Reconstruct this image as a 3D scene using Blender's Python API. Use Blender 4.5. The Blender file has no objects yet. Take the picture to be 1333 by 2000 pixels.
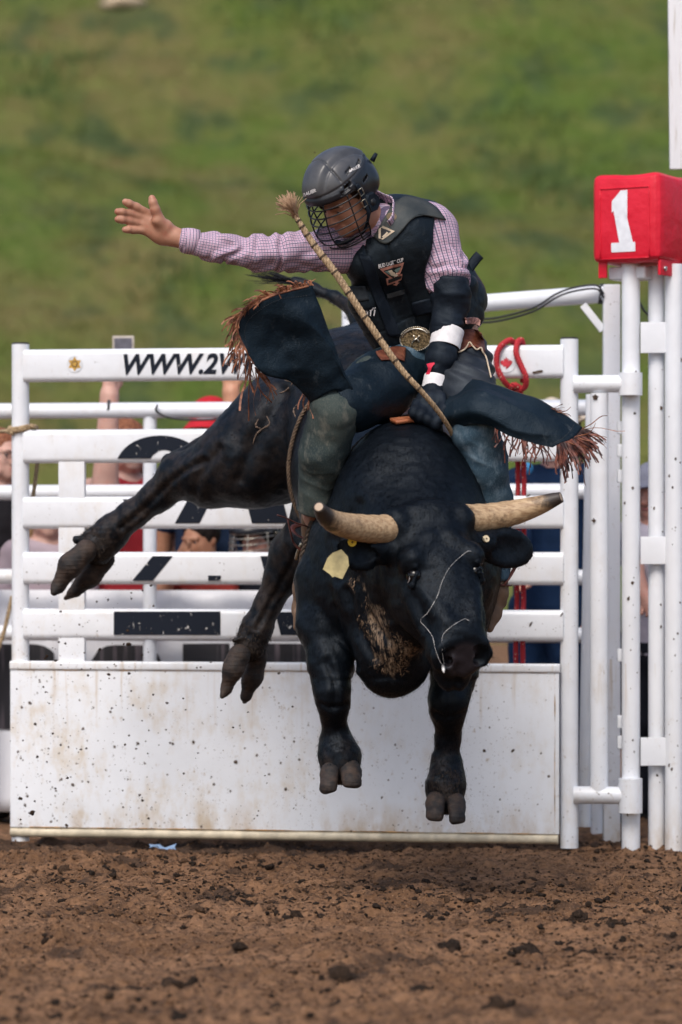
import bpy, bmesh, math, random
import numpy as np
from mathutils import Matrix, Vector, Euler
from mathutils.bvhtree import BVHTree

random.seed(7)
rng = np.random.default_rng(11)
R = math.radians
scene = bpy.context.scene
COL = scene.collection

# ------------------------------------------------------------------ camera, sky, sun, exposure
CAM_D, CAM_H, FPX = 14.0, 1.2, 7000.0          # metres to the gate, eye height, focal length in photograph pixels
cam_data = bpy.data.cameras.new('camera')
cam = bpy.data.objects.new('camera', cam_data)
COL.objects.link(cam)
cam.location = (0, -CAM_D, CAM_H)
cam.rotation_euler = (R(90), 0, 0)
cam_data.sensor_fit = 'HORIZONTAL'
cam_data.sensor_width = 36.0
cam_data.lens = FPX / 1333.0 * 36.0
cam_data.shift_y = 60.0 / 1333.0
cam_data.clip_start = 0.1
cam_data.clip_end = 2000
cam_data.dof.use_dof = True
cam_data.dof.focus_distance = 12.15
cam_data.dof.aperture_fstop = 3.8
scene.camera = cam

SUN_EL, SUN_AZ = R(50), R(196)                  # azimuth clockwise from +Y: light from the left, on the camera's side
world = bpy.data.worlds.new('World')
scene.world = world
world.use_nodes = True
wt = world.node_tree
bg = wt.nodes['Background']
sky = wt.nodes.new('ShaderNodeTexSky')
sky.sky_type = 'NISHITA'
sky.sun_disc = False
sky.sun_elevation = SUN_EL
sky.sun_rotation = SUN_AZ
sky.dust_density = 3.0
sky.air_density = 1.0
wt.links.new(sky.outputs[0], bg.inputs[0])
bg.inputs[1].default_value = 0.12
sun_data = bpy.data.lights.new('sun', 'SUN')
sun_data.energy = 1.5
sun_data.angle = R(26)
sun_data.color = (1.0, 0.94, 0.87)
sun = bpy.data.objects.new('sun', sun_data)
COL.objects.link(sun)
sd = Vector((math.sin(SUN_AZ) * math.cos(SUN_EL), math.cos(SUN_AZ) * math.cos(SUN_EL), math.sin(SUN_EL)))
sun.rotation_euler = sd.to_track_quat('Z', 'Y').to_euler()
sun.location = (-8, -8, 14)
scene.view_settings.view_transform = 'Standard'
scene.view_settings.look = 'None'
scene.view_settings.exposure = 0.55
scene.view_settings.gamma = 1.0
scene.cycles.max_bounces = 6
scene.cycles.use_adaptive_sampling = True

# ------------------------------------------------------------------ maths helpers
def W(px, py, y):
    """photograph pixel + depth -> world point"""
    s = FPX / (CAM_D + y)
    return np.array([(px - 666.5) / s, y, CAM_H + (1060.0 - py) / s])

def PX(rpx, y):
    return rpx * (CAM_D + y) / FPX

def nrm(v):
    v = np.asarray(v, float)
    return v / max(np.linalg.norm(v), 1e-9)

def catmull(P, n):
    """n samples along a Catmull-Rom curve through rows of P (any dimension)"""
    P = np.asarray(P, float)
    Q = np.vstack([2 * P[0] - P[1], P, 2 * P[-1] - P[-2]])
    t = np.linspace(0, len(P) - 1 - 1e-9, n)
    i = t.astype(int)
    f = (t - i)[:, None]
    a, b, c, d = Q[i], Q[i + 1], Q[i + 2], Q[i + 3]
    return 0.5 * (2 * b + (c - a) * f + (2 * a - 5 * b + 4 * c - d) * f ** 2 + (3 * b - a - 3 * c + d) * f ** 3)

def _hash(ix, iy, iz, seed):
    h = (ix * 374761393 + iy * 668265263 + iz * 2147483647 + seed * 144665) & 0x7fffffff
    h = ((h ^ (h >> 13)) * 1274126177) & 0x7fffffff
    h = h ^ (h >> 16)
    return (h & 0xffff) / 32767.5 - 1.0

def vnoise(P, seed=0):
    P = np.asarray(P, float)
    I = np.floor(P).astype(np.int64)
    F = P - I
    F = F * F * (3 - 2 * F)
    r = 0
    for dx in (0, 1):
        wx = F[:, 0] if dx else 1 - F[:, 0]
        for dy in (0, 1):
            wy = F[:, 1] if dy else 1 - F[:, 1]
            for dz in (0, 1):
                wz = F[:, 2] if dz else 1 - F[:, 2]
                r = r + wx * wy * wz * _hash(I[:, 0] + dx, I[:, 1] + dy, I[:, 2] + dz, seed)
    return r

def fnoise(P, octaves=4, seed=0, gain=0.5):
    P = np.asarray(P, float)
    a, r = 1.0, 0
    for o in range(octaves):
        r = r + a * vnoise(P * 2.0 ** o + 17.3 * o, seed + o)
        a *= gain
    return r

def sstep(x, a, b):
    t = np.clip((x - a) / (b - a), 0, 1)
    return t * t * (3 - 2 * t)

# ------------------------------------------------------------------ mesh helpers
def mesh_np(name, V, F, smooth=True, attrs=None):
    """fast mesh from an (n,3) array and an (m,3|4) index array or a list of faces"""
    me = bpy.data.meshes.new(name)
    V = np.asarray(V, np.float32)
    if isinstance(F, np.ndarray):
        k = F.shape[1]
        me.vertices.add(len(V)); me.vertices.foreach_set('co', V.ravel())
        me.loops.add(F.size); me.loops.foreach_set('vertex_index', F.astype(np.int32).ravel())
        me.polygons.add(len(F))
        me.polygons.foreach_set('loop_start', np.arange(0, F.size, k, dtype=np.int32))
        me.polygons.foreach_set('loop_total', np.full(len(F), k, np.int32))
        me.update(calc_edges=True)
    else:
        me.from_pydata([tuple(map(float, v)) for v in V], [], [tuple(map(int, f)) for f in F])
    if smooth:
        me.polygons.foreach_set('use_smooth', np.ones(len(me.polygons), bool))
    if attrs:
        for k, v in attrs.items():
            v = np.asarray(v, np.float32)
            if v.ndim == 1:
                me.attributes.new(k, 'FLOAT', 'POINT').data.foreach_set('value', v)
            else:
                me.attributes.new(k, 'FLOAT_VECTOR', 'POINT').data.foreach_set('vector', v.ravel())
    me.validate()
    return me

class MB:
    """collects simple shapes into one mesh"""
    def __init__(self):
        self.V, self.F, self.n = [], [], 0
    def add(self, V, F):
        V = np.asarray(V, float)
        self.V.append(V)
        self.F += [tuple(i + self.n for i in f) for f in F]
        self.n += len(V)
        return self
    def tube(self, P, r, seg=10, caps=True, ell=1.0, up=None):
        P = np.asarray(P, float)
        n = len(P)
        r = np.full(n, r) if np.isscalar(r) else np.asarray(r, float)
        T = np.gradient(P, axis=0)
        T /= np.linalg.norm(T, axis=1)[:, None] + 1e-12
        u = np.asarray(up, float) if up is not None else (np.array([0, 0, 1.0]) if abs(T[0][2]) < .9 else np.array([1.0, 0, 0]))
        a = np.linspace(0, 2 * np.pi, seg, endpoint=False)
        V = []
        for i in range(n):
            u = u - T[i] * np.dot(u, T[i]); u = nrm(u)
            b = np.cross(T[i], u)
            V.append(P[i] + r[i] * (np.cos(a)[:, None] * u * ell + np.sin(a)[:, None] * b))
        V = np.vstack(V)
        F = []
        for i in range(n - 1):
            for j in range(seg):
                k = (j + 1) % seg
                F.append((i * seg + j, i * seg + k, (i + 1) * seg + k, (i + 1) * seg + j))
        if caps:
            F.append(tuple(range(seg - 1, -1, -1)))
            F.append(tuple(range((n - 1) * seg, n * seg)))
        return self.add(V, F)
    def box(self, c, size, rot=None, bevel=0.0):
        c = np.asarray(c, float); h = np.asarray(size, float) / 2
        if bevel <= 0:
            V = np.array([[x, y, z] for x in (-1, 1) for y in (-1, 1) for z in (-1, 1)]) * h
            F = [(0, 1, 3, 2), (4, 6, 7, 5), (0, 4, 5, 1), (2, 3, 7, 6), (0, 2, 6, 4), (1, 5, 7, 3)]
        else:
            bm = bmesh.new()
            bmesh.ops.create_cube(bm, size=1)
            for v in bm.verts:
                v.co = Vector((v.co.x * 2 * h[0], v.co.y * 2 * h[1], v.co.z * 2 * h[2]))
            bmesh.ops.bevel(bm, geom=bm.edges[:], offset=min(bevel, h.min() * .95), segments=3, affect='EDGES', profile=.6)
            bm.verts.index_update()
            V = np.array([v.co[:] for v in bm.verts]); F = [tuple(v.index for v in f.verts) for f in bm.faces]
            bm.free()
        if rot is not None:
            V = V @ np.array(Euler(rot).to_matrix()).T
        return self.add(V + c, F)
    def mesh(self, name, smooth=True):
        return mesh_np(name, np.vstack(self.V), self.F, smooth)

def obj(name, me, mat=None, parent=None, local=False):
    """link a mesh; parts given in world coordinates unless local"""
    if isinstance(me, MB):
        me = me.mesh(name)
    o = bpy.data.objects.new(name, me)
    COL.objects.link(o)
    if mat is not None:
        if len(me.materials) == 0:
            me.materials.append(mat)
    if parent is not None:
        o.parent = parent
        if not local:
            o.matrix_parent_inverse = wm(parent).inverted()
    return o

def wm(o):
    m = o.matrix_basis.copy()
    if o.parent:
        m = wm(o.parent) @ o.matrix_parent_inverse @ m
    return m

def tag(o, label, cat, group=None, kind=None):
    o['label'] = label
    o['category'] = cat
    if group: o['group'] = group
    if kind: o['kind'] = kind
    return o

def thing(name, label, cat, loc=(0, 0, 0), rotz=0.0, group=None):
    o = bpy.data.objects.new(name, None)
    COL.objects.link(o)
    o.empty_display_size = 0.1
    o.location = loc
    o.rotation_euler = (0, 0, rotz)
    return tag(o, label, cat, group)

def bevel_mod(o, w=0.003, seg=2):
    m = o.modifiers.new('bevel', 'BEVEL'); m.width = w; m.segments = seg; m.limit_method = 'ANGLE'; m.angle_limit = R(35)
    return o

def autosmooth(o, ang=35):
    me = o.data
    try:
        me.set_sharp_from_angle(angle=R(ang))
    except Exception:
        pass
    return o

def bvh_of(*obs):
    V, F, n = [], [], 0
    for o in obs:
        M = wm(o)
        for v in o.data.vertices: V.append(M @ v.co)
        for p in o.data.polygons: F.append([i + n for i in p.vertices])
        n += len(o.data.vertices)
    return BVHTree.FromPolygons(V, F)

CAMP = Vector((0, -CAM_D, CAM_H))
def cast(bvh, px, py, fallback_y=-2.0):
    """point and normal of a surface met by the sight line through a pixel (used to lay marks on curved cloth)"""
    d = Vector(W(px, py, -2.0)) - CAMP
    d.normalize()
    loc, no, i, dist = bvh.ray_cast(CAMP, d)
    if loc is None:
        loc, no = Vector(W(px, py, fallback_y)), Vector((0, -1, 0))
    if no.dot(d) > 0: no = -no
    return np.array(loc), np.array(no)

# ------------------------------------------------------------------ signed distance modelling
class SDF:
    """smooth blend of tapered capsules and ellipsoids, meshed by surface nets"""
    def __init__(self):
        self.ops = []
        self.pad = []
        self.rel = []
    def cap(self, a, b, ra, rb, k=0.03, flat=None, fs=1.0, sub=False):
        a = np.asarray(a, float); b = np.asarray(b, float)
        self.ops.append(('cap', a, b, ra, rb, k, None if flat is None else nrm(flat), fs, sub))
        if not sub:
            m = max(ra, rb) * max(1, fs)
            self.pad += [np.minimum(a, b) - m, np.maximum(a, b) + m]
        return self
    def chain(self, pts, k=0.03, **kw):
        """pts: list of (point, radius)"""
        for (a, ra), (b, rb) in zip(pts[:-1], pts[1:]):
            self.cap(a, b, ra, rb, k, **kw)
        return self
    def ell(self, c, rad, k=0.03, M=None, sub=False):
        c = np.asarray(c, float); rad = np.asarray(rad, float)
        M = np.eye(3) if M is None else np.asarray(M, float)      # rows = axes
        self.ops.append(('ell', c, rad, M, k, sub))
        if not sub:
            self.pad += [c - rad.max(), c + rad.max()]
        return self
    def half(self, p, n, k=0.01):
        """keep the side against n"""
        self.ops.append(('half', np.asarray(p, float), nrm(n), k))
        return self
    def disp(self, f):
        """relief pushed along the normal once the surface is meshed"""
        self.rel.append(f)
        return self
    def func(self, f):
        self.ops.append(('func', f))
        return self
    def bound(self, o):
        if o[0] == 'cap': return (o[1] + o[2]) / 2, np.linalg.norm(o[1] - o[2]) / 2 + max(o[3], o[4]) * max(1, o[7]), o[5]
        if o[0] == 'ell': return o[1], o[2].max(), o[4]
        return None
    def near_eval(self, P, lim=.10, cell=.16):
        """value close to the surface: each block of points meets only the shapes that reach it"""
        P = np.asarray(P, float)
        if len(P) < 3000: return self(P)
        key = np.floor(P / cell).astype(np.int64)
        key = key[:, 0] * 1000003 + key[:, 1] * 1009 + key[:, 2]
        order = np.argsort(key, kind='stable')
        cuts = np.concatenate([[0], np.flatnonzero(np.diff(key[order])) + 1, [len(P)]])
        bnd = [self.bound(o) for o in self.ops]
        out = np.empty(len(P))
        for a, b in zip(cuts[:-1], cuts[1:]):
            ix = order[a:b]; q = P[ix]
            lo, hi = q.min(0), q.max(0)
            ops = [o for o, bb in zip(self.ops, bnd) if bb is None or np.linalg.norm(np.maximum(0, np.maximum(lo - bb[0], bb[0] - hi))) - bb[1] < lim + 1.5 * bb[2]]
            out[ix] = self(q, ops)
        return out
    def __call__(self, P, ops=None):
        P = np.asarray(P, float)
        d = np.full(len(P), 1e3)
        for o in (self.ops if ops is None else ops):
            if o[0] == 'cap':
                _, a, b, ra, rb, k, fl, fs, sub = o
                pa = P - a; ba = b - a
                if fl is not None:
                    pa = pa + (pa @ fl)[:, None] * fl * (1 / fs - 1)
                    ba = ba + (ba @ fl) * fl * (1 / fs - 1)
                h = np.clip(pa @ ba / max(ba @ ba, 1e-9), 0, 1)
                q = pa - h[:, None] * ba
                e = np.sqrt(np.einsum('ij,ij->i', q, q)) - (ra + (rb - ra) * h)
                if fl is not None: e = e * min(1, fs)
            elif o[0] == 'ell':
                _, c, rad, M, k, sub = o
                q = (P - c) @ M.T
                k0 = np.sqrt(((q / rad) ** 2).sum(1))
                k1 = np.sqrt(((q / rad ** 2) ** 2).sum(1)) + 1e-9
                e = k0 * (k0 - 1) / k1
                e = np.maximum(e, (k0 - 1) * rad.min())
            elif o[0] == 'half':
                _, p, n, k = o
                e = (P - p) @ n
                h = np.clip(0.5 + 0.5 * (e - d) / k, 0, 1)
                d = d * (1 - h) + e * h + k * h * (1 - h)
                continue
            else:
                d = o[1](P, d)
                continue
            if sub:
                e = -e
                h = np.clip(0.5 + 0.5 * (e - d) / k, 0, 1)
                d = d * (1 - h) + e * h + k * h * (1 - h)
            else:
                d = _smin(d, e, k)
        return d
    def grid(self, h, lo=None, hi=None):
        pad = np.array(self.pad)
        lo = pad.min(0) - 3 * h if lo is None else np.asarray(lo, float)
        hi = pad.max(0) + 3 * h if hi is None else np.asarray(hi, float)
        n = (np.ceil((hi - lo) / h / 4).astype(int)) * 4
        c = n // 4 + 1
        ax = [lo[i] + 4 * h * np.arange(c[i]) for i in range(3)]
        Pc = np.stack(np.meshgrid(*ax, indexing='ij'), -1).reshape(-1, 3)
        D = chunked(self, Pc).reshape(c)
        mn = np.full(n // 4, 1e9)
        for i in (0, 1):
            for j in (0, 1):
                for k in (0, 1):
                    mn = np.minimum(mn, np.abs(D[i:c[0] - 1 + i, j:c[1] - 1 + j, k:c[2] - 1 + k]))
        act = mn < 6.5 * h
        Fd = np.repeat(np.repeat(np.repeat(D, 4, 0), 4, 1), 4, 2)[:n[0] + 1, :n[1] + 1, :n[2] + 1].astype(np.float32)
        need = np.zeros(n + 1, bool)
        A = np.repeat(np.repeat(np.repeat(act, 4, 0), 4, 1), 4, 2)
        for i in (0, 1):
            for j in (0, 1):
                for k in (0, 1):
                    need[i:n[0] + i, j:n[1] + j, k:n[2] + k] |= A
        idx = np.argwhere(need)
        Fd[need] = self.near_eval(lo + h * idx)
        return Fd, lo
    def mesh(self, h, lo=None, hi=None, newton=1):
        Fd, lo = self.grid(h, lo, hi)
        V, Q = surface_nets(Fd, lo, h)
        for _ in range(newton):
            e = h * .5
            d = self.near_eval(V)
            g = np.stack([self.near_eval(V + e * np.eye(3)[i]) - d for i in range(3)], 1) / e
            st = (d / np.maximum((g * g).sum(1), .15))[:, None] * g
            ln = np.linalg.norm(st, axis=1)[:, None]
            V = V - st * np.minimum(1, .6 * h / np.maximum(ln, 1e-9))
        g = g / (np.linalg.norm(g, axis=1)[:, None] + 1e-9)
        for f in self.rel:
            V = V - g * f(V, np.zeros(len(V)))[:, None]
        return V, Q

def _smin(d, e, k):
    h = np.clip(0.5 + 0.5 * (d - e) / k, 0, 1)
    return d * (1 - h) + e * h - k * h * (1 - h)

def chunked(f, P, n=200000):
    if len(P) <= n: return f(P)
    return np.concatenate([f(P[i:i + n]) for i in range(0, len(P), n)])

def surface_nets(F, lo, h):
    s = F < 0
    nx, ny, nz = F.shape
    cnt = np.zeros((nx - 1, ny - 1, nz - 1), np.uint8)
    for i in (0, 1):
        for j in (0, 1):
            for k in (0, 1):
                cnt += s[i:nx - 1 + i, j:ny - 1 + j, k:nz - 1 + k]
    cells = np.argwhere((cnt > 0) & (cnt < 8))
    corners = np.array([[i, j, k] for i in (0, 1) for j in (0, 1) for k in (0, 1)])
    vals = np.stack([F[cells[:, 0] + c[0], cells[:, 1] + c[1], cells[:, 2] + c[2]] for c in corners], 1)
    acc = np.zeros((len(cells), 3)); num = np.zeros(len(cells))
    for a in range(8):
        for b in range(a + 1, 8):
            if np.abs(corners[a] - corners[b]).sum() != 1: continue
            m = (vals[:, a] < 0) != (vals[:, b] < 0)
            t = vals[m, a] / (vals[m, a] - vals[m, b])
            acc[m] += corners[a] + t[:, None] * (corners[b] - corners[a])
            num[m] += 1
    V = lo + h * (cells + acc / num[:, None])
    ids = np.full(cnt.shape, -1, np.int32)
    ids[cells[:, 0], cells[:, 1], cells[:, 2]] = np.arange(len(cells))
    Q = []
    for ax in range(3):
        sl0 = [slice(1, -1)] * 3; sl1 = [slice(1, -1)] * 3
        sl0[ax] = slice(0, -1); sl1[ax] = slice(1, None)
        a, b = s[tuple(sl0)], s[tuple(sl1)]
        e = np.argwhere(a != b)
        flip = a[e[:, 0], e[:, 1], e[:, 2]]
        e = e + 1; e[:, ax] -= 1
        u, v = (ax + 1) % 3, (ax + 2) % 3
        def cell(du, dv):
            c = e.copy(); c[:, u] -= du; c[:, v] -= dv
            return ids[c[:, 0], c[:, 1], c[:, 2]]
        q = np.stack([cell(1, 1), cell(0, 1), cell(0, 0), cell(1, 0)], 1)
        q[~flip] = q[~flip][:, ::-1]
        Q.append(q)
    Q = np.vstack(Q)
    Q = Q[(Q >= 0).all(1)]
    return V, Q

# ------------------------------------------------------------------ material helpers
class NT:
    def __init__(self, name):
        self.m = bpy.data.materials.new(name)
        self.m.use_nodes = True
        self.t = self.m.node_tree
        self.b = self.t.nodes['Principled BSDF']
        self.out = self.t.nodes['Material Output']
    def n(self, typ, **kw):
        nd = self.t.nodes.new('ShaderNode' + typ)
        for k, v in kw.items():
            if k in ('op', 'operation'): nd.operation = v
            elif k.startswith('p_'): setattr(nd, k[2:], v)
            else:
                key = int(k[1:]) if k[0] == 'i' and k[1:].isdigit() else k.replace('_', ' ')
                self.s(nd, key, v)
        return nd
    def s(self, nd, key, v):
        sock = nd.inputs[key]
        if isinstance(v, bpy.types.NodeSocket): self.t.links.new(v, sock)
        elif isinstance(v, bpy.types.Node): self.t.links.new(v.outputs[0], sock)
        else:
            if isinstance(v, tuple) and len(v) == 3 and sock.type == 'RGBA': v = v + (1,)
            sock.default_value = v
    def bs(self, **kw):
        for k, v in kw.items(): self.s(self.b, k.replace('_', ' '), v)
        return self
    def pos(self):
        return self.n('NewGeometry').outputs['Position']
    def objc(self):
        return self.n('TexCoord').outputs['Object']
    def attr(self, name):
        return self.n('Attribute', p_attribute_name=name)
    def noise(self, vec, scale, detail=4.0, rough=0.55):
        return self.n('TexNoise', Vector=vec, Scale=scale, Detail=detail, Roughness=rough).outputs['Fac']
    def ramp(self, fac, a, b):
        return self.n('MapRange', Value=fac, From_Min=a, From_Max=b, p_interpolation_type='SMOOTHSTEP').outputs[0]
    def mix(self, fac, a, b):
        nd = self.n('Mix', p_data_type='RGBA')
        self.s(nd, 0, fac); self.s(nd, 6, a); self.s(nd, 7, b)
        return nd.outputs[2]
    def math(self, op, a, b=0.0, c=0.0):
        nd = self.n('Math', op=op)
        self.s(nd, 0, a); self.s(nd, 1, b); self.s(nd, 2, c)
        return nd.outputs[0]
    def vmap(self, vec, scale=(1, 1, 1), rot=(0, 0, 0)):
        return self.n('Mapping', Vector=vec, Scale=scale, Rotation=rot).outputs[0]
    def bump(self, height, strength=0.3, dist=0.01, normal=None):
        nd = self.n('Bump', Height=height, Strength=strength, Distance=dist)
        if normal is not None: self.s(nd, 'Normal', normal)
        self.s(self.b, 'Normal', nd.outputs[0])
        return nd.outputs[0]

def simple(name, col, rough=0.6, var=0.15, scale=30.0, bump=0.15, bdist=0.004, metal=0.0, sheen=0.0, spec=0.5, bscale=None):
    m = NT(name)
    p = m.objc()
    n = m.noise(p, scale, 5.0)
    dark = tuple(c * (1 - var * 1.5) for c in col)
    lite = tuple(min(1, c * (1 + var)) for c in col)
    m.bs(Base_Color=m.mix(m.ramp(n, .3, .7), dark, lite), Roughness=rough, Metallic=metal)
    m.b.inputs['Specular IOR Level'].default_value = spec
    if sheen:
        m.b.inputs['Sheen Weight'].default_value = sheen
        m.b.inputs['Sheen Roughness'].default_value = .4
    if bump: m.bump(m.noise(p, bscale or scale * 4, 4.0), bump, bdist)
    return m.m

# ------------------------------------------------------------------ setting materials
def paint_mat(name='white_paint', base=(0.79, 0.815, 0.86), dirt=1.0, zlow=0.9, zbase=0.12, dent=5.0):
    m = NT(name)
    p = m.pos()
    z = m.n('SeparateXYZ', Vector=p).outputs[2]
    low = m.math('MULTIPLY_ADD', m.n('MapRange', Value=z, From_Min=0.0, From_Max=zlow, To_Min=1.0, To_Max=zbase).outputs[0], dirt, 0.0)
    tone = m.mix(m.ramp(m.noise(p, 3.0, 5.0), .3, .7), tuple(c * .93 for c in base), base)
    # thin ochre wash stains
    big = m.noise(p, 5.0, 6.0, .65)
    fine = m.noise(m.vmap(p, (1, 1, .35)), 22.0, 6.0, .7)
    px_ = m.n('SeparateXYZ', Vector=p).outputs[0]
    leftw = m.n('MapRange', Value=px_, From_Min=-1.3, From_Max=.2, To_Min=1.0, To_Max=.45).outputs[0]
    st = m.math('MULTIPLY', m.math('MULTIPLY', m.ramp(m.math('MULTIPLY_ADD', fine, .6, big), .76, 1.08), low), leftw)
    col = m.mix(m.math('MULTIPLY', st, .8), tone, (.50, .36, .17))
    # rust and grime flecks
    fl = m.math('MULTIPLY', m.ramp(m.noise(m.vmap(p, (1, 1, .6)), 38.0, 5.0, .7), .62, .72), low)
    col = m.mix(m.math('MULTIPLY', fl, .75), col, (.30, .19, .07))
    # rusty runs below the folded lip and along the foot
    run = m.math('MULTIPLY', m.ramp(m.noise(m.vmap(p, (30, 30, 1.3)), 1.0, 4.0, .6), .56, .74), m.math('MULTIPLY', m.n('MapRange', Value=z, From_Min=.42, From_Max=.72).outputs[0], m.math('LESS_THAN', z, .735)))
    foot = m.math('MULTIPLY', m.ramp(m.noise(m.vmap(p, (7, 7, 3)), 1.0, 5.0, .7), .42, .7), m.n('MapRange', Value=z, From_Min=.20, From_Max=.07).outputs[0])
    col = m.mix(m.math('MULTIPLY', m.math('MAXIMUM', run, foot), min(1.0, .75 * dirt)), col, (.42, .27, .11))
    # spattered mud dots of several sizes
    for sc, th, seed in ((60.0, .15, 0.0), (120.0, .19, 3.1), (30.0, .10, 7.7)):
        off = m.n('VectorMath', op='ADD', i0=p, i1=(seed, seed, seed)).outputs[0]
        warp = m.n('VectorMath', op='MULTIPLY_ADD', i0=m.n('TexNoise', Vector=off, Scale=sc * 1.3, Detail=2.0).outputs['Color'], i1=(.014, .014, .014), i2=off).outputs[0]
        v = m.n('TexVoronoi', Vector=warp, Scale=sc)
        cellr = m.n('SeparateColor', Color=v.outputs['Color']).outputs[0]
        gate_ = m.ramp(m.math('MULTIPLY_ADD', low, .55, cellr), 1.08, 1.12)
        clus = m.ramp(m.noise(off, 3.2, 3.0, .65), .46, .60)
        dot = m.math('MULTIPLY', m.math('MULTIPLY', m.math('LESS_THAN', v.outputs['Distance'], th), gate_), clus)
        col = m.mix(dot, col, (.10, .062, .034))
    m.bs(Base_Color=col, Roughness=m.math('MULTIPLY_ADD', st, .4, .34))
    nd = m.n('Bump', Height=m.noise(m.vmap(p, (1, 1, .7)), dent, 3.0), Strength=.30, Distance=.03)
    m.bump(m.noise(p, 55.0, 4.0), .10, .004, nd.outputs[0])
    return m.m

M_white = paint_mat('white_paint', dirt=.8, zlow=1.5, zbase=.32)
M_panel = paint_mat('white_panel_paint', base=(.80, .825, .87), dirt=.95, zlow=.95, zbase=.6)
M_post = paint_mat('white_post_paint', base=(.78, .805, .85), dirt=.6, zlow=.8, zbase=.2)
M_cream = simple('creamy_base_pipe', (.62, .54, .40), .55, .2, 14)
M_blackcap = simple('dark_plastic_cap', (.03, .03, .035), .6)

def letter_mat():
    m = NT('black_vinyl')
    p = m.pos()
    w = m.noise(m.vmap(p, (1, 1, 1), (.2, .6, .3)), 30.0, 6.0, .7)
    s2 = m.noise(m.vmap(p, (9, 9, 2), (0, .9, 0)), 9.0, 4.0, .7)
    f = m.math('MAXIMUM', m.ramp(w, .64, .66), m.ramp(s2, .66, .69))
    m.bs(Base_Color=m.mix(f, (.006, .010, .020), (.62, .60, .58)), Roughness=.6)
    m.b.inputs['Specular IOR Level'].default_value = .2
    return m.m
M_letter = letter_mat()

# ------------------------------------------------------------------ ground
def gh(x, y):
    P = np.stack([x, y, np.zeros_like(x)], 1)
    near = np.exp(-((y + .45) / .35) ** 2)
    h = .020 * vnoise(P * 1.3, 3) + .012 * vnoise(P * 4.1, 5)
    h += .014 * np.abs(vnoise(P * 11.0, 9)) + .013 * np.maximum(0, vnoise(P * 23.0, 12)) + .013 * vnoise(P * 42.0, 15) * (.7 + .5 * vnoise(P * 3.0, 16)) + .012 * np.maximum(0, vnoise(P * 30.0, 17))
    lump = np.maximum(0, vnoise(P * 7.0, 21) - .25)
    h += .045 * lump * (0.6 + .4 * vnoise(P * 31.0, 22))
    fade = 1 - sstep(np.abs(y + 2), 7, 30)
    h = h * (.25 + .75 * fade)
    h += .02 * near * sstep(-x, -.3, .9)
    return h - .006

def axis(fine0, fine1, step, far0, far1, grow=1.22):
    a = list(np.arange(fine0, fine1, step))
    d, v = step, a[-1]
    while v < far1:
        d *= grow; v += d; a.append(v)
    d, v = step, a[0]
    b = []
    while v > far0:
        d *= grow; v -= d; b.append(v)
    return np.array(b[::-1] + a)

gx = axis(-1.65, 1.65, .0105, -260, 260)
gy = axis(-5.6, .4, .0105, -40, 420)
GX, GY = np.meshgrid(gx, gy, indexing='ij')
X, Y = GX.ravel(), GY.ravel()
Z = gh(X, Y)
nx, ny = len(gx), len(gy)
ii, jj = np.meshgrid(np.arange(nx - 1), np.arange(ny - 1), indexing='ij')
a = (ii * ny + jj).ravel()
Fq = np.stack([a, a + ny, a + ny + 1, a + 1], 1)

def dirt_mat(name, clod=False):
    m = NT(name)
    p = m.pos()
    n1 = m.noise(p, 2.2, 6.0, .6)
    n2 = m.noise(p, 30.0, 8.0, .75)
    n3 = m.noise(p, 110.0, 5.0, .7)
    col = m.mix(m.ramp(n1, .35, .65), (.205, .108, .056), (.345, .190, .105))
    col = m.mix(m.ramp(n2, .44, .64), col, (.105, .060, .038))
    col = m.mix(m.ramp(n3, .56, .70), col, (.47, .285, .17))
    else_ = None
    if not clod:
        col = m.mix(m.attr('darken').outputs['Fac'], col, m.mix(m.ramp(n3, .45, .65), (.050, .032, .023), (.105, .066, .046)))  # blend to the darker ground tone where the mask is set
    if clod:
        info = m.attr('tone').outputs['Fac']
        col = m.mix(info, m.mix(m.ramp(n3, .4, .6), (.018, .013, .010), (.048, .032, .023)), col)
    m.bs(Base_Color=col, Roughness=.95)
    m.b.inputs['Specular IOR Level'].default_value = .15
    m.bump(m.math('MULTIPLY_ADD', m.noise(p, 260.0, 4.0, .7), .4, m.noise(p, 70.0, 5.0, .65)), 1.0, .018)
    return m.m
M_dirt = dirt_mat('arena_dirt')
M_clod = dirt_mat('dirt_clods', True)
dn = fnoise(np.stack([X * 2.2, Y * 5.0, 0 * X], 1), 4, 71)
darken = sstep(.42 * dn + 1.0 - np.abs((Y + .12 + .165 * X) / .36) ** 2 - sstep(X, -.1, .55) * 1.1, .35, .75) * .85  # darker band along the gate foot, fading out towards the right
darken = np.maximum(darken, .8 * sstep(fnoise(np.stack([X * 5, Y * 5, 0 * X], 1), 4, 75), .55, .95))  # plus darker patches scattered over the floor
ground = obj('ground', mesh_np('ground', np.stack([X, Y, Z], 1), Fq, attrs={'darken': darken}), M_dirt)
ground['kind'] = 'structure'

# base icosphere, reused for clods
_bm = bmesh.new(); bmesh.ops.create_icosphere(_bm, subdivisions=2, radius=1)
ICO_V = np.array([v.co[:] for v in _bm.verts]); ICO_F = np.array([[v.index for v in f.verts] for f in _bm.faces]); _bm.free()

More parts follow.
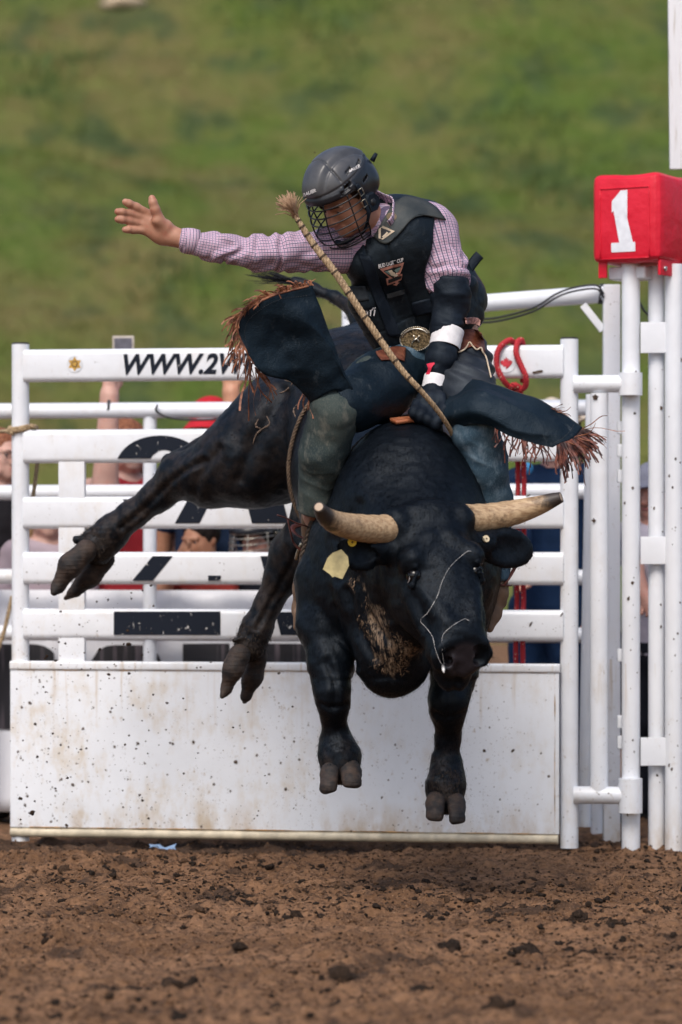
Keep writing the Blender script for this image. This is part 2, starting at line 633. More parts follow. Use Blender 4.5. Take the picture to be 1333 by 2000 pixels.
def clod_field(name, pos, rad, tone, mat, seed=0, flat=.7):
    V, F, T = [], [], []
    for i, (p, r) in enumerate(zip(pos, rad)):
        q = ICO_V + 0
        n = fnoise(q * 1.5 + i * 3.7, 3, seed, .6)
        q = q * (1 + .62 * n)[:, None] * np.array([1, .9, flat])
        a = i * 2.399
        c, s = math.cos(a), math.sin(a)
        q = q @ np.array([[c, -s, 0], [s, c, 0], [0, 0, 1]])
        V.append(q * r + p); F.append(ICO_F + len(ICO_V) * i); T.append(np.full(len(q), tone[i]))
    return obj(name, mesh_np(name, np.vstack(V), np.vstack(F), attrs={'tone': np.concatenate(T)}), mat)

n = 12000
cy = -6.0 + 6.2 * rng.random(n) ** .8
cx = (rng.random(n) - .5) * 2 * (.28 + .1 * (14 + cy)) * 1.05
cl = vnoise(np.stack([cx * 1.6, cy * 1.6, 0 * cx], 1), 31)
keep = rng.random(n) < .22 + 1.1 * cl + .25 * (cy > -2.5)
cx, cy = cx[keep], cy[keep]
cr = .0035 + .011 * rng.random(len(cx)) ** 3.2 + .012 * (rng.random(len(cx)) < .05) * rng.random(len(cx))
cz = gh(cx, cy) + cr * .08
clods = clod_field('dirt_clods', np.stack([cx, cy, cz], 1), cr, np.clip(rng.random(len(cx)) * 1.7 - .75, 0, 1), M_clod, 5)
tag(clods, 'loose brown dirt clods strewn over the churned arena floor', 'dirt', kind='stuff')
# crumbs of soil between them
n = 26000
sy = -5.4 + 5.6 * rng.random(n) ** .75
sx = (rng.random(n) - .5) * 2 * (.28 + .1 * (14 + sy)) * 1.02
sr = .0022 + .0042 * rng.random(n) ** 2
sz = gh(sx, sy) + sr * .2
_b = bmesh.new(); bmesh.ops.create_icosphere(_b, subdivisions=1, radius=1)
LV = np.array([v.co[:] for v in _b.verts]); LF = np.array([[v.index for v in f.verts] for f in _b.faces]); _b.free()
jit = 1 + .35 * rng.standard_normal((n, len(LV), 1))
CV = LV[None] * jit * sr[:, None, None] * np.array([1, 1, .75]) + np.stack([sx, sy, sz], 1)[:, None]
crumbs = obj('soil_crumbs', mesh_np('soil_crumbs', CV.reshape(-1, 3), (LF[None] + len(LV) * np.arange(n)[:, None, None]).reshape(-1, 3), False, attrs={'tone': np.repeat(np.clip(rng.random(n) * 1.6 - .3, 0, 1), len(LV))}), M_clod)
tag(crumbs, 'fine brown soil crumbs covering the arena floor', 'dirt', kind='stuff')
# the larger dark clods
bigp = [(365, 1690, .022), (612, 1705, .022), (640, 1702, .02), (60, 1715, .02), (505, 1725, .018), (452, 1778, .02), (565, 1808, .024), (868, 1865, .03),
        (1030, 1868, .034), (365, 1935, .045), (680, 1920, .03), (820, 1945, .03), (185, 1692, .017), (1135, 1808, .03), (985, 1770, .016), (1210, 1818, .018),
        (230, 1960, .026), (470, 1872, .018), (905, 1735, .014), (120, 1690, .014), (1140, 1868, .018), (270, 1745, .016), (980, 1988, .03), (90, 1850, .014)]
BP, BR = [], []
for px, py, r in bigp:
    y = FPX * CAM_H / (py - 1060.0) - CAM_D
    p = W(px, py, y)
    for k in range(3):
        q = p + np.array([rng.normal(0, r * .7), rng.normal(0, r * .7), 0])
        q[2] = gh(q[:1], q[1:2])[0] + r * .25
        BP.append(q); BR.append(r * (1, .6, .4)[k])
big = clod_field('dirt_lumps', BP, BR, [.0 + .12 * random.random() for _ in BP], M_clod, 9, .75)
tag(big, 'larger dark lumps of turned soil in front of the gate', 'dirt', kind='stuff')

# ------------------------------------------------------------------ hillside
hx = np.linspace(-75, 75, 150); hy = np.concatenate([np.linspace(24, 90, 150), np.linspace(92, 230, 40)])
HX, HY = np.meshgrid(hx, hy, indexing='ij')
def hill_z(x, y):
    t = np.maximum(0, y - 27)
    P = np.stack([x * .12, y * .12, 0 * x], 1)
    return -.3 + .40 * t * sstep(t, -1, 8) + sstep(t, 0, 8) * (.9 * fnoise(P, 3, 41) + .16 * vnoise(P * 7, 44))
HZ = hill_z(HX.ravel(), HY.ravel())
nx, ny = len(hx), len(hy)
ii, jj = np.meshgrid(np.arange(nx - 1), np.arange(ny - 1), indexing='ij')
a = (ii * ny + jj).ravel()
def hill_col(m, lift=1.0):
    p = m.pos()
    n1 = m.noise(m.vmap(p, (1, .5, 1)), .20, 8.0, .72)
    n2 = m.noise(m.vmap(p, (1, .45, 1)), .85, 6.0, .65)
    n3 = m.noise(m.vmap(p, (1, .6, 1)), 2.2, 4.0, .6)
    k = lambda c: tuple(x * lift for x in c)
    c = m.mix(m.ramp(n1, .36, .68), k((.078, .120, .022)), k((.150, .124, .050)))
    c = m.mix(m.math('MULTIPLY', m.ramp(n2, .48, .64), .8), c, k((.046, .072, .030)))
    c = m.mix(m.math('MULTIPLY', m.ramp(n3, .5, .70), .6), c, k((.135, .150, .042)))
    return c
hm = NT('hill_grass')
c = hill_col(hm)
n3 = hm.noise(hm.pos(), 3.0, 4.0, .6)
hm.bs(Base_Color=c, Roughness=.95)
hm.b.inputs['Specular IOR Level'].default_value = .1
hm.bump(n3, .8, .3)
hill = obj('hillside', mesh_np('hillside', np.stack([HX.ravel(), HY.ravel(), HZ], 1), np.stack([a, a + ny, a + ny + 1, a + 1], 1)), hm.m)
hill['kind'] = 'structure'

def blades(n, name, mat, size, spread, seed, per=6, dens=None):
    r = np.random.default_rng(seed)
    y = 33 + 50 * r.random(n); x = (r.random(n) - .5) * (14 + y) * .30
    if dens is not None:
        k = dens(x, y, r); x, y = x[k], y[k]
    m = len(x)
    base = np.stack([x, y, hill_z(x, y) - .03], 1)
    sz = size * (.5 + r.random(m))
    base = np.repeat(base, per, 0); sz = np.repeat(sz, per)
    off = r.normal(0, 1, (m * per, 3)) * np.array([spread, spread, .0])
    ang = r.random(m * per) * 6.283
    d = np.stack([np.cos(ang), np.sin(ang), 0 * ang], 1)
    lean = r.normal(0, .45, (m * per, 3)) * np.array([1, 1, 0]) + np.array([0, 0, 1])
    b = base + off * sz[:, None]
    w = sz * .16
    V = np.stack([b - d * w[:, None], b + d * w[:, None], b + lean * sz[:, None]], 1).reshape(-1, 3)
    return obj(name, mesh_np(name, V, np.arange(len(V)).reshape(-1, 3), False), mat)

def leafy(name, c0, c1, sc=.8):
    m = NT(name)
    q = m.pos()
    m.bs(Base_Color=m.mix(m.ramp(m.noise(q, sc, 4.0), .35, .65), c0, c1), Roughness=.9)
    m.b.inputs['Specular IOR Level'].default_value = .1
    return m.m
gm = NT('grass_blades'); gm.bs(Base_Color=hill_col(gm, 1.12), Roughness=.9); gm.b.inputs['Specular IOR Level'].default_value = .1
g1 = blades(30000, 'hillside_grass', gm.m, .075, 1.2, 51)
tag(g1, 'soft green and straw coloured grass covering the hillside', 'grass', kind='stuff')
def shrub_dens(x, y, r):
    c = vnoise(np.stack([x * .55, y * .28, 0 * x], 1), 61)
    return r.random(len(x)) < sstep(c, .25, .75)
g2 = blades(16000, 'hillside_brush', leafy('dark_brush', (.060, .100, .032), (.088, .128, .042), 1.2), .16, 1.3, 52, 6, shrub_dens)
tag(g2, 'low dark green brush scattered in patches over the hillside', 'brush', kind='stuff')
def rock(px, py, y, r, label):
    s = FPX / (CAM_D + y)
    c = np.array([(px - 666.5) / s, y, 0]); c[2] = hill_z(c[:1], c[1:2])[0] + r * .25
    q = ICO_V * (1 + .3 * fnoise(ICO_V * 1.3 + px, 3, 8))[:, None] * np.array([1.5, 1, .6]) * r + c
    o = obj('boulder', mesh_np('boulder', q, ICO_F), simple('pale_rock_%d' % px, (.42, .33, .23), .9, .3, 2.0))
    return tag(o, label, 'rock')
def hill_y(px, py):
    ys = np.linspace(30, 110, 400); xs = (px - 666.5) / FPX * (CAM_D + ys)
    d = hill_z(xs, ys) - (CAM_H + (1060 - py) / FPX * (CAM_D + ys))
    return ys[np.argmax(d > 0)]
rock(238, 8, hill_y(238, 14), .34, 'pale tan boulder at the top left of the hillside')

# ------------------------------------------------------------------ chute gate
GO = np.array([-1.269, .18, 0.0]); GA = math.atan2(-.36, 2.1505)
gu = np.array([math.cos(GA), math.sin(GA), 0]); gn = np.array([math.sin(GA), -math.cos(GA), 0])
def GP(px, py):
    """pixel -> (u, z) in the gate's plane"""
    a = (px - 666.5) / FPX
    u = (a * (CAM_D + GO[1]) - GO[0]) / (gu[0] - a * gu[1])
    return u, CAM_H + (1060 - py) * (CAM_D + GO[1] + gu[1] * u) / FPX
gate = thing('chute_gate', 'white steel bucking chute gate with flat rails, black lettering and muddy lower panel', 'gate', GO, GA)

def rrect_bar(x0, x1, zc, hz, hy, r, seg=5, yc=0.0):
    """horizontal rounded-rectangle tube along local x"""
    pts = []
    for cx_, cz_, a0 in ((hy - r, hz - r, 0), (-hy + r, hz - r, 90), (-hy + r, -hz + r, 180), (hy - r, -hz + r, 270)):
        for k in range(seg + 1):
            t = R(a0 + 90 * k / seg)
            pts.append((yc + cx_ + r * math.cos(t), zc + cz_ + r * math.sin(t)))
    n = len(pts)
    V = [(x, y, z) for x in (x0, x1) for (y, z) in pts]
    F = [(i, (i + 1) % n, n + (i + 1) % n, n + i) for i in range(n)] + [tuple(range(n))[::-1], tuple(range(n, 2 * n))]
    return MB().add(V, F)

def vround(x, y, z0, z1, r, seg=16):
    return MB().tube([(x, y, z0), (x, y, (z0 + z1) / 2), (x, y, z1)], r, seg)

GWID = 2.18
post_l = vround(0, 0, .02, 1.985, .035); post_r = vround(GWID, 0, .022, 1.985, .035)
o = obj('gate_post', post_l, M_white, gate, True); autosmooth(o)
o = obj('gate_post', post_r, M_white, gate, True); autosmooth(o)
for u in (0, GWID):
    autosmooth(obj('end_cap', vround(u, 0, 1.985, 1.992, .033), M_blackcap, gate, True))
RAILS = [(1.899, .064), (1.580, .066), (1.318, .0635), (1.100, .0635), (.880, .060)]
for z, hz in RAILS:
    o = obj('rail', rrect_bar(.02, GWID - .02, z, hz, .028, .022, yc=-.012), M_white, gate, True); autosmooth(o, 50)
# panel with folded top lip and bottom pipe
pan = MB().box((1.0575, -.040, .392), (2.175, .012, .630), bevel=.003)
panel = obj('kick_panel', pan, M_panel, gate, True); autosmooth(panel)
o = obj('panel_lip', rrect_bar(-.03, 2.147, .716, .017, .026, .008, yc=-.028), M_panel, gate, True); autosmooth(o)
o = obj('bottom_pipe', MB().tube([(-.03, -.03, .058), (1.0, -.03, .058), (2.14, -.03, .058)], .020, 12), M_cream, gate, True); autosmooth(o)
# upright spacer plates between the rails
zs = [(1.514, 1.3815), (1.2545, 1.1635), (1.0365, .940), (.820, .733)]
for z1, z0 in zs:
    o = obj('spacer_plate', MB().box((.215, -.018, (z0 + z1) / 2), (.105, .03, z1 - z0 + .012), bevel=.002), M_white, gate, True)
    autosmooth(o)

def band_poly(pts, name='painted_lettering', parent=gate, front=-.0425, mat=None):
    """flat painted shape on the rails' front face, given as photograph outlines"""
    L = [GP(*q) for q in pts]
    V = [(u, front, z) for u, z in L]
    bm = bmesh.new()
    vs = [bm.verts.new(v) for v in V]
    f = bm.faces.new(vs)
    bmesh.ops.triangulate(bm, faces=[f])
    bm.normal_update()
    me = bpy.data.meshes.new(name); bm.to_mesh(me); bm.free()
    return obj(name, me, mat or M_letter, parent, True)
arch = []
for t in np.linspace(172, 20, 18):
    arch.append((318 + 85 * math.cos(R(t)), 909 - 58 * math.sin(R(t))))
arch = [(q[0], min(q[1], 896)) for q in arch] + [(398, 896)]
inn = [(325 + 28 * math.cos(R(t)), 906 - 27 * math.sin(R(t))) for t in np.linspace(22, 158, 10)]
band_poly(arch + [(q[0], min(q[1], 896)) for q in inn])
band_poly([(243, 975), (264, 975), (252, 983)])
band_poly([(372, 975), (418, 975), (394, 1022), (346, 1022)])
band_poly([(303, 1086), (342, 1086), (303, 1134), (263, 1134)])
band_poly([(227, 1194), (435, 1194), (435, 1240), (227, 1240)])
band_poly([(411, 1124), (436, 1124), (436, 1134), (411, 1134)])
def wx(x0, y): return x0 + (y - 974) * .258
for x0 in (484,):
    for ya, yb in ((852, 896), (974, 1022), (1086, 1135), (1195, 1240)):
        band_poly([(wx(x0, ya), ya), (wx(x0, ya) + 72, ya), (wx(x0, yb) + 72, yb), (wx(x0, yb), yb)])
        m0 = 2 * (wx(x0, 1240) + 40) - wx(x0, ya); m1 = 2 * (wx(x0, 1240) + 40) - wx(x0, yb)
        if ya < 1190: band_poly([(m0 - 30, ya), (m0 + 30, ya), (m1 + 30, yb), (m1 - 30, yb)])

def text_mesh(s, bold=0.0, shear=0.0):
    cu = bpy.data.curves.new('t', 'FONT')
    cu.body = s; cu.size = 1.0; cu.offset = bold; cu.shear = shear; cu.fill_mode = 'FRONT'; cu.resolution_u = 3
    to = bpy.data.objects.new('t', cu); COL.objects.link(to)
    me = bpy.data.meshes.new_from_object(to.evaluated_get(bpy.context.evaluated_depsgraph_get()))
    bpy.data.objects.remove(to); bpy.data.curves.remove(cu)
    V = np.array([v.co[:] for v in me.vertices]); F = [tuple(q.vertices) for q in me.polygons]
    bpy.data.meshes.remove(me)
    V -= V.min(0); V /= V.max(0) + np.array([0, 0, 1])
    return V, F          # unit square

V, F = text_mesh('WWW.2WI', .032, .28)
u0, z1 = GP(246, 692); u1, z0 = GP(497, 731)
obj('web_address_lettering', mesh_np('web_address_lettering', np.stack([u0 + V[:, 0] * (u1 - u0), np.full(len(V), -.0425), z0 + V[:, 1] * (z1 - z0)], 1), F, False), M_letter, gate, True)

def disc(u, z, r, n=24, y=-.0425):
    return MB().add([(u + r * math.cos(t), y, z + r * math.sin(t)) for t in np.linspace(0, 2 * np.pi, n, endpoint=False)], [tuple(range(n))])
def star(u, z, r, ri, n, y, rot=90):
    pts = [(u + (r if k % 2 == 0 else ri) * math.cos(R(rot + 180 * k / n)), y, z + (r if k % 2 == 0 else ri) * math.sin(R(rot + 180 * k / n))) for k in range(2 * n)]
    return MB().add(pts + [(u, y, z)], [(k, (k + 1) % (2 * n), 2 * n) for k in range(2 * n)])
M_gold = simple('gold_sticker', (.55, .32, .05), .5, .3, 200)
M_pale = simple('pale_sticker', (.70, .72, .76), .5)
M_darkbr = simple('dark_print', (.10, .05, .02), .6)
M_red = simple('red_print', (.55, .03, .05), .5)
u, z = GP(151, 712)
bd = obj('badge_sticker', disc(u, z, .032), M_pale, gate, True)
obj('star', star(u, z, .029, .018, 6, -.0433), M_gold, bd, True)
obj('ring', disc(u, z, .013, 18, -.0437), M_darkbr, bd, True)
obj('centre', disc(u, z, .009, 14, -.0441), M_gold, bd, True)
u, z = GP(992, 710)
bd = obj('leaf_sticker', disc(u, z, .037), M_pale, gate, True)
leaf = [(0, 1), (.18, .62), (.42, .74), (.34, .3), (.62, .55), (.70, .38), (1, .36), (.84, .05), (.95, -.06), (.45, -.45), (.5, -.62), (.06, -.55), (.06, -.95)]
leaf = leaf + [(-x, y) for x, y in leaf[::-1]]
bm = bmesh.new(); f = bm.faces.new([bm.verts.new((u + .024 * x, -.0433, z + .024 * y)) for x, y in leaf]); bmesh.ops.triangulate(bm, faces=[f])
me = bpy.data.meshes.new('leaf'); bm.to_mesh(me); bm.free()
obj('leaf', me, M_red, bd, True)
# hinge arms, sleeve collars and the drop bar at the right
M_chip = simple('chipped_rust', (.07, .045, .03), .9, .4, 60)
hinge_u = GP(1233, 1000)[0]
for py in (750, 1553):
    z = GP(1180, py)[1]
    o = obj('hinge_arm', MB().tube([(GWID + .02, -.02, z), (GWID + .12, -.02, z), (hinge_u - .02, -.02, z)], .034, 16), M_white, gate, True); autosmooth(o)
    o = obj('hinge_sleeve', vround(hinge_u, -.02, z - (.045 if py < 1000 else .066), z + (.042 if py < 1000 else .066), .046, 20), M_white, gate, True); autosmooth(o)
ub = GP(1172, 1000)[0]
o = obj('drop_bar', vround(ub, -.015, GP(1172, 1550)[1], GP(1172, 768)[1], .035), M_white, gate, True); autosmooth(o)
# chipped paint
def chip(px, py, w, h, seed, y=-.0424):
    u, z = GP(px, py); r = np.random.default_rng(seed)
    n = 12
    pts = [(u + PX(w, 0) * (.6 + .5 * r.random()) * math.cos(t) + PX(h, 0) * .3 * math.sin(t), y, z + PX(h, 0) * (.5 + .6 * r.random()) * math.sin(t) + .4 * PX(h, 0) * math.cos(t)) for t in np.linspace(0, 2 * np.pi, n, endpoint=False)]
    return obj('paint_chip', MB().add(pts, [tuple(range(n))]), M_chip, gate, True)
chip(1053, 727, 13, 4, 1); chip(1035, 968, 5, 3, 2); chip(1040, 1218, 3, 5, 4); chip(1035, 1088, 4, 2, 5); chip(1100, 1200, 3, 4, 7)
u, z = GP(1166, 777)
obj('paint_chip', star(u, z, .013, .009, 5, -.0515), M_chip, gate, True)
u, z = GP(1163, 1017)
obj('paint_chip', star(u, z, .010, .006, 4, -.0515), M_chip, gate, True)
# rusty weld seams along the panel's edges
M_rust = simple('rust_seam', (.40, .20, .05), .9, .5, 30)
for pts in ([(2.128, .70), (2.129, .5), (2.128, .3), (2.129, .1)], [(.05, .0785), (.7, .0785), (1.4, .0785), (2.12, .0785)], [(.0, .698), (.7, .6985), (1.4, .698), (2.1, .6985)]):
    C = catmull([(u, -.0465, z) for u, z in pts], 120)
    w_ = .0022 * np.clip(.35 + 1.1 * vnoise(C * 14 + 3, 5), 0, 1) + .0002
    obj('weld_seam', MB().tube(C, w_, 5), M_rust, gate, True)
# mud thrown on the panel: small raised spots
MP, MR = [], []
r2 = np.random.default_rng(23)
for k in range(300):
    u = 2.05 * r2.random() ** 1.8; z = .075 + .6 * r2.random() ** (1.5 if u < .7 else 1.0)
    if r2.random() > (.9 if u < .55 else .45 if u < 1.25 else .35): continue
    MP.append((u, -.0465, z)); MR.append(.0012 + .0045 * r2.random() ** 4)
for px, py, r in ((465, 1487, .010), (423, 1531, .007), (255, 1521, .004), (288, 1490, .004), (332, 1512, .004), (455, 1544, .005), (530, 1511, .006), (115, 1543, .005), (950, 1465, .007), (1005, 1465, .006), (980, 1560, .005), (960, 1420, .004), (1075, 1515, .006), (1060, 1470, .004), (560, 1440, .004), (690, 1640, .004)):
    u, z = GP(px, py); MP.append((u, -.047, max(z, .08))); MR.append(r * .8)
V, F = [], []
for i, (p, r) in enumerate(zip(MP, MR)):
    q = ICO_V * (1 + .45 * fnoise(ICO_V * 1.7 + i * 2.1, 2, 3))[:, None] * np.array([1, .28, .8 + .7 * r2.random()]) * r
    a = (r2.random() - .5) * 2
    q = q @ np.array([[math.cos(a), 0, -math.sin(a)], [0, 1, 0], [math.sin(a), 0, math.cos(a)]])
    V.append(q + p); F.append(ICO_F + 42 * i * (len(ICO_V) // 42) if False else ICO_F + len(ICO_V) * i)
sp = obj('mud_spatter', mesh_np('mud_spatter', np.vstack(V), np.vstack(F)), simple('wet_mud', (.075, .045, .027), .7, .3, 80), gate, True)
sp['kind'] = 'stuff'

# ------------------------------------------------------------------ hinge post and the tall white posts on the right
def yg(px):            # depth of the gate plane at a pixel column
    u = GP(px, 1000)[0]
    return GO[1] + gu[1] * u
def vpost(name, label, cx_, w, top, bot, y, square=False, mat=None, extra=None):
    t = thing(name, label, 'post', tuple(W(cx_, bot, y)))
    z0, z1 = W(0, bot, y)[2] - .05, W(0, top, y)[2]
    x = W(cx_, 0, y)[0]; r = PX(w / 2, y)
    mb = MB().box((x, y, (z0 + z1) / 2), (2 * r, 2 * r, z1 - z0), bevel=.006) if square else vround(x, y, z0, z1, r, 20)
    o = obj('shaft', mb, mat or M_post, t); autosmooth(o)
    return t
yh = yg(1233) + .02
p1 = vpost('hinge_post', 'round white steel hinge post carrying the gate under the red number pad', 1233, 36, 514, 1660, yh)
p2 = vpost('round_post', 'round white post just right of the hinge post, tied to it by plates', 1283, 32, 520, 1650, yh + .03)
p3 = vpost('round_post', 'wide white post at the right edge of the picture', 1318, 37, 516, 1655, yh - .02)
for py0, py1 in ((630, 690), (1048, 1102), (1440, 1495)):
    a0, a1 = W(1251, py1, yh), W(1301, py0, yh)
    o = obj('tie_plate', MB().box(((a0[0] + a1[0]) / 2, yh - .025, (a0[2] + a1[2]) / 2), (a1[0] - a0[0], .012, a1[2] - a0[2]), bevel=.002), M_post, p2); autosmooth(o)
for py in (835, 880, 930, 1280, 1410, 1450):
    a0 = W(1212, py, yh + .05)
    o = obj('hinge_lug', MB().box(a0, (.022, .03, .05), bevel=.004), M_post, p1); autosmooth(o)
p4 = vpost('square_post', 'square white post standing behind the hinge post, its paint worn at the foot', 1195, 33, 556, 1632, .34, True, paint_mat('worn_post_paint', base=(.74, .755, .80), dirt=1.2, zlow=.5, zbase=.3))
p5 = thing('slanting_bar', 'thin white bar leaning behind the gate beside the drop bar', 'post', tuple(W(1143, 1610, .22)))
o = obj('shaft', MB().tube([W(1158, 770, .22), W(1150, 1200, .22), W(1142, 1615, .22)], PX(13, .22), 14), M_post, p5); autosmooth(o)

# paint knocked off the posts in small flakes
def flakes(post, cx_, w, y, n, seed):
    r = np.random.default_rng(seed); mb = MB()
    for _ in range(n):
        c = W(cx_ + (r.random() - .5) * w * .7, 620 + 980 * r.random() ** .8, y)
        off = W(cx_, 0, y)[0]; R_ = PX(w / 2, y)
        yy = y - math.sqrt(max(0, R_ ** 2 - (c[0] - off) ** 2)) - .0008
        s_ = .002 + .006 * r.random() ** 2.5; k = 9
        mb.add([(c[0] + s_ * (.5 + .7 * r.random()) * math.cos(t), yy + .0004 * math.cos(t), c[2] + 1.3 * s_ * (.5 + .7 * r.random()) * math.sin(t)) for t in np.linspace(0, 2 * np.pi, k, endpoint=False)], [tuple(range(k))])
    o = obj('paint_flakes', mb.mesh('paint_flakes', False), M_chip, post); o['kind'] = 'stuff'
flakes(p1, 1233, 36, yh, 26, 1); flakes(p2, 1283, 32, yh + .03, 12, 2); flakes(p3, 1318, 37, yh - .02, 24, 3)
# red padded number box
pad = thing('number_pad', 'red padded vinyl box with a white number 1 on top of the posts', 'number box', tuple(W(1235, 540, yh)))
def vinyl():
    m = NT('red_vinyl')
    p = m.objc()
    m.bs(Base_Color=m.mix(m.ramp(m.noise(p, 7.0, 4.0), .3, .7), (.60, .010, .030), (.68, .016, .040)), Roughness=.42)
    m.b.inputs['Specular IOR Level'].default_value = .3
    m.bump(m.math('MULTIPLY_ADD', m.noise(p, 9.0, 3.0), 1.0, m.math('MULTIPLY', m.noise(p, 300.0, 3.0), .06)), .35, .03)
    return m.m
M_vinyl = vinyl()
PA = R(-38)
corner = W(1287, 430, yh - .16)
zc = (W(0, 343, yh)[2] + W(0, 515, yh)[2]) / 2; hz = (W(0, 343, yh)[2] - W(0, 515, yh)[2])
# left face runs from the near corner to the back-left; box in its own frame
ex = np.array([math.cos(R(33)), -math.sin(R(33)), 0]); ey = np.array([math.sin(R(33)), math.cos(R(33)), 0])
LW, LD = .292, .36
cen = corner - ex * LW / 2 + ey * LD / 2; cen[2] = zc
rotz = R(-33)
box = MB().box((0, 0, 0), (LW, LD, hz), bevel=.034)
me = box.mesh('cushion')
bm = bmesh.new(); bm.from_mesh(me); bmesh.ops.subdivide_edges(bm, edges=bm.edges[:], cuts=3, use_grid_fill=True)
for v in bm.verts:
    b = (1 - (2 * v.co.x / LW) ** 2) * (1 - (2 * v.co.y / LD) ** 2) * 0
    f = .006 * max(0, 1 - abs(2 * v.co.x / LW) ** 3) * max(0, 1 - abs(2 * v.co.z / hz) ** 3)
    if v.co.y < -LD * .4: v.co.y -= f
    f = .012 * max(0, 1 - abs(2 * v.co.y / LD) ** 3) * max(0, 1 - abs(2 * v.co.z / hz) ** 3)
    if v.co.x > LW * .4: v.co.x += f
    v.co.z += .004 * math.sin(v.co.x * 25 + 1) * math.cos(v.co.y * 19) * (1 if v.co.z > 0 else .8)
bm.to_mesh(me); bm.free()
for q in me.polygons: q.use_smooth = True
cush = obj('cushion', me, M_vinyl, pad); cush.location = cen; cush.rotation_euler = (0, 0, rotz)
def on_box(name, mb, parent, mat):
    me = mb.mesh(name) if isinstance(mb, MB) else mb
    V = np.array([v.co[:] for v in me.vertices])
    V2 = cen + V[:, :1] * ex + V[:, 1:2] * ey + V[:, 2:] * np.array([0, 0, 1.0])
    me.vertices.foreach_set('co', V2.astype(np.float32).ravel()); me.update()
    return obj(name, me, mat, parent)
fy = -LD / 2
# stitched welt around the number panel
wl = MB()
q = [(-.105, .115), (.108, .115), (.108, -.155), (-.105, -.155)]
for (x0, z0), (x1, z1) in zip(q, q[1:] + q[:1]):
    wl.tube([(x0 + (x1 - x0) * t, fy - .0058 * max(0, 1 - abs(2 * (x0 + (x1 - x0) * t) / LW) ** 3) * max(0, 1 - abs(2 * (z0 + (z1 - z0) * t) / hz) ** 3) - .001, z0 + (z1 - z0) * t) for t in np.linspace(0, 1, 9)], .0028, 6)
on_box('welt', wl, pad, M_vinyl)
one = [(-.062, -.118), (.062, -.118), (.062, -.082), (.022, -.082), (.022, .118), (-.012, .118), (-.058, .078), (-.058, .034), (-.020, .062), (-.020, -.082), (-.062, -.082)]
bm = bmesh.new()
f = bm.faces.new([bm.verts.new((x * .84 - .003, 0, z - .012)) for x, z in one]); bmesh.ops.triangulate(bm, faces=[f])
bmesh.ops.subdivide_edges(bm, edges=bm.edges[:], cuts=4, use_grid_fill=True)
for v in bm.verts:
    v.co.y = fy - .0022 - .006 * max(0, 1 - abs(2 * v.co.x / LW) ** 3) * max(0, 1 - abs(2 * v.co.z / hz) ** 3)
bmesh.ops.recalc_face_normals(bm, faces=bm.faces[:])
me = bpy.data.meshes.new('number_one'); bm.to_mesh(me); bm.free()
on_box('number_one', me, pad, simple('white_vinyl', (.76, .78, .84), .45, .05, 40))
on_box('skirt_flap', MB().box((LW / 2 - .012, .01, -hz / 2 - .022), (.012, LD * .9, .06), bevel=.003), pad, M_vinyl)
on_box('skirt_flap', MB().box((-LW / 2 + .035, fy + .03, -hz / 2 - .02), (.035, .012, .07), bevel=.003), pad, M_vinyl)
scw = MB().tube([(LW / 2 - .007, -LD * .33, -hz / 2 - .026), (LW / 2 + .001, -LD * .33, -hz / 2 - .026)], .009, 12)
on_box('screw', scw, pad, simple('dull_steel', (.45, .45, .45), .35, metal=.9))
brk = MB().box((-.03, -.05, -hz / 2 - .035), (.16, .12, .05), bevel=.01)
on_box('bracket', brk, pad, M_post)

# tall painted board at the top right, held by its own pole outside the picture
brd = thing('sign_board', 'white weathered wooden board hanging at the top right corner', 'board', tuple(W(1420, 1660, .5)))
def wood_white():
    m = NT('weathered_white_wood')
    p = m.objc()
    g = m.noise(m.vmap(p, (14, 14, .8)), 5.0, 6.0, .6)
    m.bs(Base_Color=m.mix(m.ramp(g, .55, .72), (.72, .73, .76), (.42, .38, .33)), Roughness=.7)
    m.bump(g, .5, .006)
    return m.m
x0 = W(1305, 0, .5)[0]; zb = W(0, 330, .5)[2]
obj('plank', MB().box((x0 + .12, .5, zb + .8), (.24, .03, 1.6), rot=(0, R(-.6), 0), bevel=.003), wood_white(), brd)
obj('pole', vround(x0 + .3, .55, -.05, zb + 1.6, .03), M_post, brd)
obj('cross_arm', MB().box((x0 + .2, .53, zb + .4), (.26, .03, .06), bevel=.004), M_post, brd)

# ------------------------------------------------------------------ chute back fence
back = thing('back_fence', 'white pipe fence forming the back of the chute behind the gate', 'fence', tuple(GO - gn * .95))
BO = GO - gn * .95
def BP3(px, py, off=0.0):
    a = (px - 666.5) / FPX
    o3 = BO - gn * off
    u = (a * (CAM_D + o3[1]) - o3[0]) / (gu[0] - a * gu[1])
    y = o3[1] + gu[1] * u
    return np.array([o3[0] + gu[0] * u, y, CAM_H + (1060 - py) * (CAM_D + y) / FPX])
def bpipe(px0, px1, py, r, name='pipe_rail'):
    z = BP3(0, py)[2]
    a, b = BP3(px0, 1000), BP3(px1, 1000); a[2] = b[2] = z
    o = obj(name, MB().tube([a, (a + b) / 2, b], PX(r, .9), 14), M_white, back); autosmooth(o)
for py, r in ((803, 15.5), (962, 15), (1126, 15), (1236, 15)):
    bpipe(-60, 1178, py, r)
for px in (-30, 293, 700, 1168):
    a = BP3(px, 1000, .01); b = a.copy(); a[2] = -.05; b[2] = BP3(0, 803)[2]
    o = obj('upright', MB().tube([a, (a + b) / 2, b], PX(13.5, .9), 14), M_white, back); autosmooth(o)
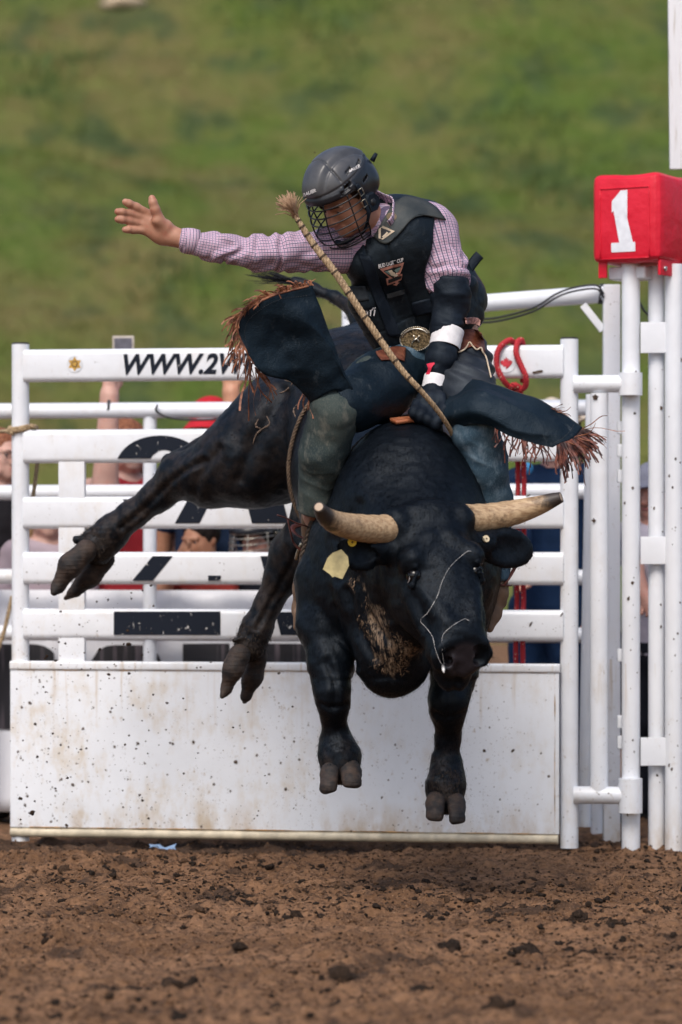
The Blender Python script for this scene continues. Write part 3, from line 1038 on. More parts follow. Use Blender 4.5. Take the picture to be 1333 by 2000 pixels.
# black tape band and loose black cable on the back fence
c0 = BP3(213, 797)
obj('tape_band', MB().tube([c0 + np.array([-.006, 0, 0]), c0 + np.array([.006, 0, 0])], PX(16.3, .9), 16, up=(0, 0, 1)), M_blackcap, back)
cab = tag(obj('cable', MB().tube(catmull([BP3(308, 790, -.05), BP3(306, 803, -.05), BP3(330, 815, -.05), BP3(380, 820, -.05), BP3(440, 816, -.05), BP3(480, 800, -.05)], 30), .005, 8), simple('black_rubber', (.02, .02, .024), .5)), 'thin black cable sagging below the left back fence pipe', 'cable')

# higher pipe rail at the right with cable and gusset
hp = thing('high_pipe_rail', 'sloping white pipe behind the rider running to the square post', 'fence', tuple(W(682, 1600, .75)))
A, B = W(680, 612, 1.1), W(1188, 573, .34)
o = obj('pipe_rail', MB().tube([A, (A + B) / 2, B], PX(17, .7), 16), M_post, hp); autosmooth(o)
o = obj('upright', MB().tube([W(681, 596, 1.1), (W(681, 900, 1.1) + W(681, 1200, 1.1)) / 2, W(681, 1590, 1.1)], PX(13, 1.1), 14), M_post, hp); autosmooth(o)
gs = W(1135, 590, .36); ge = W(1183, 650, .34)
o = obj('gusset', MB().box((gs + ge) / 2, (.13, .012, .03), rot=(0, R(52), 0), bevel=.003), M_post, hp); autosmooth(o)
cm = bpy.data.materials['black_rubber']
cb = MB()
for dx, dz in ((0, 0), (.0, -.014)):
    cb.tube(catmull([W(1180, 570 + 4, .30), W(1165, 557, .30), W(1120, 562, .33), W(1085, 575, .36), W(1040, 602, .4), W(960, 622, .55), W(900, 618, .65)], 40) + np.array([0, 0, dz]), .0045, 8)
cb.tube(catmull([W(1250, 590, .3), W(1262, 610, .3), W(1290, 628, .3), W(1345, 640, .3)], 12), .0045, 8)
cw = W(1172, 574, .36)
for k in range(3):
    th = np.linspace(0, 2 * np.pi, 20)
    rr = PX(18.5, .36)
    cb.tube([cw + np.array([.007 * k + .004 * math.sin(t), rr * math.cos(t), rr * math.sin(t)]) for t in th], .004, 6)
tag(obj('cable', cb, cm), 'black cables strapped along the high pipe rail at the right', 'cable')

# ------------------------------------------------------------------ printed banner low behind the chute
def tarp():
    m = NT('white_tarp')
    p = m.objc()
    w = m.noise(m.vmap(p, (1, 1, .4)), 3.5, 3.0)
    m.bs(Base_Color=m.mix(w, (.70, .71, .76), (.78, .79, .83)), Roughness=.5)
    m.bump(w, .6, .08)
    return m.m
ban = thing('banner', 'white vinyl banner with dark block shapes hung low behind the chute', 'banner', tuple(BP3(300, 1590, .12)))
A = BP3(-70, 1152, .12); B = BP3(640, 1152, .12); zt = BP3(0, 1152, .12)[2]
us = np.linspace(0, 1, 60); zz = np.linspace(.05, zt, 16)
def ban_pt(u, z):
    d = B - A
    w = .012 * math.sin(u * 40 + 3 * z) + .012 * math.sin(u * 17 + 5 * z + 1) + .02 * math.exp(-((u - .58) / .03) ** 2) * (z / zt)
    q = A + d * u; q = q + gn * w * .8; q[2] = z
    return q
V = [ban_pt(u, z) for u in us for z in zz]
F = [(i * 16 + j, (i + 1) * 16 + j, (i + 1) * 16 + j + 1, i * 16 + j + 1) for i in range(59) for j in range(15)]
o = obj('sheet', MB().add(V, F), tarp(), ban)
o.modifiers.new('solid', 'SOLIDIFY').thickness = .003
m = NT('dark_banner_print'); q = m.objc()
m.bs(Base_Color=m.mix(m.ramp(m.noise(m.vmap(q, (1, 1, .06)), 26.0, 4.0), .5, .75), (.018, .017, .022), (.16, .13, .15)), Roughness=.45)
def ban_shape(out):
    zt_, = (BP3(0, 1152, .12)[2],)
    d = B - A; L = np.linalg.norm(d[:2])
    pts = []
    for px, py in out:
        p3 = BP3(px, py, .12)
        u = ((p3 - A)[:2] @ d[:2]) / L ** 2
        pts.append((u, p3[2]))
    u0, u1 = min(p[0] for p in pts), max(p[0] for p in pts)
    # columns between lower and upper outline
    n = 14; V, F = [], []
    P = np.array(pts)
    for i in range(n):
        u = u0 + (u1 - u0) * (i + .5 * (i == 0) - .5 * (i == n - 1)) / (n - 1)
        zs_ = []
        for (a0, b0), (a1, b1) in zip(pts, pts[1:] + pts[:1]):
            if (a0 - u) * (a1 - u) <= 0 and a0 != a1: zs_.append(b0 + (b1 - b0) * (u - a0) / (a1 - a0))
        lo_, hi_ = min(zs_), max(zs_)
        for k in range(5):
            V.append(ban_pt(u, lo_ + (hi_ - lo_) * k / 4) + gn * .006)
    F = [(i * 5 + k, (i + 1) * 5 + k, (i + 1) * 5 + k + 1, i * 5 + k + 1) for i in range(n - 1) for k in range(4)]
    obj('block_letter', MB().add(V, F), m.m, ban)
ban_shape([(-60, 1258), (70, 1258), (95, 1264), (108, 1278), (113, 1300), (113, 1425), (-60, 1425)])
ban_shape([(176, 1290), (190, 1270), (212, 1260), (300, 1260), (325, 1310), (360, 1425), (140, 1425), (170, 1310)])
ban_shape([(356, 1257), (452, 1257), (452, 1425), (356, 1425)])
ban_shape([(508, 1257), (600, 1257), (620, 1425), (495, 1425)])

# ------------------------------------------------------------------ the bull
bull = thing('bull', 'black horned bull leaping head-on with hind legs kicked out to the left', 'bull', tuple(W(790, 1620, -1.9)))
hL = nrm((.94, .33, .06)); hD = np.array([.135, -.46, -.87]); hD = nrm(hD - hL * (hD @ hL)); hF = np.cross(hD, hL)
HM = np.stack([hL, hD, hF])
HO = W(842, 1001, -2.54)
def hp(l, d, f): return HO + 1.05 * l * hL + 1.005 * d * hD + 1.04 * f * hF
def B_(px, py, y, rpx): return (W(px, py, y), PX(rpx, y))

S = SDF()
# trunk
S.ell(W(690, 812, -.76), (.30, .44, .33), .08)
S.cap(W(735, 905, -1.1), W(768, 1010, -1.72), .315, .305, .12)
S.ell(W(795, 985, -2.03), (.235, .27, .28), .10)
S.ell(W(692, 1120, -1.93), (.17, .27, .27), .09)
S.ell(W(888, 1110, -1.93), (.17, .27, .27), .09)
S.ell(W(785, 1150, -2.06), (.26, .25, .27), .10)
S.ell(W(740, 695, -.62), (.13, .16, .12), .10)
# neck, throat, brisket
S.cap(W(798, 1020, -2.15), hp(0, .06, -.16), .235, .155, .10)
S.cap(W(790, 1120, -2.2), hp(0, .18, -.22), .19, .12, .10)
S.cap(hp(0, .22, -.26), W(778, 1250, -2.32), .09, .085, .06, flat=(1, 0, 0), fs=.75)
S.ell(W(768, 1283, -2.22), (.128, .13, .135), .05)
S.ell(W(735, 1200, -2.25), (.075, .08, .14), .05)
# fore legs
S.chain([B_(645, 1140, -1.98, 72), B_(634, 1225, -2.04, 52), B_(644, 1296, -2.10, 42), B_(649, 1350, -2.14, 33.5), B_(652, 1380, -2.12, 27), B_(653.5, 1412, -2.08, 21.5), B_(657, 1446, -2.06, 29), B_(664, 1478, -2.08, 36), B_(666, 1500, -2.09, 34)], .035)
S.chain([B_(885, 1170, -1.98, 72), B_(896, 1262, -2.06, 50), B_(886, 1320, -2.12, 41), B_(877, 1368, -2.16, 36), B_(876, 1400, -2.13, 28), B_(876, 1438, -2.08, 22), B_(873.5, 1494, -2.06, 27), B_(871, 1534, -2.08, 36), B_(871, 1558, -2.09, 34)], .035)
S.ell(W(657, 1462, -2.0), (.035, .05, .05), .03)
S.ell(W(873, 1515, -2.0), (.035, .05, .05), .03)
# hind leg kicked out to the left
S.chain([B_(630, 800, -.72, 138), B_(545, 862, -.80, 118), B_(478, 900, -.82, 92), B_(415, 930, -.78, 60), B_(350, 926, -.72, 39)], .05)
S.chain([B_(352, 905, -.66, 26), B_(330, 903, -.64, 16)], .03)
S.chain([B_(350, 932, -.72, 40), B_(308, 968, -.68, 30), B_(262, 1006, -.64, 26), B_(220, 1040, -.61, 29), B_(190, 1066, -.60, 34)], .03)
S.cap(W(480, 850, -.72), W(350, 898, -.65), PX(46, -.7), PX(17, -.65), .03)
S.cap(W(168, 1058, -.62), W(148, 1054, -.63), PX(9, -.6), PX(5, -.6), .015)
# other hind leg
S.chain([B_(735, 880, -.80, 135), B_(675, 985, -.98, 100), B_(610, 1062, -.98, 60), B_(575, 1085, -.95, 47)], .05)
S.chain([B_(575, 1085, -.95, 43), B_(550, 1125, -.93, 32), B_(523, 1180, -.91, 25), B_(502, 1228, -.90, 29), B_(489, 1260, -.90, 33)], .03)
S.cap(W(590, 1060, -.85), W(560, 1085, -.82), PX(28, -.85), PX(18, -.82), .03)
S.cap(W(473, 1245, -.94), W(458, 1252, -.95), PX(8, -.9), PX(5, -.9), .012)
# tail
S.chain([B_(715, 645, -.50, 26), B_(690, 603, -.42, 17), B_(655, 580, -.36, 13), B_(615, 565, -.32, 11), B_(575, 550, -.30, 9)], .02)
# head
S.ell(hp(0, .10, -.075), (.122, .15, .095), .04, HM)
S.ell(hp(0, .13, -.03), (.112, .175, .05), .04, HM)
S.ell(hp(0, -.012, -.055), (.120, .055, .080), .04, HM)
for sgn in (-1, 1):
    S.ell(hp(.105 * sgn, .012, -.045), (.045, .058, .060), .03, HM)
    S.cap(hp(.030 * sgn, .10, .012), hp(.098 * sgn, .17, .012), .022, .026, .03)
    S.cap(hp(.080 * sgn, .25, -.02), hp(.050 * sgn, .40, .012), .020, .016, .03)
S.cap(hp(0, .2, -.058), hp(0, .42, -.052), .092, .082, .05)
S.ell(hp(0, .455, -.058), (.102, .098, .098), .03, HM)
S.ell(hp(0, .500, -.142), (.066, .060, .042), .02, HM)
pn = nrm(.78 * hD + .62 * hF); pt_ = nrm(.78 * hF - .62 * hD); pc = hp(0, .512, -.030)
def pad_pt(l, v, n=0.0): return pc + l * hL + v * pt_ + n * pn
for sgn in (-1, 1):
    S.cap(hp(.055 * sgn, .24, -.185), hp(.022 * sgn, .455, -.115), .052, .043, .03)
    S.ell(hp(.070 * sgn, .215, -.13), (.060, .13, .10), .04, HM)
    S.ell(hp(.100 * sgn, .160, -.012), (.034, .042, .044), .025, HM)
    S.ell(hp(.094 * sgn, .30, -.065), (.022, .10, .022), .035, HM)
    S.ell(hp(.122 * sgn, .215, -.014), (.026, .026, .032), .010, HM, sub=True)
    S.chain([(hp(.108 * sgn, .212, -.050), .006), (hp(.118 * sgn, .184, -.014), .0090), (hp(.100 * sgn, .202, .024), .006)], .008)
    S.chain([(hp(.108 * sgn, .214, -.050), .005), (hp(.112 * sgn, .250, -.014), .0065), (hp(.100 * sgn, .222, .024), .005)], .008)
    S.chain([(pad_pt(.030 * sgn, .052, -.012), .014), (pad_pt(.066 * sgn, .042, -.012), .016), (pad_pt(.084 * sgn, .010, -.014), .014), (pad_pt(.080 * sgn, -.024, -.012), .012)], .02)
def blunt(P, d):
    # the blunt wet nose: a slanting flat end to the muzzle
    m = ((P - pc) ** 2).sum(1) < .17 ** 2
    if m.any():
        v = (P[m] - pc) @ pt_
        e = (P[m] - pc) @ pn - .004 - .022 * sstep(-v, .056, .085)
        k = .022; dd = d[m]
        h = np.clip(.5 + .5 * (e - dd) / k, 0, 1)
        d[m] = dd * (1 - h) + e * h + k * h * (1 - h)
    return d
S.func(blunt)
for sgn in (-1, 1):
    S.chain([(pad_pt(.046 * sgn, .030, .002), .010), (pad_pt(.064 * sgn, .016, .000), .014), (pad_pt(.058 * sgn, -.006, -.002), .015), (pad_pt(.040 * sgn, -.010, -.020), .010)], .010, sub=True)
    S.chain([(pad_pt(.100 * sgn, -.075, -.11), .006), (pad_pt(.090 * sgn, -.070, -.04), .006), (pad_pt(.062 * sgn, -.070, .000), .006), (pad_pt(0, -.060, .010), .006)], .008, sub=True)
S.cap(pad_pt(0, -.01, .006), pad_pt(0, -.06, .008), .0035, .0035, .008, sub=True)
# ears
e0, e1 = hp(-.115, .085, -.07), W(645, 1066, -2.64)
eax = nrm(e1 - e0); en = nrm(np.cross(eax, (0, 0, 1))); ez = np.cross(en, eax)
S.cap(e0, e0 + (e1 - e0) * .4, .035, .032, .03)
S.ell((e0 + e1) / 2 + np.array([-.005, 0, -.012]), (.092, .016, .060), .03, np.stack([eax, en, ez]))
S.ell((e0 + e1) / 2 + np.array([-.01, -.020, -.012]), (.066, .014, .034), .012, np.stack([eax, en, ez]), sub=True)
f0, f1 = hp(.115, .075, -.07), W(1052, 1070, -2.32)
fax = nrm(f1 - f0); fn = nrm(np.cross(fax, (0, 0, 1))); fz = np.cross(fn, fax)
S.cap(f0, f0 + (f1 - f0) * .3, .035, .035, .03)
S.ell(f0 + (f1 - f0) * .56 + np.array([0, 0, -.012]), (.106, .017, .064), .03, np.stack([fax, fn, fz]))
S.ell(f0 + (f1 - f0) * .58 + np.array([0, -.020, -.012]), (.07, .014, .040), .012, np.stack([fax, fn, fz]), sub=True)
# skin relief: neck folds and muscle
def relief(P, d):
    m = np.abs(d) < .05
    if m.any():
        Q = P[m]
        sc = W(700, 1190, -2.2)
        w = np.exp(-(((Q - sc) / np.array([.16, .4, .22])) ** 2).sum(1))
        ph = (Q[:, 0] * .8 + Q[:, 2] * .55)
        d[m] += w * (.0045 * np.sin(ph * 120 + 6 * vnoise(Q * 5, 3)) * (.5 + .5 * vnoise(Q * 9, 13)) + .006 * vnoise(Q * np.array([18, 10, 9]), 14))
        w2 = np.exp(-(((Q - W(800, 900, -2.2)) / np.array([.2, .3, .22])) ** 2).sum(1))
        d[m] += w2 * .0012 * np.sin(Q[:, 2] * 210 + 5 * vnoise(Q * 9, 4)) * (.5 + .5 * vnoise(Q * 7, 15))
        d[m] += .0040 * vnoise(Q * 14, 6) + .0018 * vnoise(Q * 45, 8) + .009 * vnoise(Q * np.array([7, 5, 4]), 26) * (Q[:, 2] > .75)
        for pts, w_, dp, front_ in (([(705, 1120), (722, 1190), (758, 1250)], .010, .008, 1), ([(680, 1150), (698, 1220), (732, 1285)], .010, .008, 1), ([(655, 1185), (668, 1245), (698, 1300)], .010, .007, 1),
                                    ([(735, 1100), (742, 1150), (762, 1205)], .009, .006, 1), ([(628, 1374), (650, 1382), (676, 1374)], .007, .005, 1), ([(850, 1392), (876, 1400), (905, 1390)], .007, .005, 1),
                                    ([(652, 1060), (640, 1150), (655, 1240)], .022, .010, 1), ([(700, 985), (672, 1060), (668, 1130)], .016, .008, 1), ([(640, 1290), (655, 1340), (652, 1380)], .010, .006, 1), ([(885, 1290), (878, 1340), (878, 1390)], .010, .006, 1),
                                    ([(400, 902), (340, 938), (285, 990), (235, 1030)], .010, .009, 0), ([(560, 775), (505, 860), (470, 940)], .022, .012, 0), ([(585, 1075), (545, 1150), (505, 1225)], .009, .008, 0), ([(430, 880), (395, 925), (380, 975)], .015, .009, 0)):
            sel = (Q[:, 1] < -1.7) if front_ else (Q[:, 1] > -1.3)
            yy = -2.15 if front_ else -.75
            C_ = catmull([W(a_, b_, yy)[[0, 2]] for a_, b_ in pts], 14)
            q2 = Q[sel][:, [0, 2]]
            if len(q2):
                dist = np.full(len(q2), 1e9)
                for c0_, c1_ in zip(C_[:-1], C_[1:]):
                    ba = c1_ - c0_; h_ = np.clip((q2 - c0_) @ ba / (ba @ ba), 0, 1)
                    dist = np.minimum(dist, np.linalg.norm(q2 - c0_ - h_[:, None] * ba, axis=1))
                tmp = d[m]; ts = tmp[sel]; ts += dp * np.exp(-(dist / w_) ** 2) - .35 * dp * np.exp(-((dist - 2.2 * w_) / w_) ** 2); tmp[sel] = ts; d[m] = tmp
        for c, r in ((W(664, 1470, -2.1), .055), (W(872, 1520, -2.1), .06), (W(190, 1065, -.6), .09), (W(487, 1255, -.9), .09)):
            w3 = np.exp(-((Q - c) ** 2).sum(1) / r ** 2)
            d[m] += w3 * (.004 * vnoise(Q * np.array([50, 50, 110]), 9) + .0035 * np.sin(Q[:, 2] * 330 + 4 * vnoise(Q * 25, 19)) * (.4 + .6 * vnoise(Q * 30, 20)))
    return d
S.disp(relief)
V, Q = S.mesh(.0072)
def near(c, r): return np.exp(-((V - c) ** 2).sum(1) / r ** 2)
tan_ = np.maximum.reduce([near(W(755, 1205, -2.35), .075), .8 * near(W(725, 1135, -2.3), .06), .5 * near(W(760, 1300, -2.35), .06), near(W(762, 1265, -2.35), .065), .7 * near(W(795, 1250, -2.38), .07), .6 * near(W(770, 1175, -2.4), .05)])
nose = near(pc - .005 * pt_, .080)
dust = np.clip(sstep(-V[:, 2], -.62, -.40) * (V[:, 1] < -1.6) + near(W(240, 1020, -.6), .28) + near(W(490, 1240, -.9), .2) + .5 * sstep(V[:, 1], -1.5, -.9), 0, 1)
inner = np.maximum(near((e0 + e1) / 2 + np.array([-.01, -.02, -.012]), .05), near(f0 + (f1 - f0) * .58 + np.array([0, -.02, -.012]), .05))

def coat():
    m = NT('black_coat')
    p = m.objc()
    n1 = m.noise(p, 7.0, 5.0)
    hair = m.noise(m.vmap(p, (1, 1, .22)), 260.0, 4.0, .7)
    col = m.mix(m.ramp(n1, .35, .7), (.0016, .0028, .0048), (.0034, .0052, .0082))
    col = m.mix(m.math('MULTIPLY', m.ramp(hair, .55, .75), .5), col, (.0120, .0190, .0300))
    du = m.math('MULTIPLY', m.attr('dust').outputs['Fac'], m.ramp(m.noise(p, 16.0, 6.0, .7), .38, .66))
    col = m.mix(m.math('MULTIPLY', du, .55), col, (.062, .044, .034))
    scar = m.ramp(m.noise(m.vmap(p, (1, 1, 1), (.3, .8, .2)), 9.0, 2.0, .3), .70, .715)
    tn = m.ramp(m.math('MULTIPLY_ADD', m.noise(m.vmap(p, (1, 1, .6)), 20.0, 5.0, .7), 1.2, m.attr('tan').outputs['Fac']), .88, 1.15)
    tst = m.noise(m.vmap(p, (1.0, 1.0, .25), (.0, .5, .0)), 55.0, 5.0, .7)
    col = m.mix(m.math('MULTIPLY', tn, m.ramp(tst, .42, .60)), col, (.38, .27, .18))
    ns = m.attr('nose').outputs['Fac']
    nsm = m.ramp(ns, .45, .7)
    col = m.mix(nsm, col, (.022, .018, .021))
    m.bs(Base_Color=col, Roughness=m.math('MULTIPLY_ADD', nsm, -.16, m.math('MULTIPLY_ADD', n1, .22, .32)))
    m.b.inputs['Specular IOR Level'].default_value = .20
    m.b.inputs['Specular Tint'].default_value = (.74, .86, 1, 1)
    m.b.inputs['Sheen Weight'].default_value = .0
    m.b.inputs['Sheen Roughness'].default_value = .35
    b1 = m.math('MULTIPLY_ADD', hair, 1.0, m.math('MULTIPLY', m.noise(p, 60.0, 4.0), .6))
    m.bump(b1, .38, .005)
    return m.m
M_coat = coat()
body = obj('body', mesh_np('body', V, Q, attrs={'tan': tan_, 'nose': nose, 'dust': dust}), M_coat, bull)
bull_bvh = BVHTree.FromPolygons([Vector(v) for v in V], [tuple(q) for q in Q.tolist()])

# short coat hair and the pale curls under the throat
def vnormals(V, Q):
    fn_ = np.cross(V[Q[:, 2]] - V[Q[:, 0]], V[Q[:, 3]] - V[Q[:, 1]])
    N = np.zeros_like(V)
    for k in range(4): np.add.at(N, Q[:, k], fn_)
    return N / (np.linalg.norm(N, axis=1)[:, None] + 1e-12)
VN = vnormals(V, Q)
def hairs(name, idx, length, width, flow, lift, mat, seed, jit=.25, curl=0.0):
    r = np.random.default_rng(seed)
    n = len(idx)
    P = V[idx] + r.normal(0, .004, (n, 3)); N_ = VN[idx]
    f = np.asarray(flow, float) if np.ndim(flow) == 1 else flow
    f = np.broadcast_to(f, (n, 3)) + r.normal(0, jit, (n, 3))
    f = f - (f * N_).sum(1)[:, None] * N_
    f /= np.linalg.norm(f, axis=1)[:, None] + 1e-9
    L = length * (.5 + r.random(n))[:, None]
    side = np.cross(f, N_)
    w = width * (.6 + .8 * r.random(n))[:, None]
    d = f + lift * N_
    tip = P + d * L + curl * side * L * r.normal(0, 1, (n, 1))
    mid = P + (f + lift * 1.6 * N_) * L * .5
    VV = np.stack([P - side * w, P + side * w, mid - side * w * .8, mid + side * w * .8, tip], 1).reshape(-1, 3)
    b = np.arange(n)[:, None] * 5
    FF = np.concatenate([b + np.array([[0, 1, 3]]), b + np.array([[0, 3, 2]]), b + np.array([[2, 3, 4]])])
    o = obj(name, mesh_np(name, VV, FF, False), mat, bull)
    o['kind'] = 'stuff'
    return o
r_ = np.random.default_rng(3)
front = np.where((V[:, 1] < -1.55) & (VN[:, 1] < .5) & (nose < .35))[0]
idx = r_.choice(front, 60000)
def fur_mat(name, a, b, rough=.5):
    m = NT(name); p = m.objc()
    m.bs(Base_Color=m.mix(m.ramp(m.noise(p, 130.0, 3.0), .42, .68), a, b), Roughness=rough)
    m.b.inputs['Specular IOR Level'].default_value = .10
    return m.m
flow = np.tile(np.array([0, .15, -1.0]), (len(idx), 1))
hd = ((V[idx] - hp(0, .2, -.05)) ** 2).sum(1) < .28 ** 2
flow[hd] = hD * .9 + np.sign((V[idx][hd] - HO) @ hL)[:, None] * hL * .4
hairs('coat_hair', idx, .011, .0008, flow, .07, fur_mat('black_hair', (.0014, .0024, .0040), (.0120, .0160, .0225), .45), 5)
rear = np.where((V[:, 1] >= -1.55) & (VN[:, 1] < .5))[0]
hairs('coat_hair', r_.choice(rear, 16000), .010, .0011, np.array([-.5, .3, -.6]), .07, fur_mat('dusty_black_hair', (.006, .0065, .009), (.019, .018, .020), .45), 6)
tn = np.where((tan_ > .22) & (vnoise(V * np.array([34, 34, 20]), 5) > .02) & (V[:, 1] < -2.1))[0]
hairs('throat_curls', r_.choice(tn, 700), .013, .0010, np.array([.25, -.1, -1.0]), .18, fur_mat('tan_hair', (.07, .042, .026), (.36, .25, .165), .6), 7, .45, .3)
cor = np.where((near(W(664, 1478, -2.1), .05) + near(W(872, 1530, -2.1), .055) + near(W(190, 1062, -.6), .08) + near(W(487, 1252, -.9), .08)) > .35)[0]
hairs('fetlock_hair', r_.choice(cor, 2200), .016, .0012, np.array([0, -.2, -1.0]), .12, fur_mat('muddy_hair', (.018, .015, .014), (.06, .045, .035), .8), 8, .5)

# hooves
def hoof_mat():
    m = NT('hoof_horn'); p = m.objc()
    n1 = m.noise(m.vmap(p, (1, 1, 1)), 18.0, 5.0, .65)
    m.bs(Base_Color=m.mix(m.ramp(n1, .35, .65), (.006, .005, .006), (.045, .028, .020)), Roughness=.75)
    m.bump(m.noise(m.vmap(p, (.4, .4, 3)), 50.0, 4.0), .5, .006)
    return m.m
M_hoof = hoof_mat()
def claw_part(parent, pts, cut=None, k=.02):
    s = SDF(); s.chain(pts, k)
    for c_ in (cut or ()): s.half(*c_, k=.012)
    s.disp(lambda P, d: d + .0004 * np.sin(P[:, 2] * 420) + .0012 * vnoise(P * 60, 2))
    v, q = s.mesh(.004)
    return obj('claw', mesh_np('claw', v, q), M_hoof, parent)
def hoof(pts1, pts2, cut1=None, cut2=None):
    h = bpy.data.objects.new('hoof', None); COL.objects.link(h); h.parent = bull; h.matrix_parent_inverse = wm(bull).inverted()
    claw_part(h, pts1, cut1); claw_part(h, pts2, cut2)
X1, X0 = np.array([1.0, 0, 0]), np.array([-1.0, 0, 0])
hoof([B_(652, 1492, -2.10, 18), B_(648, 1512, -2.13, 20), B_(644, 1538, -2.17, 20)], [B_(679, 1490, -2.10, 18), B_(684, 1510, -2.13, 21), B_(686, 1528, -2.17, 21)],
     [(W(645, 1551, -2.2), (.22, .05, -1)), (W(661, 1520, -2.1), (1, 0, -.10))],
     [(W(685, 1541, -2.2), (-.10, .05, -1)), (W(666, 1515, -2.1), (-1, 0, -.18))])
hoof([B_(858, 1552, -2.10, 18), B_(854, 1570, -2.13, 20), B_(852, 1593, -2.17, 20)], [B_(885, 1554, -2.10, 18), B_(888, 1572, -2.13, 20), B_(890, 1598, -2.17, 20)],
     [(W(851, 1606, -2.2), (-.06, .05, -1)), (W(869, 1570, -2.1), (1, 0, -.12))],
     [(W(890, 1612, -2.2), (.06, .05, -1)), (W(874, 1570, -2.1), (-1, 0, -.10))])
hoof([B_(168, 1076, -.66, 22), B_(138, 1104, -.67, 23), B_(113, 1145, -.66, 13), B_(106, 1156, -.68, 8)], [B_(200, 1092, -.55, 24), B_(174, 1124, -.54, 23), B_(144, 1157, -.53, 11), B_(130, 1170, -.50, 6)],
     [(W(106, 1120, -.6), (-1, 0, .25)), (W(150, 1128, -.6), nrm((.75, .3, -.66)))], [(W(152, 1122, -.55), nrm((-.75, -.2, .5))), (W(150, 1168, -.5), (.2, 0, -1))])
hoof([B_(468, 1280, -.96, 22), B_(454, 1308, -.97, 21), B_(441, 1346, -.96, 11), B_(434, 1358, -.98, 7)], [B_(501, 1284, -.85, 22), B_(492, 1322, -.84, 21), B_(481, 1360, -.83, 9), B_(478, 1370, -.80, 5)],
     [(W(432, 1325, -.98), (-1, 0, .1)), (W(468, 1335, -.9), nrm((1, .2, -.35)))], [(W(470, 1330, -.85), nrm((-1, -.2, .3)))])

# horns
def horn_mat():
    m = NT('horn'); p = m.objc()
    t = m.attr('along').outputs['Fac']
    g = m.noise(m.n('CombineXYZ', X=m.math('MULTIPLY', t, .12), Y=m.n('SeparateXYZ', Vector=p).outputs[1], Z=m.n('SeparateXYZ', Vector=p).outputs[2]).outputs[0], 110.0, 6.0, .7)
    g2 = m.noise(p, 16.0, 5.0, .65)
    col = m.mix(m.ramp(g, .35, .68), (.52, .37, .22), (.27, .165, .085))
    col = m.mix(m.math('MULTIPLY', m.ramp(g2, .52, .68), .7), col, (.11, .065, .035))
    tip = m.ramp(m.math('MULTIPLY_ADD', g2, .35, t), .86, 1.0)
    col = m.mix(tip, col, (.035, .026, .022))
    col = m.mix(m.ramp(t, .985, .99), col, (.42, .31, .22))
    m.bs(Base_Color=col, Roughness=.5)
    m.bump(m.math('MULTIPLY_ADD', g, 1.0, g2), .25, .005)
    return m.m
M_horn = horn_mat()
def horn(ctrl):
    C = catmull(np.array([list(W(a, b, c)) + [PX(r, c)] for a, b, c, r in ctrl]), 40)
    C = np.vstack([C, C[-1] + (C[-1] - C[-2]) * .05])
    n = len(C); rr = C[:, 3] * (1 + .02 * np.sin(np.arange(n) * 1.9) * (np.arange(n) < n * .5))
    rr[-1] = rr[-2] * .55
    mb = MB().tube(C[:, :3], rr, 24)
    me = mesh_np('horn', np.vstack(mb.V), mb.F, attrs={'along': np.repeat(np.linspace(0, 1, n), 24)})
    return obj('horn', me, M_horn, bull)
horn([(800, 1034, -2.50, 33), (775, 1033, -2.54, 30), (735, 1034, -2.60, 28.5), (690, 1029, -2.68, 26), (655, 1020, -2.76, 22.5), (634, 1006, -2.83, 17.5), (623, 990, -2.89, 11)])
horn([(885, 1022, -2.44, 33), (908, 1016, -2.42, 31), (955, 1011, -2.38, 28), (1005, 1001, -2.36, 25), (1050, 988, -2.36, 19.5), (1080, 977, -2.37, 14.5), (1097, 971, -2.38, 10.5)])

# eyes
m = NT('bull_eye')
m.bs(Base_Color=(.004, .0035, .004), Roughness=.10)
m.b.inputs['Specular IOR Level'].default_value = .35
M_eye = m.m
M_sclera = simple('eye_white', (.45, .42, .42), .25, .1)
bm = bmesh.new(); bmesh.ops.create_uvsphere(bm, u_segments=24, v_segments=16, radius=1)
SPH_V = np.array([v.co[:] for v in bm.verts]); SPH_F = [tuple(v.index for v in f.verts) for f in bm.faces]; bm.free()
for sgn in (-1, 1):
    c = hp(.0985 * sgn, .216, -.012)
    ey_ = obj('eye', mesh_np('eye', SPH_V * .0265 + c, SPH_F), M_eye, bull)
    if sgn < 0:
        obj('white_of_eye', MB().tube(catmull([c + hD * a + hF * b - hL * .0235 for a, b in ((.0170, -.012), (.0190, -.002), (.0170, .009), (.011, .016))], 12), [.0006, .001] + [.0014] * 8 + [.001, .0006], 6), M_sclera, ey_)

# ear tags
M_tag = simple('pale_yellow_tag', (.62, .52, .25), .55, .12, 40)
M_btn = simple('yellow_button', (.75, .50, .02), .45, .1, 60)
tg = [(667, 1073), (680, 1087), (682, 1105), (669, 1131), (654, 1126), (650, 1128), (645, 1122), (631, 1112), (640, 1090), (650, 1080)]
V0 = [W(a, b, -2.69) for a, b in tg]; V1 = [v + np.array([.0005, .004, 0]) for v in V0]; k = len(tg)
o = obj('ear_tag', MB().add(V0 + V1, [tuple(range(k)), tuple(range(2 * k - 1, k - 1, -1))] + [(i, k + i, k + (i + 1) % k, (i + 1) % k) for i in range(k)]), M_tag, bull); autosmooth(o)
def button(px, py, y, r, nv, mat):
    c = W(px, py, y); nv = nrm(nv)
    b = obj('tag_button', MB().tube([c, c + nv * .006], PX(r, y), 18), mat, bull); autosmooth(b)
    obj('stud', MB().tube([c + nv * .006, c + nv * .0075], PX(r * .22, y), 8), M_darkbr, b)
pt, nv = cast(bull_bvh, 688, 1057)
button(688, 1059, pt[1] - .012, 8.5, nv * .2 + np.array([.1, -1, 0]), M_btn)
pt, nv = cast(bull_bvh, 949, 1053)
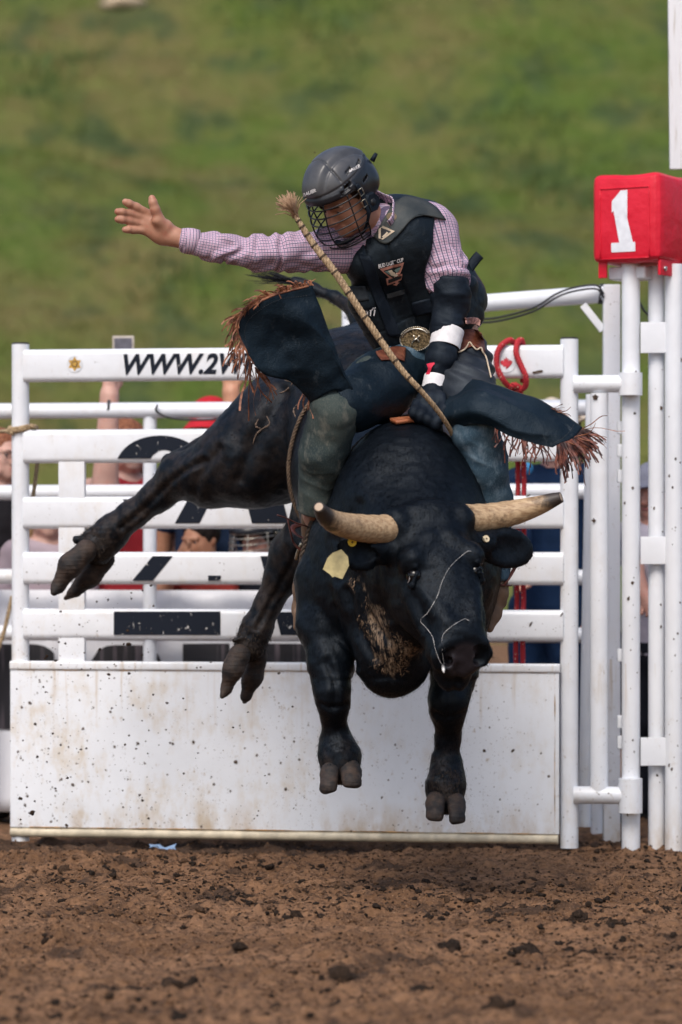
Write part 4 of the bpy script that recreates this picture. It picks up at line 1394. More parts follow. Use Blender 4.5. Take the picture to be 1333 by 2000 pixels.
button(949, 1053, pt[1] - .004, 7, nv * .5 + np.array([.5, -.8, .3]), simple('cream_button', (.60, .50, .33), .5))

# drool strands
def strand(pts, r, bvh, off=.006, n=60):
    P = catmull([cast(bvh, a, b)[0] + cast(bvh, a, b)[1] * off for a, b in pts], n)
    return P, r * (1 + .5 * np.array([vnoise(np.array([[i * .7, 0, 0]]))[0] for i in range(n)]))
mb = MB()
for pts, r in (([(950, 1090), (920, 1077), (900, 1088), (878, 1110), (863, 1140), (855, 1165), (840, 1195), (823, 1212), (836, 1228), (848, 1245), (853, 1268), (858, 1292), (868, 1304)], .00055),
               ([(866, 1300), (863, 1275), (866, 1245), (880, 1227), (905, 1212), (916, 1214)], .0005)):
    P, rr = strand(pts, r, bull_bvh); mb.tube(P, rr, 6)
mb.tube([cast(bull_bvh, 866, 1302)[0] + np.array([0, -.004, 0]), W(867, 1310, -2.86), W(868, 1315, -2.86)], [.006, .004, .001], 8)
m = NT('saliva'); m.bs(Base_Color=(.72, .70, .68), Roughness=.2)
dr = obj('drool', mb, m.m, bull); dr['kind'] = 'stuff'
# old brand scars on the hip
mb = MB()
for pts in ([(521, 812), (527, 828), (512, 838), (500, 850), (494, 868)], [(505, 818), (500, 832), (512, 838)], [(556, 742), (572, 748), (560, 762), (545, 768)], [(580, 790), (574, 802), (578, 815)]):
    P = catmull([cast(bull_bvh, a_, b_)[0] + cast(bull_bvh, a_, b_)[1] * .0005 for a_, b_ in pts], 24)
    mb.tube(P, .0035 * np.sin(np.linspace(.25, 2.9, 24)) * (1 + .3 * np.sin(np.arange(24))), 6)
br_ = obj('brand_scar', mb, simple('scarred_hide', (.16, .11, .08), .8, .4, 60), bull); br_['kind'] = 'stuff'
# tail switch
mb = MB(); r_ = np.random.default_rng(9)
for k in range(46):
    a = W(578, 551, -.30) + r_.normal(0, .006, 3)
    e = W(505 + r_.normal(0, 14), 535 + r_.normal(0, 9), -.27 + r_.normal(0, .02))
    mb.tube(catmull([a, (a * .55 + e * .45) + r_.normal(0, .006, 3), e], 6), [.0018, .0018, .0016, .0014, .001, .0005], 4)
o = obj('tail_switch', mb, fur_mat('tail_hair', (.008, .009, .012), (.03, .03, .034)), bull); o['kind'] = 'stuff'

# flank rope and girth rope looped round the trunk
def girth(center, ax, n=72, off=.010, out=1.0):
    ax = nrm(ax); u = nrm(np.cross(ax, (0, 0, 1))); v = np.cross(u, ax)
    P = []
    for t in np.linspace(0, 2 * np.pi, n, endpoint=False):
        d = u * math.cos(t) + v * math.sin(t)
        loc, no, i, ds = bull_bvh.ray_cast(Vector(center + d * out), Vector(-d))
        P.append(np.array(loc) + d * off if loc is not None else center + d * .32)
    P = np.array(P)
    for _ in range(6): P = (np.roll(P, 1, 0) + 2 * P + np.roll(P, -1, 0)) / 4
    return np.vstack([P, P[:1]])
def twisted(P, r, strands=3, pitch=.05, seg=6, rad=None):
    """helical strands about a path"""
    P = np.asarray(P); T = np.gradient(P, axis=0); T /= np.linalg.norm(T, axis=1)[:, None]
    s = np.concatenate([[0], np.cumsum(np.linalg.norm(np.diff(P, axis=0), axis=1))])
    u = np.array([0, 0, 1.0]) if abs(T[0][2]) < .9 else np.array([1.0, 0, 0])
    U = []
    for t in T:
        u = nrm(u - t * (u @ t)); U.append(u)
    U = np.array(U); Bn = np.cross(T, U)
    rad = np.ones(len(P)) if rad is None else rad
    mb = MB()
    for k in range(strands):
        a = s / pitch * 2 * np.pi + 2 * np.pi * k / strands
        q = P + (r * .52 * rad)[:, None] * (np.cos(a)[:, None] * U + np.sin(a)[:, None] * Bn)
        mb.tube(q, r * .56 * rad, seg)
    return mb
def rope_mat(name, a, b):
    m = NT(name); p = m.objc()
    m.bs(Base_Color=m.mix(m.ramp(m.noise(p, 90.0, 4.0, .7), .35, .65), a, b), Roughness=.85)
    m.bump(m.noise(p, 400.0, 3.0), .6, .003)
    return m.m
M_rope = rope_mat('tan_rope', (.26, .175, .095), (.50, .37, .22))
fl = girth(W(735, 900, -1.16), (.1, -1, -.12), 90)
fp = catmull(fl, 420)
tag(obj('flank_rope', twisted(fp, .0075, 3, .045), rope_mat('brown_rope', (.07, .045, .03), (.17, .115, .075))), 'brown flank rope tied round the belly of the bull', 'rope')

# ------------------------------------------------------------------ the rider
rider = thing('person', 'bull rider in helmet, checked shirt and black vest with one arm flung out', 'person', tuple(W(830, 830, -1.85)))
def skin_mat(name='skin', a=(.36, .17, .105), b=(.46, .235, .155), red=(.42, .13, .085)):
    m = NT(name); p = m.objc()
    c = m.mix(m.ramp(m.noise(p, 14.0, 4.0), .35, .65), a, b)
    c = m.mix(m.math('MULTIPLY', m.ramp(m.noise(p, 30.0, 3.0), .5, .72), .5), c, red)
    m.bs(Base_Color=c, Roughness=.5)
    m.b.inputs['Subsurface Weight'].default_value = .08
    m.b.inputs['Subsurface Radius'].default_value = (.012, .005, .003)
    m.bump(m.noise(p, 160.0, 4.0), .25, .002)
    return m.m
M_skin = skin_mat()
# head frame of the rider
kf = nrm((-.62, -.49, -.61)); ku = np.array([-.30, -.42, .86]); ku = nrm(ku - kf * (ku @ kf)); kr = np.cross(kf, ku)
KM = np.stack([kr, kf, ku])
KH = W(665, 361, -2.10)                      # middle of the helmet
KC = KH - .028 * ku + np.array([.012, 0, -.012])
def kp(r, f, u): return KC + r * kr + f * kf + u * ku
def kh(r, f, u): return KH + r * kr + f * kf + u * ku

def head_prims(S, P, M, sc=1.0):
    e = lambda c, r, k, sub=False: S.ell(P(*[x * sc for x in c]), np.array(r) * sc, k * sc, M, sub)
    e((0, -.005, .012), (.074, .094, .088), .02)
    e((0, .022, -.045), (.062, .066, .070), .03)
    e((0, .064, -.098), (.030, .024, .020), .03)
    for s_ in (-1, 1):
        e((.040 * s_, .052, -.030), (.022, .026, .024), .02)
        e((.050 * s_, .02, -.075), (.018, .05, .03), .025)
        e((.031 * s_, .088, -.004), (.017, .014, .011), .008, True)
        e((.031 * s_, .073, -.004), (.015, .014, .012), .004)
        S.cap(P(.014 * sc * s_, .092 * sc, .012 * sc), P(.048 * sc * s_, .080 * sc, .012 * sc), .0085 * sc, .007 * sc, .012 * sc)
        e((.074 * s_, -.008, -.012), (.009, .020, .030), .008)
        e((.011 * s_, .098, -.044), (.009, .010, .008), .008)
    S.chain([(P(0, .088 * sc, .004 * sc), .009 * sc), (P(0, .100 * sc, -.022 * sc), .0105 * sc), (P(0, .110 * sc, -.040 * sc), .0115 * sc)], .012 * sc)
    S.cap(P(-.020 * sc, .080 * sc, -.066 * sc), P(.020 * sc, .080 * sc, -.066 * sc), .0085 * sc, .0085 * sc, .008 * sc)
    S.cap(P(-.016 * sc, .080 * sc, -.079 * sc), P(.016 * sc, .080 * sc, -.079 * sc), .0085 * sc, .0085 * sc, .008 * sc)
    S.cap(P(-.022 * sc, .094 * sc, -.0725 * sc), P(.022 * sc, .094 * sc, -.0725 * sc), .0025 * sc, .0025 * sc, .004 * sc, sub=True)

def fist_prims(S, g=0.0, k=.012):
    S.cap(W(849, 762, -2.03), W(840, 788, -2.07), PX(25, -2) - g, PX(29, -2) - g, .02)
    S.cap(W(850, 795, -2.07), W(852, 815, -2.07), PX(26, -2) - g, PX(20, -2) - g, .02)
    for i in range(4):
        a, b, c = W(815 + 14.5 * i, 788 + 7 * i, -2.10), W(809 + 14.5 * i, 806 + 7.5 * i, -2.145), W(816 + 14 * i, 823 + 6.5 * i, -2.10)
        S.chain([(a, PX(11, -2) - g), (b, PX(10, -2) - g), (c, PX(9.5, -2) - g)], k)
    S.chain([(W(862, 775, -2.09), PX(11, -2) - g), (W(868, 800, -2.13), PX(10, -2) - g), (W(858, 818, -2.14), PX(9, -2) - g)], k)

S = SDF()
head_prims(S, kp, KM)
S.cap(kp(0, -.02, -.06), W(748, 462, -1.96), .056, .062, .03)
# bare right hand and wrist
RA = [(W(652, 488, -1.99), PX(44, -2)), (W(575, 492, -2.03), PX(36, -2)), (W(500, 494, -2.07), PX(31, -2)), (W(425, 482, -2.10), PX(25, -2)), (W(362, 470, -2.12), PX(20, -2))]
S.chain([(p, r * .6) for p, r in RA], .03)
S.chain([B_(362, 469, -2.12, 18), B_(340, 462, -2.12, 17), B_(322, 455, -2.12, 19)], .02)
S.cap(*[W(318, 447, -2.12), W(291, 424, -2.13)], PX(17, -2), PX(11, -2), .02, flat=(0, 1, 0), fs=.75)
S.cap(*[W(318, 460, -2.12), W(283, 446, -2.13)], PX(17, -2), PX(11, -2), .02, flat=(0, 1, 0), fs=.75)
S.cap(*[W(312, 452, -2.12), W(285, 434, -2.13)], PX(16, -2), PX(11, -2), .02, flat=(0, 1, 0), fs=.75)
S.cap(*[W(322, 442, -2.14), W(308, 430, -2.16)], PX(14, -2), PX(11, -2), .015)
for pts in ([(289, 417, -2.13, 9.0), (266, 404, -2.15, 8.2), (252, 397, -2.165, 7.4), (245, 394, -2.17, 6.6)], [(283, 426, -2.13, 9.0), (254, 417, -2.155, 8.2), (238, 414, -2.175, 7.4), (230, 413, -2.18, 6.6)],
            [(281, 437, -2.13, 8.8), (253, 431, -2.155, 8.0), (238, 429, -2.175, 7.2), (230, 428, -2.18, 6.4)], [(280, 449, -2.13, 8.2), (260, 449, -2.15, 7.2), (250, 448, -2.165, 6.6), (244, 448, -2.17, 6.0)],
            [(312, 430, -2.155, 11.0), (303, 408, -2.17, 9.4), (299, 395, -2.175, 8.2), (297, 387, -2.175, 6.8)]):
    S.chain([B_(*q) for q in pts], .007)
# torso, left arm, hips, legs under the clothes
TA, TB = W(775, 488, -1.90), W(840, 655, -1.74)
tf = nrm((-.28, -.93, -.2))
S.cap(TA, TB, .165, .150, .05, flat=tf, fs=.68)
S.cap(W(840, 660, -1.74), W(850, 712, -1.70), .155, .165, .05, flat=tf, fs=.75)
LA = [(W(846, 452, -1.90), PX(47, -1.9)), (W(872, 535, -1.93), PX(37, -1.9)), (W(884, 592, -1.94), PX(33, -1.9)), (W(868, 670, -1.99), PX(27, -2)), (W(850, 742, -2.02), PX(21, -2))]
S.chain([(p, r * .85) for p, r in LA], .03)
fist_prims(S, .004)
TR = [(W(800, 722, -1.80), PX(68, -1.8)), (W(730, 758, -1.98), PX(60, -2)), (W(656, 800, -2.13), PX(46, -2.1)), (W(630, 890, -2.06), PX(43, -2)), (W(614, 980, -1.98), PX(34, -2))]
TL = [(W(884, 722, -1.80), PX(66, -1.8)), (W(905, 770, -1.96), PX(58, -2)), (W(928, 836, -2.10), PX(43, -2.1)), (W(945, 910, -2.04), PX(42, -2)), (W(962, 985, -2.0), PX(37, -2)), (W(968, 1105, -1.95), PX(27, -1.9))]
for T_ in (TR, TL): S.chain([(p, r * .82) for p, r in T_], .03)
S.chain([(TR[-1][0], PX(26, -2)), B_(614, 1050, -1.78, 17), B_(606, 1120, -1.66, 15), B_(598, 1185, -1.58, 12)], .03)
S.chain([(TL[-1][0], PX(22, -2)), B_(964, 1160, -1.95, 18), B_(959, 1215, -1.98, 9)], .03)
V, Q = S.mesh(.0042)
obj('body', mesh_np('body', V, Q), M_skin, rider)
# eyes, brows and stubble are small but real
M_hairb = fur_mat('brown_hair', (.030, .018, .012), (.07, .042, .028))
for s_ in (-1, 1):
    e_ = obj('eye', mesh_np('eye', SPH_V * .0115 + kp(.031 * s_, .0765, -.004), SPH_F), M_sclera, rider)
    obj('iris', mesh_np('iris', SPH_V * .0060 + kp(.031 * s_, .0835, -.006), SPH_F), M_eye, e_)
    obj('eyebrow', MB().tube(catmull([kp(.014 * s_, .100, .012), kp(.032 * s_, .097, .018), kp(.050 * s_, .084, .014)], 8), [.002, .0035, .004, .004, .004, .0035, .003, .0015], 6), M_hairb, rider)

# ---- checked shirt
def limb_coords(V, chain):
    """distance along a limb and direction round it, for woven patterns"""
    best = np.full(len(V), 1e9); al = np.zeros(len(V)); cs = np.zeros(len(V)); sn = np.zeros(len(V)); acc = 0
    for (a, ra), (b, rb) in zip(chain[:-1], chain[1:]):
        ax = b - a; L = np.linalg.norm(ax); ax = ax / L
        t = np.clip((V - a) @ ax, 0, L); q = V - a - t[:, None] * ax
        d = np.linalg.norm(q, axis=1) - (ra + (rb - ra) * t / L)
        u = nrm(np.array([0, -1, .3]) - ax * (np.array([0, -1, .3]) @ ax)); w = np.cross(ax, u)
        m = d < best
        best[m] = d[m]; al[m] = acc + ((V - a) @ ax)[m]; cs[m] = (q @ u)[m]; sn[m] = (q @ w)[m]
        acc += L
    nn = np.sqrt(cs ** 2 + sn ** 2) + 1e-9
    return best, al, cs / nn, sn / nn
S = SDF()
S.chain([(p, r) for p, r in RA], .03)
S.cap(RA[-1][0], W(355, 469, -2.12), RA[-1][1] * 1.12, RA[-1][1] * 1.15, .006)
S.chain([(LA[0][0], PX(49, -1.9)), (LA[1][0], PX(40, -1.9)), (W(876, 552, -1.93), PX(38, -1.9))], .03)
S.cap(W(690, 484, -1.97), W(830, 450, -1.90), PX(46, -1.9), PX(47, -1.9), .05)
S.cap(TA, TB, .168, .152, .05, flat=tf, fs=.68)
S.cap(W(738, 440, -1.99), W(756, 475, -1.96), .070, .085, .04)
S.half(W(354, 469, -2.12), (-1, 0, .15), .006)
armR = [(p, r) for p, r in RA]; armL = [(p, r) for p, r in LA]
def folds(P, d):
    m = np.abs(d) < .04
    if m.any():
        Q_ = P[m]
        b1, a1, c1, s1 = limb_coords(Q_, armR); b2, a2, c2, s2 = limb_coords(Q_, armL)
        w1 = np.exp(-np.maximum(b1, 0) / .03) * (Q_[:, 0] < W(690, 0, -2)[0]); w2 = np.exp(-np.maximum(b2, 0) / .03) * (Q_[:, 0] > W(770, 0, -2)[0])
        ph = np.arctan2(s1, c1)
        n = vnoise(Q_ * 22, 5)
        d[m] += w1 * (.0062 * np.sin(a1 * 80 + 1.9 * ph + 4.0 * n) * sstep(a1, .0, .1) * (1 - sstep(a1, .42, .50)) + .009 * vnoise(Q_ * np.array([9, 9, 26]), 7))
        ph = np.arctan2(s2, c2)
        d[m] += w2 * (.0080 * np.sin(a2 * 105 + 1.6 * ph + 4.2 * n) * sstep(a2, .06, .14) + .006 * vnoise(Q_ * 26, 8))
    return d
S.disp(folds)
V, Q = S.mesh(.0050)
b1, a1, c1, s1 = limb_coords(V, armR); b2, a2, c2, s2 = limb_coords(V, armL)
m1 = (V[:, 0] < W(690, 0, -2)[0])
weave = np.where(m1[:, None], np.stack([a1, c1, s1], 1), np.stack([a2, c2, s2], 1))
def plaid(name='checked_shirt', attr='weave', wa=.72, wb=.85):
    m = NT(name)
    v = m.attr(attr).outputs['Vector']
    sx = m.n('SeparateXYZ', Vector=v)
    al = m.math('MULTIPLY', sx.outputs[0], 1 / .0095)
    an = m.math('MULTIPLY', m.math('ARCTAN2', sx.outputs[2], sx.outputs[1]), .062 / .0125)
    def line(x, w):
        return m.math('LESS_THAN', m.math('FRACT', x), w)
    la, lb = line(al, .24), line(an, .24)
    col = m.mix(m.noise(v, 9.0), (.60, .49, .60), (.68, .58, .67))
    col = m.mix(m.math('MULTIPLY', line(m.math('ADD', al, .5), .3), .45), col, (.42, .16, .27))
    col = m.mix(m.math('MULTIPLY', line(m.math('ADD', an, .5), .3), .45), col, (.42, .16, .27))
    col = m.mix(m.math('MAXIMUM', m.math('MULTIPLY', la, wa), m.math('MULTIPLY', lb, wb)), col, (.045, .035, .095))
    m.bs(Base_Color=col, Roughness=.85)
    m.b.inputs['Specular IOR Level'].default_value = .2
    m.bump(m.noise(m.objc(), 120.0, 4.0), .2, .003)
    return m.m
M_shirt = plaid()
shirt = obj('shirt', mesh_np('shirt', V, Q, attrs={'weave': weave}), M_shirt, rider)
# turned-up collar
nA, nB = kp(0, -.03, -.075), W(748, 452, -1.97); nax = nrm(nA - nB); nu = nrm(np.cross(nax, tf)); nv = np.cross(nu, nax)
V, F, A_ = [], [], []
n, k = 40, 8
for i in range(n):
    t = R(-140 + 280 * i / (n - 1))          # open at the front of the throat
    dv = (-tf) - nax * ((-tf) @ nax); dv = nrm(dv); dw = np.cross(nax, dv)
    d = dv * math.cos(t) + dw * math.sin(t)
    for j in range(k):
        h = j / (k - 1)
        V.append(nB + nax * (.012 + h * .085 * (1 + .35 * math.cos(t - R(60)))) + d * (.070 + .010 * math.sin(h * 3) + .028 * h ** 2 + .004 * math.sin(i * .9)))
        A_.append((h * .06, math.cos(t), math.sin(t)))
F = np.array([(i * k + j, (i + 1) * k + j, (i + 1) * k + j + 1, i * k + j + 1) for i in range(n - 1) for j in range(k - 1)])
o = obj('collar', mesh_np('collar', V, F, attrs={'weave': np.array(A_)}), M_shirt, shirt)
o.modifiers.new('solid', 'SOLIDIFY').thickness = .003
cu_p = np.array([W(356, 469.5, -2.12), W(364, 470, -2.118), W(374, 471, -2.115), W(386, 473, -2.11)])
mb = MB().tube(cu_p, [PX(23.5, -2.1), PX(25.5, -2.1), PX(26, -2.1), PX(25, -2.1)], 28, False)
o = obj('cuff', mesh_np('cuff', np.vstack(mb.V), mb.F, attrs={'weave': np.array([(d_, math.cos(t), math.sin(t)) for d_ in (0, .014, .031, .052) for t in np.linspace(0, 2 * np.pi, 28, endpoint=False)])}), plaid('striped_cuff', 'weave', .85, .3), shirt)
o.modifiers.new('s', 'SOLIDIFY').thickness = .003
# ---- protective vest
def leather(name, a, b, rough=.55, scale=9.0, scuff=(.10, .105, .11), sc_amt=.5, bump=.35):
    m = NT(name); p = m.objc()
    c = m.mix(m.ramp(m.noise(p, scale, 5.0), .35, .65), a, b)
    sc_ = m.math('MULTIPLY', m.ramp(m.noise(m.vmap(p, (1, 1, .5), (.4, .2, .6)), 26.0, 6.0, .75), .56, .76), sc_amt)
    c = m.mix(sc_, c, scuff)
    m.bs(Base_Color=c, Roughness=m.math('MULTIPLY_ADD', sc_, .3, rough))
    m.b.inputs['Specular IOR Level'].default_value = .26
    m.b.inputs['Specular Tint'].default_value = (.7, .85, 1, 1)
    m.bump(m.math('MULTIPLY_ADD', m.noise(p, 220.0, 4.0), .4, m.noise(p, 24.0, 4.0)), bump, .008)
    return m.m
M_vest = leather('vest_leather', (.0036, .0060, .0090), (.0085, .0125, .0165), .45, 9.0, (.050, .056, .062), .75)
M_yoke = leather('vest_yoke_leather', (.028, .033, .034), (.055, .058, .054), .55, 12.0, (.13, .11, .08), .45)
M_black = leather('black_gear', (.0032, .0055, .0100), (.0075, .0110, .0180), .6, 20.0, (.05, .052, .06), .3)
S = SDF()
S.cap(W(772, 486, -1.905), W(838, 655, -1.75), .185, .168, .05, flat=tf, fs=.70)
S.cap(W(712, 512, -1.99), W(790, 464, -1.96), .072, .090, .06)
S.cap(W(715, 590, -1.93), W(760, 655, -1.86), .06, .07, .05)
S.cap(W(735, 462, -1.97), W(838, 428, -1.86), .056, .060, .05)
S.cap(W(800, 470, -1.85), W(885, 590, -1.72), .13, .12, .05)
S.cap(kp(0, -.02, -.05), W(738, 430, -1.99), .070, .060, .02, sub=True)
S.cap(W(846, 470, -1.925), W(885, 560, -1.96), PX(54, -1.9), PX(46, -1.9), .012, sub=True)
S.cap(W(652, 490, -1.99), W(560, 492, -2.03), PX(52, -2), PX(50, -2), .012, sub=True)
S.half(W(836, 664, -1.80), nrm(TB - TA + np.array([-.02, 0, 0])), .012)
def seams(P, d):
    m = np.abs(d) < .03
    if m.any():
        Q_ = P[m]
        # raised placket down the front and horizontal panel seams
        ax = nrm(TB - TA); side = np.cross(ax, tf)
        x = (Q_ - TA) @ side; t = (Q_ - TA) @ ax; fr = ((Q_ - TA) @ tf) > .02
        d[m] += fr * (.007 * np.exp(-((x + .020) / .0045) ** 2) + .007 * np.exp(-((x - .048) / .0035) ** 2) + .0030 * np.exp(-((t - .10) / .004) ** 2) * (x > .048) + .003 * np.exp(-((t - .19) / .004) ** 2))
        d[m] += .0035 * vnoise(Q_ * 13, 4) + .0012 * vnoise(Q_ * 50, 6)
    return d
S.disp(seams)
V, Q = S.mesh(.0055)
vest = obj('vest', mesh_np('vest', V, Q), M_vest, rider)
vest_bvh = BVHTree.FromPolygons([Vector(v) for v in V], [tuple(q) for q in Q.tolist()])

def hug(name, grid, bvh, mat, parent, off=.006, nu=16, nv=16, thick=.004):
    """a thin piece laid on a curved surface; grid of photograph points"""
    G = np.array(grid, float)
    rows = np.array([catmull(r, nv) for r in G])
    full = np.array([catmull(rows[:, j], nu) for j in range(nv)]).transpose(1, 0, 2)
    V = []
    for r in full:
        for a, b in r:
            p, no = cast(bvh, a, b); V.append(p + no * off)
    F = np.array([(i * nv + j, (i + 1) * nv + j, (i + 1) * nv + j + 1, i * nv + j + 1) for i in range(nu - 1) for j in range(nv - 1)])
    # calm the depth
    A = np.array(V).reshape(nu, nv, 3)
    for _ in range(4):
        B2 = A.copy(); B2[1:-1] = (A[:-2] + 2 * A[1:-1] + A[2:]) / 4; A = B2
        B2 = A.copy(); B2[:, 1:-1] = (A[:, :-2] + 2 * A[:, 1:-1] + A[:, 2:]) / 4; A = B2
    o = obj(name, mesh_np(name, A.reshape(-1, 3), F), mat, parent)
    md = o.modifiers.new('solid', 'SOLIDIFY'); md.thickness = thick; md.offset = 0
    return o
def mark(name, polys_px, bvh, mat, parent, off=.009):
    """flat print on cloth: list of polygons in photograph pixels, draped over the surface"""
    bm = bmesh.new()
    for poly in polys_px:
        bm.faces.new([bm.verts.new((a, b, 0)) for a, b in poly])
    bmesh.ops.triangulate(bm, faces=bm.faces[:])
    bmesh.ops.subdivide_edges(bm, edges=bm.edges[:], cuts=3, use_grid_fill=True)
    for v in bm.verts:
        p, no = cast(bvh, v.co.x, v.co.y); v.co = Vector(p + no * off)
    me = bpy.data.meshes.new(name); bm.to_mesh(me); bm.free()
    return obj(name, me, mat, parent)
def text_mark(name, s, quad, bvh, mat, parent, off=.010, bold=.02, shear=0):
    """quad: bottom-left, bottom-right, top-left photograph corners"""
    V, F = text_mesh(s, bold, shear)
    bl, br, tl = map(np.array, quad)
    P = []
    for x, y, _ in V:
        q = bl + (br - bl) * x + (tl - bl) * y
        p, no = cast(bvh, *q); P.append(p + no * off)
    return obj(name, mesh_np(name, np.array(P), F, False), mat, parent)
# shoulder yokes
vs_bvh = bvh_of(vest, shirt)
yk = hug('shoulder_yoke', [[(731, 462), (742, 440), (762, 408), (790, 388)], [(748, 478), (760, 455), (785, 425), (822, 394)], [(766, 472), (782, 455), (806, 425), (850, 408)], [(778, 455), (792, 440), (815, 421), (868, 432)]], vs_bvh, M_yoke, vest, .010, thick=.006)
yb = bvh_of(yk)
mark('yoke_patch', [[(765 + 11 * math.cos(t), 424 + 8 * math.sin(t)) for t in np.linspace(0, 6.28, 14)]], yb, simple('worn_suede', (.16, .12, .07), .8), vest, .005)
M_cream2 = simple('cream_thread', (.55, .45, .33), .7)
M_blk = simple('black_patch', (.008, .009, .012), .6)
mark('triangle_patch', [[(740, 438), (772, 452), (740, 474)]], yb, M_cream2, vest, .006)
mark('triangle_patch', [[(744, 444), (765, 453), (744, 467)]], yb, M_blk, vest, .0072)
mark('flame_mark', [[(746, 463), (756, 453), (752, 460), (760, 455), (750, 464)]], yb, M_cream2, vest, .0080)
text_mark('patch_lettering', 'PHOENIX', [(746, 444), (763, 451.5), (747, 440.5)], yb, M_cream2, vest, .0078)
mark('triangle_patch', [[(655, 482), (676, 490), (667, 502)]], vest_bvh, M_cream2, vest, .006)
mark('triangle_patch', [[(659, 485), (672, 490), (666, 497)]], vest_bvh, M_blk, vest, .0072)
# chest emblem
M_pink = simple('salmon_thread', (.45, .20, .15), .7); M_teal = simple('teal_thread', (.16, .24, .22), .7); M_wht = simple('white_thread', (.60, .58, .58), .7)
mark('emblem', [[(741, 523), (789, 510), (775, 552)], [(754, 541), (785, 532), (786, 544), (757, 553)]], vest_bvh, M_pink, vest, .009)
mark('emblem', [[(748, 526), (783, 516), (773, 544)]], vest_bvh, M_blk, vest, .0102)
mark('emblem', [[(766, 524), (782, 519), (775, 538)], [(750, 527), (760, 525), (764, 535)]], vest_bvh, M_teal, vest, .0110)
mark('emblem', [[(758, 543), (784, 535), (785, 541), (759, 549)]], vest_bvh, M_blk, vest, .0106)
mark('emblem', [[(757, 526), (764, 524), (770, 532), (778, 533), (772, 537), (764, 534)]], vest_bvh, M_cream2, vest, .0118)
mark('emblem', [[(767, 552), (778, 549), (775, 554)]], vest_bvh, M_pink, vest, .0095)
text_mark('emblem_lettering', 'BUD LIGHT CUP', [(739, 522), (788, 508), (738, 515)], vest_bvh, M_wht, vest, .011, .03)
text_mark('emblem_lettering', 'TOUR', [(762, 547), (782, 541), (761, 542)], vest_bvh, M_pink, vest, .0116, .03) if False else None
text_mark('vest_lettering', 'infi', [(704, 613), (731, 615), (706, 597)], vest_bvh, M_wht, vest, .009, .0)
mark('velcro_patch', [[(755, 572), (793, 562), (794, 571), (757, 581)]], vest_bvh, leather('worn_velcro', (.03, .033, .036), (.06, .06, .06), .8), vest, .008)
hug('front_placket', [[(700, 496), (712, 498), (724, 500)], [(722, 560), (735, 563), (748, 564)], [(742, 615), (756, 617), (768, 616)], [(758, 655), (771, 658), (783, 655)]], vest_bvh, M_black, vest, .006, 20, 8, .006)
hug('side_tab', [[(686, 560), (700, 556), (714, 556)], [(690, 575), (703, 572), (718, 571)], [(694, 590), (706, 588), (721, 586)]], vest_bvh, leather('worn_tab', (.012, .014, .017), (.03, .032, .034), .7), vest, .006, 8, 8, .005)
hug('side_tab', [[(806, 590), (835, 582), (858, 580)], [(808, 604), (836, 597), (860, 594)], [(811, 618), (838, 611), (862, 607)]], vest_bvh, M_black, vest, .006, 8, 8, .005)
# side strap standing up at the back, rear panel
sp = obj('side_strap', MB().tube(catmull([W(906, 552, -1.82), W(915, 527, -1.80), W(930, 506, -1.79), (W(938, 497, -1.79))], 10), PX(10, -1.8), 8, ell=.25, up=(0, -1, 0)), M_black, vest)
obj('side_buckle', MB().tube([W(911, 538, -1.85), W(911, 538, -1.86)], PX(5, -1.8), 10), simple('steel_buckle', (.5, .5, .52), .3, metal=1), sp)
S = SDF()
S.cap(W(905, 560, -1.78), W(918, 618, -1.74), .052, .050, .03, flat=(0, 1, 0), fs=1.5)
S.disp(lambda P, d: d + .004 * vnoise(P * 22, 3))
v, q = S.mesh(.006)
obj('side_panel', mesh_np('side_panel', v, q), M_vest, vest)

# ---- arm brace, tape and glove on the riding arm
S = SDF()
S.chain([(W(870, 540, -1.93), PX(38, -1.9)), (W(880, 592, -1.94), PX(35, -1.9)), (W(872, 640, -1.97), PX(28, -2)), (W(860, 700, -2.01), PX(25, -2)), (W(851, 742, -2.02), PX(21, -2))], .03)
S.cap(W(866, 692, -2.005), W(864, 700, -2.01), PX(29, -2), PX(27, -2), .01)
S.cap(W(880, 556, -1.95), W(884, 575, -1.955), PX(37, -1.9), PX(37, -1.9), .01)
S.half(W(876, 541, -1.93), (.05, 0, 1), .008)
def gearfold(P, d):
    m = np.abs(d) < .03
    if m.any():
        Q_ = P[m]
        d[m] += .0035 * vnoise(Q_ * np.array([20, 20, 60]), 3) + .0030 * np.sin(Q_[:, 2] * 150 + Q_[:, 0] * 60 + 6 * vnoise(Q_ * 11, 9)) * (.4 + .6 * vnoise(Q_ * 16, 29)) * (Q_[:, 2] > W(0, 640, -2)[2])
    return d
S.disp(gearfold)
v, q = S.mesh(.0045)
arm = obj('arm_brace', mesh_np('arm_brace', v, q), M_black, rider)
arm_bvh = bvh_of(arm)
M_tape = simple('white_tape', (.74, .73, .75), .7, .08, 30, .3)
def tape(a, b, ra, rb):
    n = 7
    P = [a + (b - a) * t for t in np.linspace(0, 1, n)]
    rr = [(ra + (rb - ra) * t) * (1 + (.02 if i % 2 else 0)) for i, t in enumerate(np.linspace(0, 1, n))]
    obj('wrist_tape', MB().tube(P, rr, 24, False), M_tape, arm)
tape(W(876, 643, -1.975), W(869, 678, -1.995), PX(32, -2), PX(30, -2))
tape(W(853, 736, -2.02), W(847, 764, -2.035), PX(24, -2), PX(24, -2))
mark('red_logo', [[(836, 712), (850, 707), (851, 711), (845, 718), (841, 733), (835, 732), (839, 719)]], arm_bvh, simple('bright_red_print', (.65, .02, .06), .6), arm, .006)
S = SDF(); fist_prims(S, 0, .012)
S.disp(lambda P, d: d + .0018 * vnoise(P * 55, 3))
v, q = S.mesh(.004)
obj('glove', mesh_np('glove', v, q), M_black, rider)

